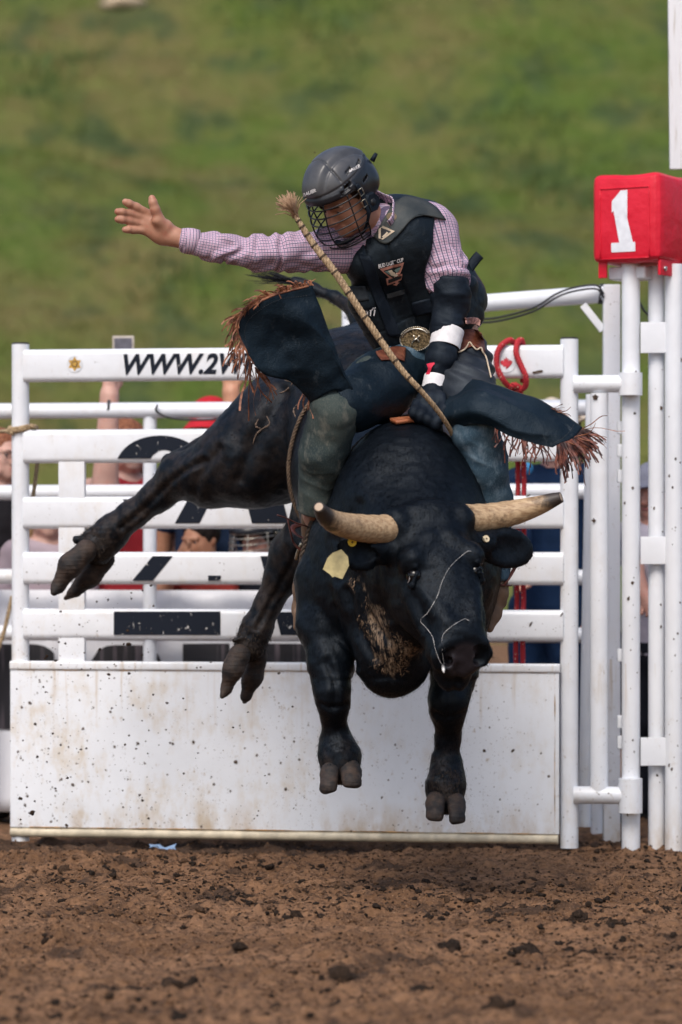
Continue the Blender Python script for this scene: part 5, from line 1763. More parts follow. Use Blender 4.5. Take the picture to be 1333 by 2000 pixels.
# ---- jeans, boots
def denim(name, a, b, hi):
    m = NT(name); p = m.objc()
    c = m.mix(m.ramp(m.noise(p, 6.0, 4.0), .35, .65), a, b)
    c = m.mix(m.math('MULTIPLY', m.ramp(m.noise(m.vmap(p, (1, 1, .5)), 24.0, 5.0, .7), .48, .70), .7), c, hi)
    w = m.noise(m.vmap(p, (1, 1, .3), (0, .5, 0)), 420.0, 3.0)
    c = m.mix(m.math('MULTIPLY', m.ramp(w, .5, .7), .35), c, hi)
    m.bs(Base_Color=c, Roughness=.9)
    m.b.inputs['Specular IOR Level'].default_value = .15
    m.bump(m.math('ADD', w, m.noise(p, 40.0, 4.0)), .35, .004)
    return m.m
M_jeans = denim('worn_denim', (.032, .066, .100), (.066, .115, .155), (.190, .255, .310))
def muddy(mt):
    t_ = mt.node_tree; b_ = t_.nodes['Principled BSDF']
    l = b_.inputs['Base Color'].links[0].from_socket
    a_ = t_.nodes.new('ShaderNodeAttribute'); a_.attribute_name = 'mud'
    x_ = t_.nodes.new('ShaderNodeMix'); x_.data_type = 'RGBA'; x_.blend_type = 'MULTIPLY'
    t_.links.new(a_.outputs['Fac'], x_.inputs[0]); t_.links.new(l, x_.inputs[6]); x_.inputs[7].default_value = (.80, .60, .42, 1)
    t_.links.new(x_.outputs[2], b_.inputs['Base Color'])
muddy(M_jeans)
def legfold(c0):
    def f(P, d):
        m = np.abs(d) < .04
        if m.any():
            Q_ = P[m]
            z = Q_[:, 2]; n = vnoise(Q_ * 9, c0)
            low = sstep(-z, -W(0, 815, -2)[2], -W(0, 900, -2)[2])
            d[m] += .006 * low * (np.abs(np.sin(z * 30 + Q_[:, 0] * 26 + 4.0 * n)) ** .5 - .6) * (.5 + .5 * vnoise(Q_ * 5, c0 + 7)) + .007 * vnoise(Q_ * np.array([11, 11, 19]), c0 + 1) + .0025 * vnoise(Q_ * 34, c0 + 2)
        return d
    return f
jeans = None
S = SDF()
S.cap(W(842, 668, -1.75), W(848, 712, -1.72), .165, .172, .05, flat=tf, fs=.78)
S.chain(TR[:3], .04); S.chain([(TR[2][0], PX(50, -2.1)), (W(634, 880, -2.07), PX(47, -2)), (W(613, 990, -1.98), PX(36, -2))], .03)
S.chain(TL[:3], .04); S.chain([(TL[2][0], PX(46, -2.1)), (W(945, 905, -2.05), PX(46, -2)), (W(962, 985, -2.0), PX(40, -2)), (W(968, 1125, -1.95), PX(30, -2))], .03)
S.half(W(613, 1001, -1.98), nrm((-.2, .25, -1)), .004) if False else None
def hems(P, d):
    # left trouser cut at its hem; right one lower
    a = (P - W(612, 1000, -1.98)) @ nrm(W(613, 1000, -1.98) - W(634, 880, -2.07))
    b = (P - W(968, 1132, -1.95)) @ np.array([0, 0, -1.0])
    cut = np.where(P[:, 0] < W(760, 0, -2)[0], a, b)
    return np.maximum(d, cut)
S.disp(legfold(5)); S.func(hems)
V, Q = S.mesh(.0058)
jeans = obj('jeans', mesh_np('jeans', V, Q, attrs={'mud': (V[:, 0] < W(760, 0, -2)[0]).astype(float)}), M_jeans, rider)
M_boot = leather('tan_boot_leather', (.15, .092, .058), (.22, .14, .09), .6, 14.0, (.10, .06, .04), .5)
M_strap = leather('dark_red_strap', (.055, .018, .016), (.085, .028, .022), .5, 20.0)
def boot(chain, extra, sole):
    S = SDF(); S.chain(chain, .02)
    for e in extra: S.cap(*e)
    S.disp(lambda P, d: d + .002 * vnoise(P * 24, 4))
    v, q = S.mesh(.005)
    return obj('boot', mesh_np('boot', v, q), M_boot, rider)
b1_ = boot([B_(614, 1010, -1.88, 25), B_(614, 1080, -1.72, 25), B_(598, 1150, -1.62, 25), B_(594, 1190, -1.58, 22), B_(610, 1208, -1.46, 20)], [(W(586, 1200, -1.62), W(583, 1224, -1.62), .022, .018, .01)], None)
b2_ = boot([B_(967, 1128, -1.95, 27), B_(967, 1160, -1.95, 25), B_(962, 1200, -1.97, 16), B_(957, 1228, -2.0, 8)], [(W(962, 1150, -1.88), W(975, 1175, -1.82), .03, .028, .02)], None)
def strap_ring(c, ax, r, mat, parent, w=.010):
    ax = nrm(ax); u = nrm(np.cross(ax, (0, 1, 0))); v = np.cross(ax, u)
    P = [c + r * (u * math.cos(t) + v * math.sin(t)) for t in np.linspace(0, 2 * np.pi, 28)]
    return obj('spur_strap', MB().tube(P, w, 8, ell=.35), mat, parent)
strap_ring(W(967, 1142, -1.95), (.05, 0, 1), PX(29, -1.95), M_strap, b2_)
strap_ring(W(600, 1040, -1.88), (-.3, .5, -1), PX(29, -1.9), M_strap, b1_)
M_steel = simple('worn_steel', (.42, .38, .30), .4, .3, 60, metal=.9)
obj('spur', MB().tube(catmull([W(985, 1140, -1.99), W(989, 1150, -1.96), W(986, 1165, -1.92)], 8), .006, 8), M_steel, b2_)
obj('spur', MB().tube(catmull([W(590, 1060, -1.90), W(583, 1078, -1.88), W(579, 1092, -1.86)], 8), .007, 8), M_steel, b1_)
obj('strap_end', MB().tube(catmull([W(600, 1028, -1.95), W(580, 1022, -1.96), W(560, 1012, -1.97), W(542, 1006, -1.98)], 10), PX(5, -1.9), 8, ell=.3), M_strap, b1_)
obj('strap_end', MB().tube(catmull([W(562, 1014, -1.97), W(568, 1040, -1.96), W(575, 1062, -1.94), W(592, 1078, -1.92)], 10), PX(6, -1.9), 8, ell=.3), M_strap, b1_)
obj('strap_end', MB().tube(catmull([W(985, 1142, -1.99), W(1000, 1120, -1.97), W(1012, 1095, -1.96), W(1008, 1085, -1.95)], 10), PX(6, -1.9), 8, ell=.3), M_strap, b2_)

# ---- chaps
M_chap = leather('navy_suede', (.0024, .0075, .0135), (.0055, .0130, .0210), .55, 5.0, (.055, .066, .075), .85, .6)
S = SDF()
S.chain([(W(785, 728, -1.84), PX(66, -1.8)), (W(740, 756, -1.97), PX(66, -2)), (W(690, 785, -2.07), PX(57, -2.1)), (W(668, 792, -2.12), PX(52, -2.1))], .04)
S.func(lambda P, d: np.maximum(d, (P - W(664, 785, -2.1)) @ nrm((-1, -.1, -.55))))
S.disp(lambda P, d: d + .006 * vnoise(P * 12, 3) + .003 * vnoise(P * 30, 5))
v, q = S.mesh(.006)
cl_ = obj('chap_leg', mesh_np('chap_leg', v, q), M_chap, rider)
S = SDF()
S.chain([(W(895, 690, -1.79), PX(58, -1.8)), (W(898, 725, -1.86), PX(63, -1.9)), (W(905, 765, -1.97), PX(62, -2)), (W(918, 800, -2.04), PX(56, -2))], .04)
def cfold(P, d):
    m = np.abs(d) < .03
    if m.any():
        Q_ = P[m]
        d[m] += .005 * np.sin(Q_[:, 2] * 140 + Q_[:, 0] * 60 + 2 * vnoise(Q_ * 9, 2)) * sstep(Q_[:, 2], W(0, 770, -2)[2], W(0, 720, -2)[2]) + .005 * vnoise(Q_ * 14, 3)
    return d
S.func(lambda P, d: np.maximum(d, (P - W(905, 832, -2.1)) @ nrm((.2, .2, -1))))
S.disp(cfold)
v, q = S.mesh(.006)
M_chap2 = leather('worn_blue_leather', (.012, .015, .021), (.030, .034, .041), .5, 10.0, (.09, .085, .085), .4, .3)
cr_ = obj('chap_leg', mesh_np('chap_leg', v, q), M_chap2, rider)

def sheet(name, grid, mat, parent, nu=48, nv=40, wr=.006, thick=.004, seed=3):
    G = np.array([[list(W(*c)) for c in r] for r in grid])
    rows = np.array([catmull(r, nv) for r in G])
    full = np.array([catmull(rows[:, j], nu) for j in range(nv)]).transpose(1, 0, 2)
    V = full.reshape(-1, 3)
    N_ = np.cross(np.gradient(full, axis=0), np.gradient(full, axis=1)).reshape(-1, 3); N_ /= np.linalg.norm(N_, axis=1)[:, None] + 1e-9
    uu_ = np.repeat(np.linspace(0, 1, nu), nv); vv_ = np.tile(np.linspace(0, 1, nv), nu)
    crease = np.abs(np.sin(vv_ * 7.0 + 2.4 * uu_ + 1.5 * vnoise(V * 5, seed + 3))) ** .6 - .7
    V = V + N_ * (wr * vnoise(V * 9, seed) + wr * .35 * vnoise(V * 24, seed + 1) + wr * .45 * crease * np.sin(uu_ * 3.1))[:, None]
    F = np.array([(i * nv + j, (i + 1) * nv + j, (i + 1) * nv + j + 1, i * nv + j + 1) for i in range(nu - 1) for j in range(nv - 1)])
    o = obj(name, mesh_np(name, V, F), mat, parent)
    md = o.modifiers.new('solid', 'SOLIDIFY'); md.thickness = thick; md.offset = 0
    return o, V.reshape(nu, nv, 3)
flapA, GA_ = sheet('chap_flap', [
    [(606, 792, -2.16), (634, 772, -2.21), (668, 764, -2.20), (706, 806, -2.12)],
    [(566, 744, -2.22), (602, 715, -2.24), (650, 700, -2.25), (684, 744, -2.20)],
    [(514, 730, -2.27), (545, 660, -2.27), (592, 622, -2.29), (645, 648, -2.25)],
    [(484, 694, -2.30), (467, 632, -2.33), (520, 583, -2.34), (608, 557, -2.27)]], M_chap, cl_, wr=.017)
flapB, GB_ = sheet('chap_flap', [
    [(884, 760, -2.06), (866, 786, -2.14), (864, 812, -2.16), (880, 838, -2.13)],
    [(932, 743, -2.08), (934, 772, -2.19), (934, 803, -2.23), (940, 828, -2.21)],
    [(1010, 766, -2.12), (1006, 796, -2.21), (1002, 826, -2.25), (1000, 852, -2.24)],
    [(1080, 800, -2.15), (1072, 824, -2.22), (1062, 847, -2.25), (1048, 867, -2.25)],
    [(1138, 836, -2.17), (1126, 848, -2.22), (1106, 860, -2.25), (1080, 874, -2.25)]], M_chap, cr_, wr=.015)
mb = MB().tube(np.vstack([GB_[2:, 0] + np.array([0, -.001, 0])]), .0022, 6)
obj('edge_binding', mb, M_blk, flapB)
# fringe: thin leather strips along the free edges
def fringe(parent, edge, n, dirs, lens, seed, mat, w=.0066, drop=.6, wild=.17):
    r = np.random.default_rng(seed)
    mb = MB()
    E = catmull(edge, 200); Dd = catmull(dirs, 200); L_ = catmull(np.array(lens)[:, None], 200)[:, 0]
    for k in range(n):
        i = int(r.random() * 199)
        p = E[i]; d = nrm(Dd[i] + r.normal(0, wild, 3)); L = L_[i] * (.55 + .7 * r.random())
        side = nrm(np.cross(d, (r.normal(), r.normal() - 1.5, r.normal())))
        bend = r.normal(0, .3, 3)
        P = []
        for t in np.linspace(0, 1, 7):
            P.append(p + d * L * (t - .25 * t * t) + (bend * .6 * L + np.array([0, 0, -drop * L * .7])) * t * t + side * (.10 * L * math.sin(t * 5 + 6 * bend[0])) * t)
        P = np.array(P); ww = w * (.55 + .5 * r.random())
        tw = r.normal(0, .5)
        V = []
        for j, q in enumerate(P):
            s_ = side * math.cos(tw * j / 3) + np.cross(side, d) * math.sin(tw * j / 3)
            V += [q - s_ * ww / 2, q + s_ * ww / 2]
        V = np.array(V); nrmv = nrm(np.cross(side, d)) * .0012
        b = len(V)
        F = []
        for j in range(6):
            a = 2 * j
            F += [(a, a + 1, a + 3, a + 2), (b + a + 1, b + a, b + a + 2, b + a + 3), (a, a + 2, b + a + 2, b + a), (a + 1, b + a + 1, b + a + 3, a + 3)]
        F += [(12, 13, b + 13, b + 12)]
        mb.add(np.vstack([V, V + nrmv]), F)
    me = mb.mesh('fringe', False)
    o = obj('fringe', me, mat, parent); o['kind'] = 'stuff'
    return o
def fringe_mat(name, a, b):
    m = NT(name); p = m.objc()
    m.bs(Base_Color=m.mix(m.ramp(m.noise(p, 34.0, 3.0), .38, .62), a, b), Roughness=.6)
    return m.m
M_fr = fringe_mat('rust_fringe', (.10, .034, .018), (.32, .125, .062))
M_fr2 = fringe_mat('dark_fringe', (.030, .012, .012), (.19, .062, .042))
eA = GA_[-1][::-1]
eA = eA[::6]
fringe(flapA, eA, 150, [(.15, -.1, 1), (-.5, -.2, .8), (-.9, -.2, .3), (-.9, -.2, -.2), (-.7, -.2, -.7), (-.2, -.2, -1)], [.045, .06, .06, .06, .07, .09], 3, M_fr)
fringe(flapA, [W(484, 694, -2.22), W(487, 700, -2.22), W(500, 718, -2.23), W(515, 730, -2.23)], 16, [(-.2, -.2, -1), (0, -.2, -1), (.3, -.1, -1), (.7, -.1, -.8)], [.13, .16, .13, .14], 4, M_fr, drop=.3, wild=.3)
fringe(flapA, [W(590, 745, -2.18), W(600, 770, -2.15), W(606, 790, -2.14)], 5, [(-.2, -.2, -1), (.0, -.2, -1), (.1, -.2, -1)], [.06, .07, .06], 5, M_fr, drop=.3, wild=.3)
eB = GB_[-1][::5]
fringe(flapB, eB, 150, [(.8, -.1, -.35), (.75, -.1, -.6), (.45, -.1, -.9), (.15, -.1, -1)], [.085, .085, .085, .08], 6, M_fr2, drop=.5, wild=.22)
fringe(flapB, GB_[16:, -1][::6], 36, [(.1, -.1, -1), (.0, -.1, -1), (.25, -.1, -.9)], [.06, .07, .07], 7, M_fr2, drop=.4, wild=.45)
fringe(flapB, eB, 10, [(1, -.1, -.1), (1, -.1, -.3), (.8, -.1, -.6)], [.11, .13, .1], 8, M_fr, drop=.15, wild=.3, w=.003)
fringe(flapB, [W(1070, 795, -2.17), W(1085, 802, -2.16), W(1092, 806, -2.16)], 9, [(1, 0, .2), (1, 0, .05), (1, 0, -.1)], [.05, .055, .05], 9, M_fr, drop=0, wild=.12, w=.003)
M_stitch = simple('pale_stitching', (.045, .048, .052), .8)
for G_, fl_, row in ((GA_, flapA, -4), (GB_, flapB, -4)):
    mb = MB()
    E_ = catmull(G_[row][2:-2], 240) + np.array([0, -.0032, 0])
    for i in range(0, 236, 5): mb.tube(E_[i:i + 3], .0009, 4)
    o = obj('stitching', mb, M_stitch, fl_); o['kind'] = 'stuff'
# edge binding in brown leather
mb = MB().tube(GA_[-1][::2] + np.array([0, -.002, 0]), .0032, 8)
obj('edge_binding', mb, M_fr, flapA)
mb = MB().tube(GA_[-8:, 0], .0025, 8)
obj('edge_binding', mb, M_fr, flapA)

# ---- belt, buckle and tooled yoke of the chaps
gear_bvh = bvh_of(cl_, cr_, jeans, vest, arm)
M_tool = leather('tooled_brown_leather', (.10, .030, .018), (.17, .058, .032), .45, 40.0, (.24, .11, .07), .6, .6)
cb_ = bvh_of(cr_, jeans)
ty = hug('chap_yoke', [[(897, 648), (915, 646), (932, 646), (941, 652)], [(897, 668), (915, 664), (932, 664), (944, 672)], [(897, 690), (910, 684), (925, 677), (946, 690)]], cb_, M_tool, cr_, .006)
mb = MB()
sc_pts = [(897, 691), (905, 688), (912, 680), (917, 671), (923, 678), (930, 684), (938, 681), (941, 688), (947, 700), (951, 718), (956, 738)]
mb.tube(catmull([cast(cb_, a, b)[0] + cast(cb_, a, b)[1] * .008 for a, b in sc_pts], 50), .0028, 8)
obj('scallop_trim', mb, M_cream2, ty)
hug('chap_belt', [[(735, 690), (755, 684), (775, 680), (792, 682)], [(738, 697), (757, 694), (777, 692), (790, 696)], [(745, 706), (762, 705), (778, 704), (788, 708)]], gear_bvh, M_tool, cl_, .006)
hug('belt', [[(905, 620), (918, 619), (930, 621), (938, 626)], [(906, 627), (918, 626), (930, 628), (938, 632)], [(907, 633), (918, 632), (930, 634), (938, 637)]], gear_bvh, simple('pink_tooled_belt', (.38, .20, .17), .55, .4, 120), rider, .008)
bc = cast(gear_bvh, 813, 655)[0] + np.array([-.002, -.030, 0]); bc = bc + W(813, 661, bc[1]) - W(*([666.5 + bc[0] * FPX / (CAM_D + bc[1]), 1060 - (bc[2] - CAM_H) * FPX / (CAM_D + bc[1]), bc[1]])); bx = nrm((.96, -.25, .12)); by = nrm(np.cross((-.25, -.93, -.26), bx)); by = by if by[2] > 0 else -by; bn = np.cross(bx, by); bn = bn if bn[1] < 0 else -bn
def oval(r0, r1, z0, z1, n=36):
    V = []
    for (rr, zz_) in ((r0, z0), (r1, z1)):
        for t in np.linspace(0, 2 * np.pi, n, endpoint=False):
            V.append(bc + bx * rr[0] * math.cos(t) + by * rr[1] * math.sin(t) + bn * zz_)
    F = [(i, (i + 1) % n, n + (i + 1) % n, n + i) for i in range(n)] + [tuple(range(n, 2 * n))]
    return MB().add(V, F)
M_bk = simple('bronze_buckle', (.30, .22, .12), .32, .6, 160, .6, .004, metal=.85)
M_sil = simple('silver_rim', (.62, .58, .50), .3, .3, 120, metal=.9)
bkl = obj('belt_buckle', oval((.055, .042), (.052, .039), 0, .006), M_bk, rider); autosmooth(bkl)
mb = MB()
for t in np.linspace(0, 2 * np.pi, 48, endpoint=False):
    c = bc + bx * .054 * math.cos(t) + by * .041 * math.sin(t) + bn * .006
    mb.add(ICO_V * .0026 + c, [tuple(f) for f in ICO_F])
o = obj('bead_rim', mb, M_sil, bkl); o['kind'] = 'stuff'
mb = MB()
for rr_ in (.047,):
    P = [bc + bx * rr_ * math.cos(t) + by * (rr_ - .012) * math.sin(t) + bn * .0075 for t in np.linspace(R(20), R(160), 30)]
    mb.tube(P, .003, 6)
obj('scroll', mb, M_sil, bkl)
st = MB()
for (x0, y0, x1, y1, r) in ((-.012, -.006, .008, .002, .004), (-.010, -.006, -.016, -.016, .002), (.006, 0, .012, -.012, .002), (.008, .002, .016, .010, .0028), (-.002, .002, -.004, .014, .003)):
    st.tube([bc + bx * x0 + by * y0 + bn * .009, bc + bx * x1 + by * y1 + bn * .009], r, 6)
o = obj('engraved_figure', st, M_sil, bkl); o['kind'] = 'stuff'

# ---- helmet with cage
helm = bpy.data.objects.new('helmet', None); COL.objects.link(helm); helm.parent = rider; helm.matrix_parent_inverse = wm(rider).inverted()
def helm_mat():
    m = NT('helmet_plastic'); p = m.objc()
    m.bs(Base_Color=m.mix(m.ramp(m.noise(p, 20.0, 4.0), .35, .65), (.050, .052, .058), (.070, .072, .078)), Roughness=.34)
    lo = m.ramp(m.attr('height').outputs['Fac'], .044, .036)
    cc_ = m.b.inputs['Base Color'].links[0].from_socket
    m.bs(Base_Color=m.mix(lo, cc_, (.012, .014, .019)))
    m.bump(m.noise(p, 300.0, 3.0), .1, .001)
    return m.m
M_helm = helm_mat()
S = SDF()
S.ell(kh(0, 0, .005), (.104, .132, .112), .01, KM)
S.ell(kh(0, .035, .010), (.080, .100, .100), .03, KM)
S.ell(kh(0, -.075, -.03), (.085, .055, .065), .03, KM)
def shell(P, d):
    q = (P - KH) @ KM.T
    r_, f_, u_ = q[:, 0], q[:, 1], q[:, 2]
    ar = np.abs(r_)
    # raised centre panel, creases and brim band
    d = d - .0075 * (1 - sstep(ar, .036, .050)) * sstep(u_, .03, .06) + .003 * np.exp(-((ar - .052) / .004) ** 2) * sstep(u_, .04, .07)
    d = d + .0060 * np.exp(-((f_ - .035 - .25 * ar) / .0035) ** 2) * sstep(u_, .045, .06)
    band = u_ - (.022 + .10 * (-f_) * 0 + .35 * ar * 0)
    d = d + .0040 * np.exp(-((u_ - .040 - .12 * (.1 - f_) * .5) / .0035) ** 2)
    d = d - .0030 * (1 - sstep(u_, .026, .034)) * (f_ > .02)
    # side vents
    for f0, u0, L in ((.062, .022, .036), (.044, .032, .028), (.010, .066, .030), (-.045, .060, .03), (-.03, .010, .03)):
        w = np.maximum(np.abs(f_ - f0 + .25 * (u_ - u0)) - L * .5, np.abs(u_ - u0 + .12 * (f_ - f0)) - .0052)
        d = np.where((ar > .045), np.maximum(d, -np.maximum(w, -(d + .008))), d)
    # opening: hollow, face cut high, ears covered
    qi = np.sqrt((r_ / .094) ** 2 + (f_ / .122) ** 2 + ((u_ - .0) / .104) ** 2)
    d = np.maximum(d, -(qi - 1) * .095)
    cut = -.105 + sstep(f_, -.030, .040) * .116
    return np.maximum(d, (cut - u_) * .8)
S.func(shell)
v, q = S.mesh(.0036)
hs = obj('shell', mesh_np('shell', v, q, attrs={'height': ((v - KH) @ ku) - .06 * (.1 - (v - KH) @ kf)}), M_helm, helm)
hs_bvh = bvh_of(hs)
hb = bvh_of(hs)
text_mark('brand_lettering', 'BAUER', [(594, 384), (619, 374), (593.5, 377)], hb, M_wht, helm, .0025, .04)
text_mark('brand_lettering', 'BAUER', [(683, 337), (705, 326), (681.5, 331.5)], hb, M_wht, helm, .0025, .04)
# cage
M_wire = simple('black_wire', (.012, .013, .016), .3, .2, 60, .05, metal=.4, spec=.7)
mb = MB()
prof = [(.020, .138, .103), (.002, .146, .106), (-.024, .154, .108), (-.050, .161, .108), (-.076, .165, .106), (-.102, .164, .101), (-.127, .156, .093), (-.150, .140, .082), (-.168, .112, .066)]
def cage_pt(i, th):
    u_, rf, rr = prof[i]
    rf, rr = rf * .97, rr * 1.02
    return kh(rr * math.sin(th), .0 + rf * math.cos(th), u_ - .012)
for i in range(len(prof)):
    T_ = R(86 if i < 5 else 78)
    mb.tube([cage_pt(i, t) for t in np.linspace(-T_, T_, 30)], .0026, 6)
for th in (-62, -20, 20, 62):
    mb.tube(catmull([cage_pt(i, R(th)) for i in range(len(prof))], 20), .0026, 6)
for sg in (-1, 1):
    mb.tube(catmull([cage_pt(i, R(86 if i < 5 else 78) * sg) for i in range(len(prof))], 20), .0032, 6)
obj('face_cage', mb, M_wire, helm)['kind'] = 'stuff'
# chin cup
cc = MB().tube(catmull([cage_pt(7, R(t)) * .5 + kp(0, .075, -.118) * .5 for t in (-60, -30, 0, 30, 60)], 14), .014, 10, ell=.5)
obj('chin_cup', cc, M_black, helm)
# ear guard, strap and clips on the side turned to us
def side_pt(f, u, off=0.0): return kh(-.104 * math.sqrt(max(.05, 1 - (f / .15) ** 2)) - off, f, u)
eg = MB().tube([side_pt(-.012, -.072, -.006), side_pt(-.012, -.072, .006)], [.036, .031], 8)
o = obj('ear_guard', eg, M_black, helm); autosmooth(o)
obj('ear_hole', MB().tube([side_pt(-.012, -.070, .0062), side_pt(-.012, -.070, .0072)], .013, 6), M_blk, o)
obj('chin_strap', MB().tube(catmull([side_pt(.018, .022, .006), side_pt(.020, -.015, .008), side_pt(.022, -.06, .010), side_pt(.030, -.10, .006), kp(-.055, .045, -.115), kp(-.02, .06, -.128)], 24), .0085, 8, ell=.28, up=kr), M_black, helm)
for f_, u_ in ((.020, -.008), (.026, -.048)):
    c = side_pt(f_, u_, .012)
    P = [c + kf * a + ku * b for a, b in ((-.009, -.012), (.009, -.012), (.009, .012), (-.009, .012), (-.009, -.012))]
    obj('strap_clip', MB().tube(P, .002, 6), M_steel, helm)
for r0 in (-.02, .03):
    P = [kh(r0 + .007 * math.cos(t), .134 - abs(r0) * .3, .016 + .010 * math.sin(t)) for t in np.linspace(0, 6.28, 14)]
    obj('cage_clip', MB().tube(P, .0018, 6), M_steel, helm)
obj('rear_tab', MB().tube([kh(-.05, -.125, .015), kh(-.055, -.150, .028)], [.009, .006], 8), M_black, helm)
obj('hair', mesh_np('hair', (SPH_V * np.array([.079, .092, .092])) @ KM + kp(0, -.014, .016), SPH_F), M_hairb, rider)

# ------------------------------------------------------------------ bull rope with its flying tail
brope = thing('bull_rope', 'braided tan bull rope with frayed tassel end swinging up past the rider', 'rope', tuple(W(870, 830, -2.1)))
RP = [(884, 848, -2.12), (872, 826, -2.17), (850, 795, -2.22), (818, 758, -2.26), (785, 722, -2.27), (742, 662, -2.27), (700, 600, -2.27), (655, 532, -2.26), (618, 484, -2.25), (592, 445, -2.25), (576, 418, -2.25)]
C = catmull([list(W(*p)) for p in RP], 320)
rad = np.interp(np.linspace(0, 1, 320), [0, .12, .3, .5, .75, .9, 1], [.0078, .0080, .0088, .0112, .0120, .0098, .0068])
M_rope2 = rope_mat('braided_manila', (.23, .155, .088), (.46, .33, .20))
tail = obj('rope_tail', twisted(C, 1.0, 4, .060, 8, rad), M_rope2, brope)
wrp = MB()
for t in (.30, .36, .43, .50, .57, .64, .70, .76, .81, .86, .905, .945):
    i = int(t * 319); a = C[i]; ax = nrm(C[i + 2] - C[i - 2]); u = nrm(np.cross(ax, (0, 1, 0))); v = np.cross(ax, u)
    wrp.tube([a + ax * (.0035 * q / 6.28) + rad[i] * 1.06 * (u * math.cos(q) + v * math.sin(q)) for q in np.linspace(0, 12.5, 30)], .0016, 5)
obj('lacing', wrp, simple('dark_lacing', (.06, .04, .025), .8), tail)['kind'] = 'stuff'
r_ = np.random.default_rng(4); mb = MB()
tip = C[-1]; ax = nrm(C[-1] - C[-8])
for k in range(170):
    d = nrm(ax + r_.normal(0, .34, 3)); L = .066 * (.7 + .5 * r_.random())
    mb.tube([tip - ax * .012 + r_.normal(0, .003, 3), tip + d * L * .5 + ax * .004, tip + d * L + r_.normal(0, .004, 3)], [.0019, .0019, .0011], 4)
o = obj('tassel', mb, rope_mat('frayed_fibre', (.28, .17, .10), (.46, .30, .19)), brope); o['kind'] = 'stuff'
gr_ = girth(W(790, 1030, -1.93), (.05, -1, -.15), 80, .004)
obj('girth_loop', twisted(catmull(gr_, 400), .010, 3, .06), rope_mat('dark_rope', (.035, .024, .018), (.09, .06, .04)), brope)
hug('hand_pad', [[(756, 818), (775, 806), (800, 800), (822, 800)], [(762, 826), (780, 820), (803, 816), (822, 818)], [(775, 832), (790, 830), (806, 828), (822, 828)]], bull_bvh, fringe_mat('orange_leather_pad', (.30, .09, .035), (.46, .16, .07)), brope, .012, thick=.012)

# ------------------------------------------------------------------ ropes on the gate
wr = thing('tie_rope', 'tan rope wrapped round the left gate post with its end hanging down', 'rope', tuple(W(45, 835, .15)))
c = np.array(GO); mb_pts = []
for t in np.linspace(0, 2 * np.pi * 1.9, 60):
    mb_pts.append(c + np.array([.043 * math.cos(t), .043 * math.sin(t), W(0, 838, .15)[2] + .010 * math.sin(t + .6) + .006 * t / 6]))
obj('coil', twisted(catmull(mb_pts, 160), .0095, 3, .04), M_rope, wr)
obj('loose_end', twisted(catmull([W(64, 832, .13), W(72, 838, .2), W(75, 880, .26), W(70, 930, .26), W(64, 975, .27)], 60), .0085, 3, .04), M_rope, wr)
obj('loose_end', twisted(catmull([W(24, 846, .14), W(8, 842, .3), W(-20, 846, .6), W(-50, 850, .8)], 50), .0085, 3, .04), M_rope, wr)
tr = tag(obj('hanging_rope', twisted(catmull([W(24, 1165, .95), W(16, 1200, .95), W(6, 1240, .95), W(-12, 1290, .95)], 50), .009, 3, .04), M_rope), 'tan rope hanging below the banner top at the left edge', 'rope')

m = NT('red_flecked_rope'); q = m.objc()
v = m.n('TexVoronoi', Vector=m.vmap(q, (1, 1, .6)), Scale=75.0)
m.bs(Base_Color=m.mix(m.math('LESS_THAN', v.outputs['Distance'], .17), (.44, .018, .028), (.62, .46, .36)), Roughness=.7)
m.bump(m.noise(q, 300.0, 3.0), .6, .003)
M_redrope = m.m
rr = thing('pull_rope', 'red flecked pull rope looped over the top rail and hanging behind the gate', 'rope', tuple(W(1005, 1290, -.1)))
def GW(px, py, off):
    u, z = GP(px, py); p = GO + gu * u + gn * off; p[2] = z
    return p
for pts in ([(1000, 760, -.02), (985, 742, .04), (974, 712, .055), (978, 684, .055), (992, 668, .035), (1002, 667, 0), (1004, 690, -.05), (1004, 735, -.06)],
            [(1008, 765, -.02), (1028, 755, .03), (1030, 735, .055), (1020, 712, .055), (1012, 690, .055), (1014, 669, .03), (1020, 667, -.01), (1020, 700, -.055), (1018, 745, -.06)]):
    obj('loop', twisted(catmull([GW(*q) for q in pts], 110), .0115, 3, .035, 6), M_redrope, rr)
obj('knot', twisted(catmull([GW(996, 758, .0), GW(1006, 752, .02), GW(1018, 760, .0), GW(1008, 768, -.02), GW(1000, 775, -.0), GW(1012, 780, .01)], 50), .0115, 3, .035, 6), M_redrope, rr)
obj('hanging_end', twisted(catmull([GW(1004, 760, -.05), GW(1008, 900, -.07), GW(1007, 1100, -.07), GW(1004, 1300, -.07), GW(1003, 1500, -.07)], 150), .0115, 3, .035, 6), M_redrope, rr)
obj('hanging_end', twisted(catmull([GW(1014, 760, -.05), GW(1020, 900, -.06), GW(1020, 1100, -.06), GW(1018, 1300, -.06), GW(1018, 1500, -.06)], 150), .0115, 3, .035, 6), M_redrope, rr)

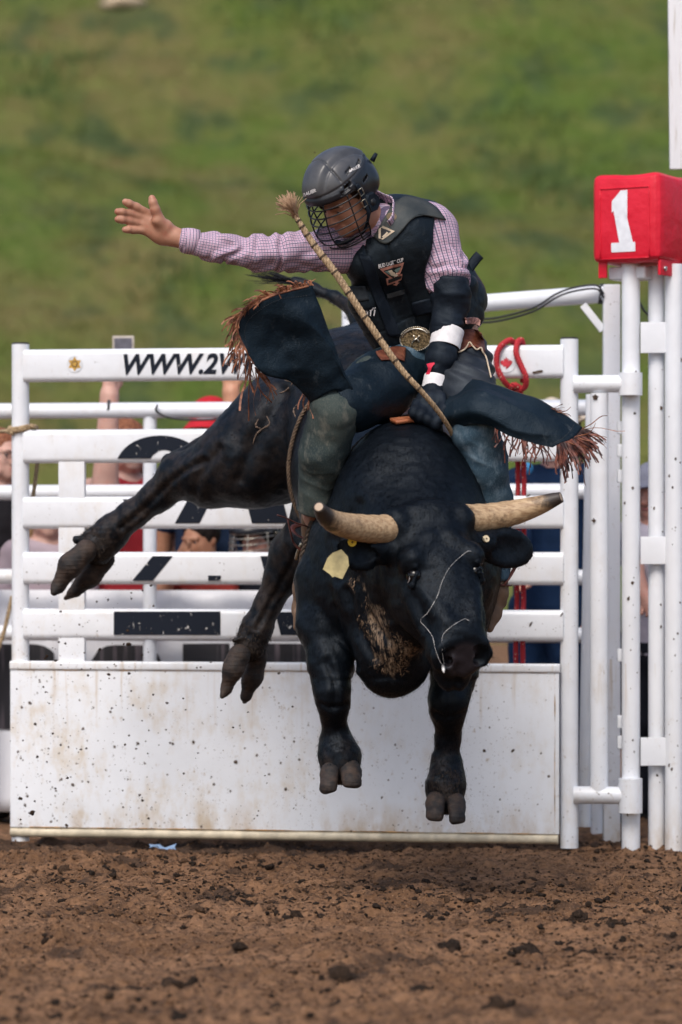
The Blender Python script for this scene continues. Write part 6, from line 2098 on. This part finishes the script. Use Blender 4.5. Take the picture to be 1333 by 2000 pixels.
# ------------------------------------------------------------------ people behind the chute
def cloth(name, col, var=.2, print_col=None):
    m = NT(name); p = m.objc()
    c = m.mix(m.ramp(m.noise(p, 5.0, 4.0), .35, .65), tuple(x * (1 - var) for x in col), col)
    if print_col:
        c = m.mix(m.ramp(m.noise(p, 9.0, 3.0), .66, .68), c, print_col)
    m.bs(Base_Color=c, Roughness=.9)
    m.b.inputs['Specular IOR Level'].default_value = .15
    m.bump(m.math('ADD', m.noise(m.vmap(p, (1, 1, .5)), 14.0, 4.0), m.math('MULTIPLY', m.noise(p, 200.0, 3.0), .2)), .5, .02)
    return m.m
M_skins = [skin_mat('fair_skin', (.52, .30, .235), (.60, .36, .29), (.58, .27, .21)), skin_mat('warm_skin', (.46, .22, .13), (.55, .28, .17), (.50, .20, .12)), skin_mat('ruddy_skin', (.48, .24, .18), (.56, .30, .23), (.55, .20, .15))]

def spectator(label, px, py_head, y, yaw, skin, shirt_m, pants_m, hair_m, rarm, larm, sleeves='short', long_hair=False, pitch=0.0, group='onlookers behind the chute', lean=(0, 0), ak=1.0):
    """standing figure; head centre at the given pixel; yaw 0 faces the camera, positive turns to the picture's right"""
    hc = W(px, py_head, y)
    H = hc[2] / .945; k = H / 1.72
    base = np.array([hc[0] - lean[0], hc[1] - lean[1], 0.0])
    cy_, sy_ = math.cos(yaw), math.sin(yaw)
    fw = np.array([sy_, -cy_, 0]); rt = np.array([-cy_, -sy_, 0])       # own right hand side
    def T(r, f, z):
        t = z * k / hc[2]
        return base + rt * r * k + fw * f * k + np.array([lean[0] * t, lean[1] * t, z * k])
    t = thing('person', label, 'person', tuple(base), 0, group)
    f3 = nrm(fw + np.array([0, 0, -math.tan(pitch)])); u3 = nrm(np.array([0, 0, 1.0]) - f3 * f3[2]); r3 = np.cross(f3, u3)
    M3 = np.stack([r3, f3, u3])
    hP = lambda r, f, u: hc + r * r3 + f * f3 + u * u3
    hk = k * .5 + .5 if k < .9 else k
    S = SDF()
    head_prims(S, hP, M3, hk)
    S.cap(hP(0, -.02 * hk, -.06 * hk), T(0, -.01, 1.42), .053 * k, .06 * k, .03)
    S.cap(T(0, 0, 1.32), T(0, 0, 1.0), .135 * k, .125 * k, .05, flat=fw, fs=.7)
    S.cap(T(-.13, -.01, 1.41), T(.13, -.01, 1.41), .065 * k, .065 * k, .05)
    S.cap(T(0, 0, 1.0), T(0, 0, .92), .14 * k, .15 * k, .05, flat=fw, fs=.75)
    arms = []
    for sd, arm_ in ((1, rarm), (-1, larm)):
        sh = T(.185 * sd, -.01, 1.40)
        if arm_ is None:
            el, wr_ = T(.24 * sd, -.02, 1.12), T(.235 * sd, .06, .87)
        else:
            el, wr_ = np.array(arm_[0]), np.array(arm_[1])
        arms.append((sh, el, wr_))
        S.chain([(sh, .052 * k * ak), (el, .041 * k * ak), (wr_, .028 * k * ak)], .03)
        d = nrm(wr_ - el); sdv = nrm(np.cross(d, fw + .01)); nn = np.cross(sdv, d)
        pm = wr_ + d * .055 * k
        S.cap(wr_, pm, .026 * k, .034 * k, .02, flat=nn, fs=.6)
        for i in range(4):
            b0 = pm + sdv * (.0225 - .015 * i) * k + d * .02 * k
            S.chain([(b0, .0098 * k), (b0 + d * .036 * k + nn * .006 * k, .0088 * k), (b0 + d * (.058 - .006 * abs(i - 1.3)) * k + nn * .026 * k, .0075 * k)], .006)
        S.chain([(wr_ + sdv * .022 * k + d * .02 * k, .013 * k), (wr_ + sdv * .046 * k + d * .05 * k, .011 * k), (wr_ + sdv * .05 * k + d * .08 * k + nn * .012 * k, .009 * k)], .008)
    for sd in (-1, 1):
        S.chain([(T(.085 * sd, 0, .90), .085 * k), (T(.095 * sd, .015, .50), .058 * k), (T(.10 * sd, -.01, .10), .042 * k)], .03)
        S.cap(T(.10 * sd, -.02, .05), T(.115 * sd, .14, .04), .04 * k, .036 * k, .02)
    v, q = S.mesh(.0085)
    obj('body', mesh_np('body', v, q), skin, t)
    # shirt
    S = SDF()
    S.cap(T(0, 0, 1.33), T(0, 0, 1.0), .152 * k, .150 * k, .05, flat=fw, fs=.74)
    S.cap(T(-.135, -.01, 1.405), T(.135, -.01, 1.405), .076 * k, .076 * k, .05)
    S.cap(T(0, 0, 1.0), T(0, 0, .90), .150 * k, .162 * k, .05, flat=fw, fs=.78)
    for sh, el, wr_ in arms:
        if sleeves == 'long':
            S.chain([(sh, .066 * k), (el, .054 * k), (wr_, .041 * k)], .03)
        elif sleeves == 'short':
            S.cap(sh, sh + (el - sh) * .62, .068 * k, .062 * k, .03)
    S.cap(hP(0, -.02 * hk, -.05 * hk), T(0, 0, 1.44), .058 * k, .062 * k, .015, sub=True)
    S.disp(lambda P, d: d + .006 * vnoise(P * np.array([9, 9, 14]), 3) + .003 * vnoise(P * 26, 5))
    v, q = S.mesh(.0095)
    obj('shirt', mesh_np('shirt', v, q), shirt_m, t)
    S = SDF()
    S.cap(T(0, 0, .95), T(0, 0, .88), .155 * k, .16 * k, .05, flat=fw, fs=.78)
    for sd in (-1, 1):
        S.chain([(T(.085 * sd, 0, .88), .098 * k), (T(.095 * sd, .015, .50), .075 * k), (T(.10 * sd, -.01, .09), .062 * k)], .03)
    S.disp(lambda P, d: d + .006 * vnoise(P * np.array([9, 9, 16]), 7))
    v, q = S.mesh(.011)
    obj('trousers', mesh_np('trousers', v, q), pants_m, t)
    for sd in (-1, 1):
        S = SDF()
        S.cap(T(.10 * sd, -.03, .055), T(.118 * sd, .15, .045), .052 * k, .046 * k, .02)
        S.half(T(0, 0, .012), (0, 0, -1), .01)
        v, q = S.mesh(.009)
        obj('shoe', mesh_np('shoe', v, q), M_shoe, t)
    # hair
    S = SDF()
    S.ell(hP(0, -.016 * hk, .024 * hk), np.array([.084, .100, .094]) * hk, .02, M3)
    if long_hair:
        for a in (-.06, 0, .06):
            S.cap(hP(a * hk, -.06 * hk, .02 * hk), hP(a * 1.2 * hk, -.075 * hk, -.20 * hk), .045 * hk, .035 * hk, .03)
    S.ell(hP(0, .080 * hk, -.045 * hk), np.array([.070, .075, .090]) * hk, .015, M3, True)
    S.disp(lambda P, d: d + .004 * vnoise(P * np.array([70, 70, 18]), 3))
    v, q = S.mesh(.007)
    obj('hair', mesh_np('hair', v, q), hair_m, t)
    for sd in (-1, 1):
        e_ = obj('eye', mesh_np('eye', SPH_V * .0115 * hk + hP(.031 * hk * sd, .0765 * hk, -.004 * hk), SPH_F), M_sclera, t)
        obj('iris', mesh_np('iris', SPH_V * .006 * hk + hP(.031 * hk * sd, .084 * hk, -.005 * hk), SPH_F), M_eye, e_)
    obj('lips', MB().tube(catmull([hP(-.022 * hk, .082 * hk, -.073 * hk), hP(0, .0895 * hk, -.073 * hk), hP(.022 * hk, .082 * hk, -.073 * hk)], 8), [.002, .005, .006, .006, .006, .006, .005, .002], 6), M_lips, t)
    return t, hP, T, hk
M_shoe = leather('dark_shoe', (.015, .013, .013), (.03, .027, .025), .6)
M_lips = simple('lips', (.42, .13, .12), .45)
M_redhair = fur_mat('auburn_hair', (.16, .055, .03), (.38, .17, .09), .55)
M_dkhair = fur_mat('dark_hair', (.012, .010, .010), (.035, .026, .022), .5)
M_blond = fur_mat('sandy_hair', (.22, .14, .07), (.42, .30, .17), .55)
C_char = cloth('charcoal_top', (.030, .028, .032), .2, (.03, .20, .22)); C_red = cloth('red_top', (.42, .035, .045)); C_navy = cloth('navy_denim', (.018, .034, .075)); C_dark = cloth('dark_cloth', (.016, .018, .026))
C_pink = cloth('pale_pink_top', (.52, .42, .46), .15, (.25, .16, .20)); C_lil = cloth('lilac_shirt', (.45, .42, .50)); C_blue = cloth('deep_blue_jacket', (.012, .032, .085), .3)

# woman with glasses at the left edge
t, hP, T, hk = spectator('fair onlooker with dark glasses and charcoal top at the left edge', 2, 886, 1.62, R(42), M_skins[0], C_char, C_dark, M_redhair, None, None, 'short', True)
gl = MB()
for sd in (-1, 1):
    gl.tube([hP(.032 * hk * sd + .021 * hk * math.cos(a), .100 * hk, -.005 * hk + .016 * hk * math.sin(a)) for a in np.linspace(0, 6.283, 20)], .0018, 6)
    gl.tube([hP(.053 * hk * sd, .098 * hk, 0), hP(.078 * hk * sd, .03 * hk, .002 * hk), hP(.079 * hk * sd, -.01 * hk, 0)], .0018, 6)
gl.tube([hP(-.011 * hk, .100 * hk, 0), hP(.011 * hk, .100 * hk, 0)], .0018, 6)
obj('glasses', gl, M_blk, t)['kind'] = 'stuff'
# phone raiser
t, hP, T, hk = spectator('auburn haired onlooker in red raising a phone above the rail', 250, 868, 1.75, R(25), M_skins[0], C_red, C_dark, M_redhair,
                         (W(205, 960, 1.45), W(214, 772, 1.42)), None, 'none', True, ak=1.45)
ph = thing('mobile_phone', 'mobile phone with pale case held up above the top rail', 'phone', tuple(W(241, 690, 1.36)))
cph = W(241, 692, 1.36)
o = obj('case', MB().box(cph, (PX(42, 1.36), .010, PX(72, 1.36)), bevel=.0045), simple('pale_phone_case', (.52, .46, .40), .5), ph); autosmooth(o)
o = obj('camera_glass', MB().box(cph + np.array([0, -.006, .0]), (PX(35, 1.36), .003, PX(64, 1.36)), bevel=.0012), simple('phone_back', (.10, .095, .12), .25), ph); autosmooth(o)
# red cap
t, hP, T, hk = spectator('onlooker in a red cap with one forearm raised behind the second rail', 412, 836, 1.7, R(-12), M_skins[1], C_navy, C_dark, M_dkhair, None, (W(466, 930, 1.5), W(452, 768, 1.5)), 'short', False, .12, ak=1.25)
S = SDF()
S.ell(hP(0, -.004 * hk, .045 * hk), np.array([.092, .108, .090]) * hk, .02, np.stack([np.cross(hP(0, 1, 0) - hP(0, 0, 0), hP(0, 0, 1) - hP(0, 0, 0)), hP(0, 1, 0) - hP(0, 0, 0), hP(0, 0, 1) - hP(0, 0, 0)]))
S.half(hP(0, 0, .042 * hk), hP(0, 0, 0) - hP(0, 0, 1), .004)
v, q = S.mesh(.006)
M_cap = cloth('red_cap_cloth', (.52, .022, .035), .15)
cp = obj('cap', mesh_np('cap', v, q), M_cap, t)
V_ = []; nA_ = 17; nR_ = 6
for i in range(nA_):
    a = R(-72 + 144 * i / (nA_ - 1))
    for j in range(nR_):
        f_ = j / (nR_ - 1)
        r0 = np.array([.088 * math.sin(a), .103 * math.cos(a)]); r1 = np.array([.098 * math.sin(a), .085 + .095 * math.cos(a)])
        p2 = r0 * (1 - f_) + r1 * f_
        V_.append(hP(p2[0] * hk, p2[1] * hk, (.045 - .022 * f_ - .25 * p2[0] ** 2 * 8) * hk))
F_ = np.array([(i * nR_ + j, (i + 1) * nR_ + j, (i + 1) * nR_ + j + 1, i * nR_ + j + 1) for i in range(nA_ - 1) for j in range(nR_ - 1)])
o = obj('cap_peak', mesh_np('cap_peak', V_, F_), M_cap, cp); o.modifiers.new('s', 'SOLIDIFY').thickness = .004
bp = MB().add([hP(x * hk, (.1055 - abs(x) * .18) * hk, (.062 + z) * hk) for x, z in ((-.032, -.012), (0, -.012), (.032, -.012), (.032, .028), (0, .030), (-.032, .028))], [(0, 1, 4, 5), (1, 2, 3, 4)])
obj('cap_badge', bp, simple('white_badge', (.60, .64, .72), .6), cp)
bp = MB().add([hP(x * hk, (.1068 - abs(x) * .18) * hk, (.070 + z) * hk) for x, z in ((-.016, -.010), (0, -.010), (.016, -.010), (.016, .010), (0, .012), (-.016, .010))], [(0, 1, 4, 5), (1, 2, 3, 4)])
obj('cap_badge', bp, simple('blue_badge', (.08, .16, .42), .6), cp)
# child in a pale top between the left onlookers
spectator('small onlooker in a spotted pale pink top behind the left spacer plates', 92, 1000, 1.5, R(15), M_skins[0], C_pink, C_dark, M_blond, None, None, 'short', True)
# child with hand at the mouth
spectator('child with a hand held to the mouth low behind the gate rails', 392, 1050, 1.45, R(-38), M_skins[1], cloth('orange_top', (.35, .05, .04)), C_dark, M_dkhair, (W(318, 1150, 1.32), W(352, 1088, 1.24)), None, 'short', False, .2)
# helmeted rider waiting behind the chute: the same kind of helmet, moved over
t, hP, T, hk = spectator('waiting rider in a black caged helmet behind the kicking leg', 508, 1058, 1.4, R(-32), M_skins[2], C_dark, C_dark, M_dkhair, None, None, 'long', False, .15)
Mo = Matrix([list(kr) + [0], list(kf) + [0], list(ku) + [0], [0, 0, 0, 1]]).transposed(); Mo.translation = Vector(KC)
r3 = hP(1, 0, 0) - hP(0, 0, 0); f3 = hP(0, 1, 0) - hP(0, 0, 0); u3 = hP(0, 0, 1) - hP(0, 0, 0)
Mn = Matrix([list(r3) + [0], list(f3) + [0], list(u3) + [0], [0, 0, 0, 1]]).transposed(); Mn.translation = Vector(hP(0, 0, 0))
X_ = Mn @ Mo.inverted()
h2 = bpy.data.objects.new('helmet', None); COL.objects.link(h2); h2.parent = t; h2.matrix_parent_inverse = wm(t).inverted()
for ch in list(helm.children):
    c2 = ch.copy(); COL.objects.link(c2); c2.parent = h2; c2.matrix_parent_inverse = wm(h2).inverted(); c2.matrix_basis = X_ @ ch.matrix_basis
    if 'cage' in ch.name:
        c2.data = ch.data.copy(); c2.data.materials.clear(); c2.data.materials.append(M_sil)
# gate man in blue with a cream hat
t, hP, T, hk = spectator('stockman in a deep blue jacket and cream cowboy hat at the gate hinge', 1092, 838, 1.30, R(-28), M_skins[2], C_blue, C_blue, M_dkhair, (W(1010, 960, 1.15), W(1022, 1100, 1.0)), None, 'long', False, .2, lean=(.07, 0))
M_felt = simple('cream_felt', (.62, .52, .40), .85, .12, 20)
V_, F_ = [], []
nA_ = 40
prof_ = [(.0, .135, .0), (.045, .130, .0), (.078, .118, 0), (.092, .070, 0), (.098, .035, 0), (.112, .032, 0), (.160, .034, 1), (.215, .040, 1)]
for i in range(nA_):
    a = 2 * math.pi * i / nA_
    for (rr_, h_, br) in prof_:
        dent = -.028 * math.exp(-((rr_ * math.sin(a)) / .02) ** 2) * (h_ > .11) if br == 0 else 0
        side = .038 * abs(math.sin(a)) ** 3 * (rr_ - .10) / .09 if br else 0
        V_.append(hP(rr_ * math.sin(a) * hk * (.92 if br == 0 else 1), rr_ * math.cos(a) * hk * (1.12 if br == 0 else 1.0), (h_ + dent + side) * hk))
n_ = len(prof_)
F_ = np.array([(i * n_ + j, ((i + 1) % nA_) * n_ + j, ((i + 1) % nA_) * n_ + j + 1, i * n_ + j + 1) for i in range(nA_) for j in range(n_ - 1)])
ht = obj('cowboy_hat', mesh_np('cowboy_hat', V_, F_), M_felt, t); ht.modifiers.new('s', 'SOLIDIFY').thickness = .004
obj('hat_band', MB().tube([hP(.096 * .92 * math.sin(a) * hk, .096 * 1.12 * math.cos(a) * hk, .050 * hk) for a in np.linspace(0, 6.283, 40)], .008, 8, ell=.5), simple('tan_band', (.30, .21, .13), .7), ht)
pt_ = W(1030, 915, 1.10)
obj('arm_patch', MB().tube([pt_, pt_ + np.array([0, -.006, 0])], .026, 14), simple('bright_blue_patch', (.05, .30, .62), .5), t)
# man at the far right between the posts
t, hP, T, hk = spectator('man in a lilac shirt and grey cap seen between the right hand posts', 1278, 958, 1.25, R(-35), M_skins[2], C_lil, C_dark, M_dkhair, (W(1240, 1110, 1.12), W(1262, 1165, 1.0)), None, 'short', False, .15)
S = SDF()
S.ell(hP(0, -.004 * hk, .04 * hk), np.array([.094, .110, .094]) * hk, .02, np.stack([hP(1, 0, 0) - hP(0, 0, 0), hP(0, 1, 0) - hP(0, 0, 0), hP(0, 0, 1) - hP(0, 0, 0)]))
S.cap(hP(0, .09 * hk, .04 * hk), hP(0, .15 * hk, .026 * hk), .05 * hk, .045 * hk, .02, flat=hP(0, 0, 1) - hP(0, 0, 0), fs=.16)
S.half(hP(0, 0, .030 * hk), hP(0, 0, 0) - hP(0, 0, 1), .004)
v, q = S.mesh(.006)
obj('cap', mesh_np('cap', v, q), cloth('grey_cap_cloth', (.20, .21, .27)), t)

# ------------------------------------------------------------------ small things
# clods thrown up by the hooves
r_ = np.random.default_rng(77)
FPt, FRt = [], []
for _ in range(150):
    FPt.append(W(60 + 240 * r_.random(), 1130 + 420 * r_.random(), -.35 - .5 * r_.random())); FRt.append(.0014 + .0050 * r_.random() ** 3.5)
for _ in range(110):
    FPt.append(W(20 + 560 * r_.random(), 1280 + 330 * r_.random(), -.3 - 1.0 * r_.random())); FRt.append(.0015 + .004 * r_.random() ** 3)
for a, b, r in ((252, 1258, .009), (162, 1143, .006), (250, 1232, .006), (63, 1588, .010), (40, 1560, .008), (615, 297, .003), (213, 1318, .006), (74, 1650, .009), (130, 1612, .006)):
    FPt.append(W(a, b, -.6)); FRt.append(r)
fd = clod_field('flying_dirt', FPt, FRt, [.1] * len(FPt), M_clod, 6, .8)
tag(fd, 'bits of dirt thrown into the air behind the kicking hooves', 'dirt', kind='stuff')
# blue litter under the gate
lz = W(318, 1652, -.02)
bm = bmesh.new()
g = [[bm.verts.new((lz[0] - .05 + .10 * i / 8 + .004 * math.sin(j * 2 + i), lz[1] - .03 + .03 * j / 3, gh(np.array([lz[0] - .05 + .10 * i / 8]), np.array([lz[1] - .03 + .03 * j / 3]))[0] + .006 + .004 * math.sin(i * 1.3 + j) + .004 * j)) for j in range(4)] for i in range(9)]
for i in range(8):
    for j in range(3): bm.faces.new((g[i][j], g[i + 1][j], g[i + 1][j + 1], g[i][j + 1]))
me = bpy.data.meshes.new('plastic_scrap'); bm.to_mesh(me); bm.free()
o = obj('plastic_scrap', me, simple('pale_blue_plastic', (.20, .30, .46), .5)); o.modifiers.new('s', 'SOLIDIFY').thickness = .002
tag(o, 'crumpled pale blue plastic scrap under the gate at the left', 'litter')
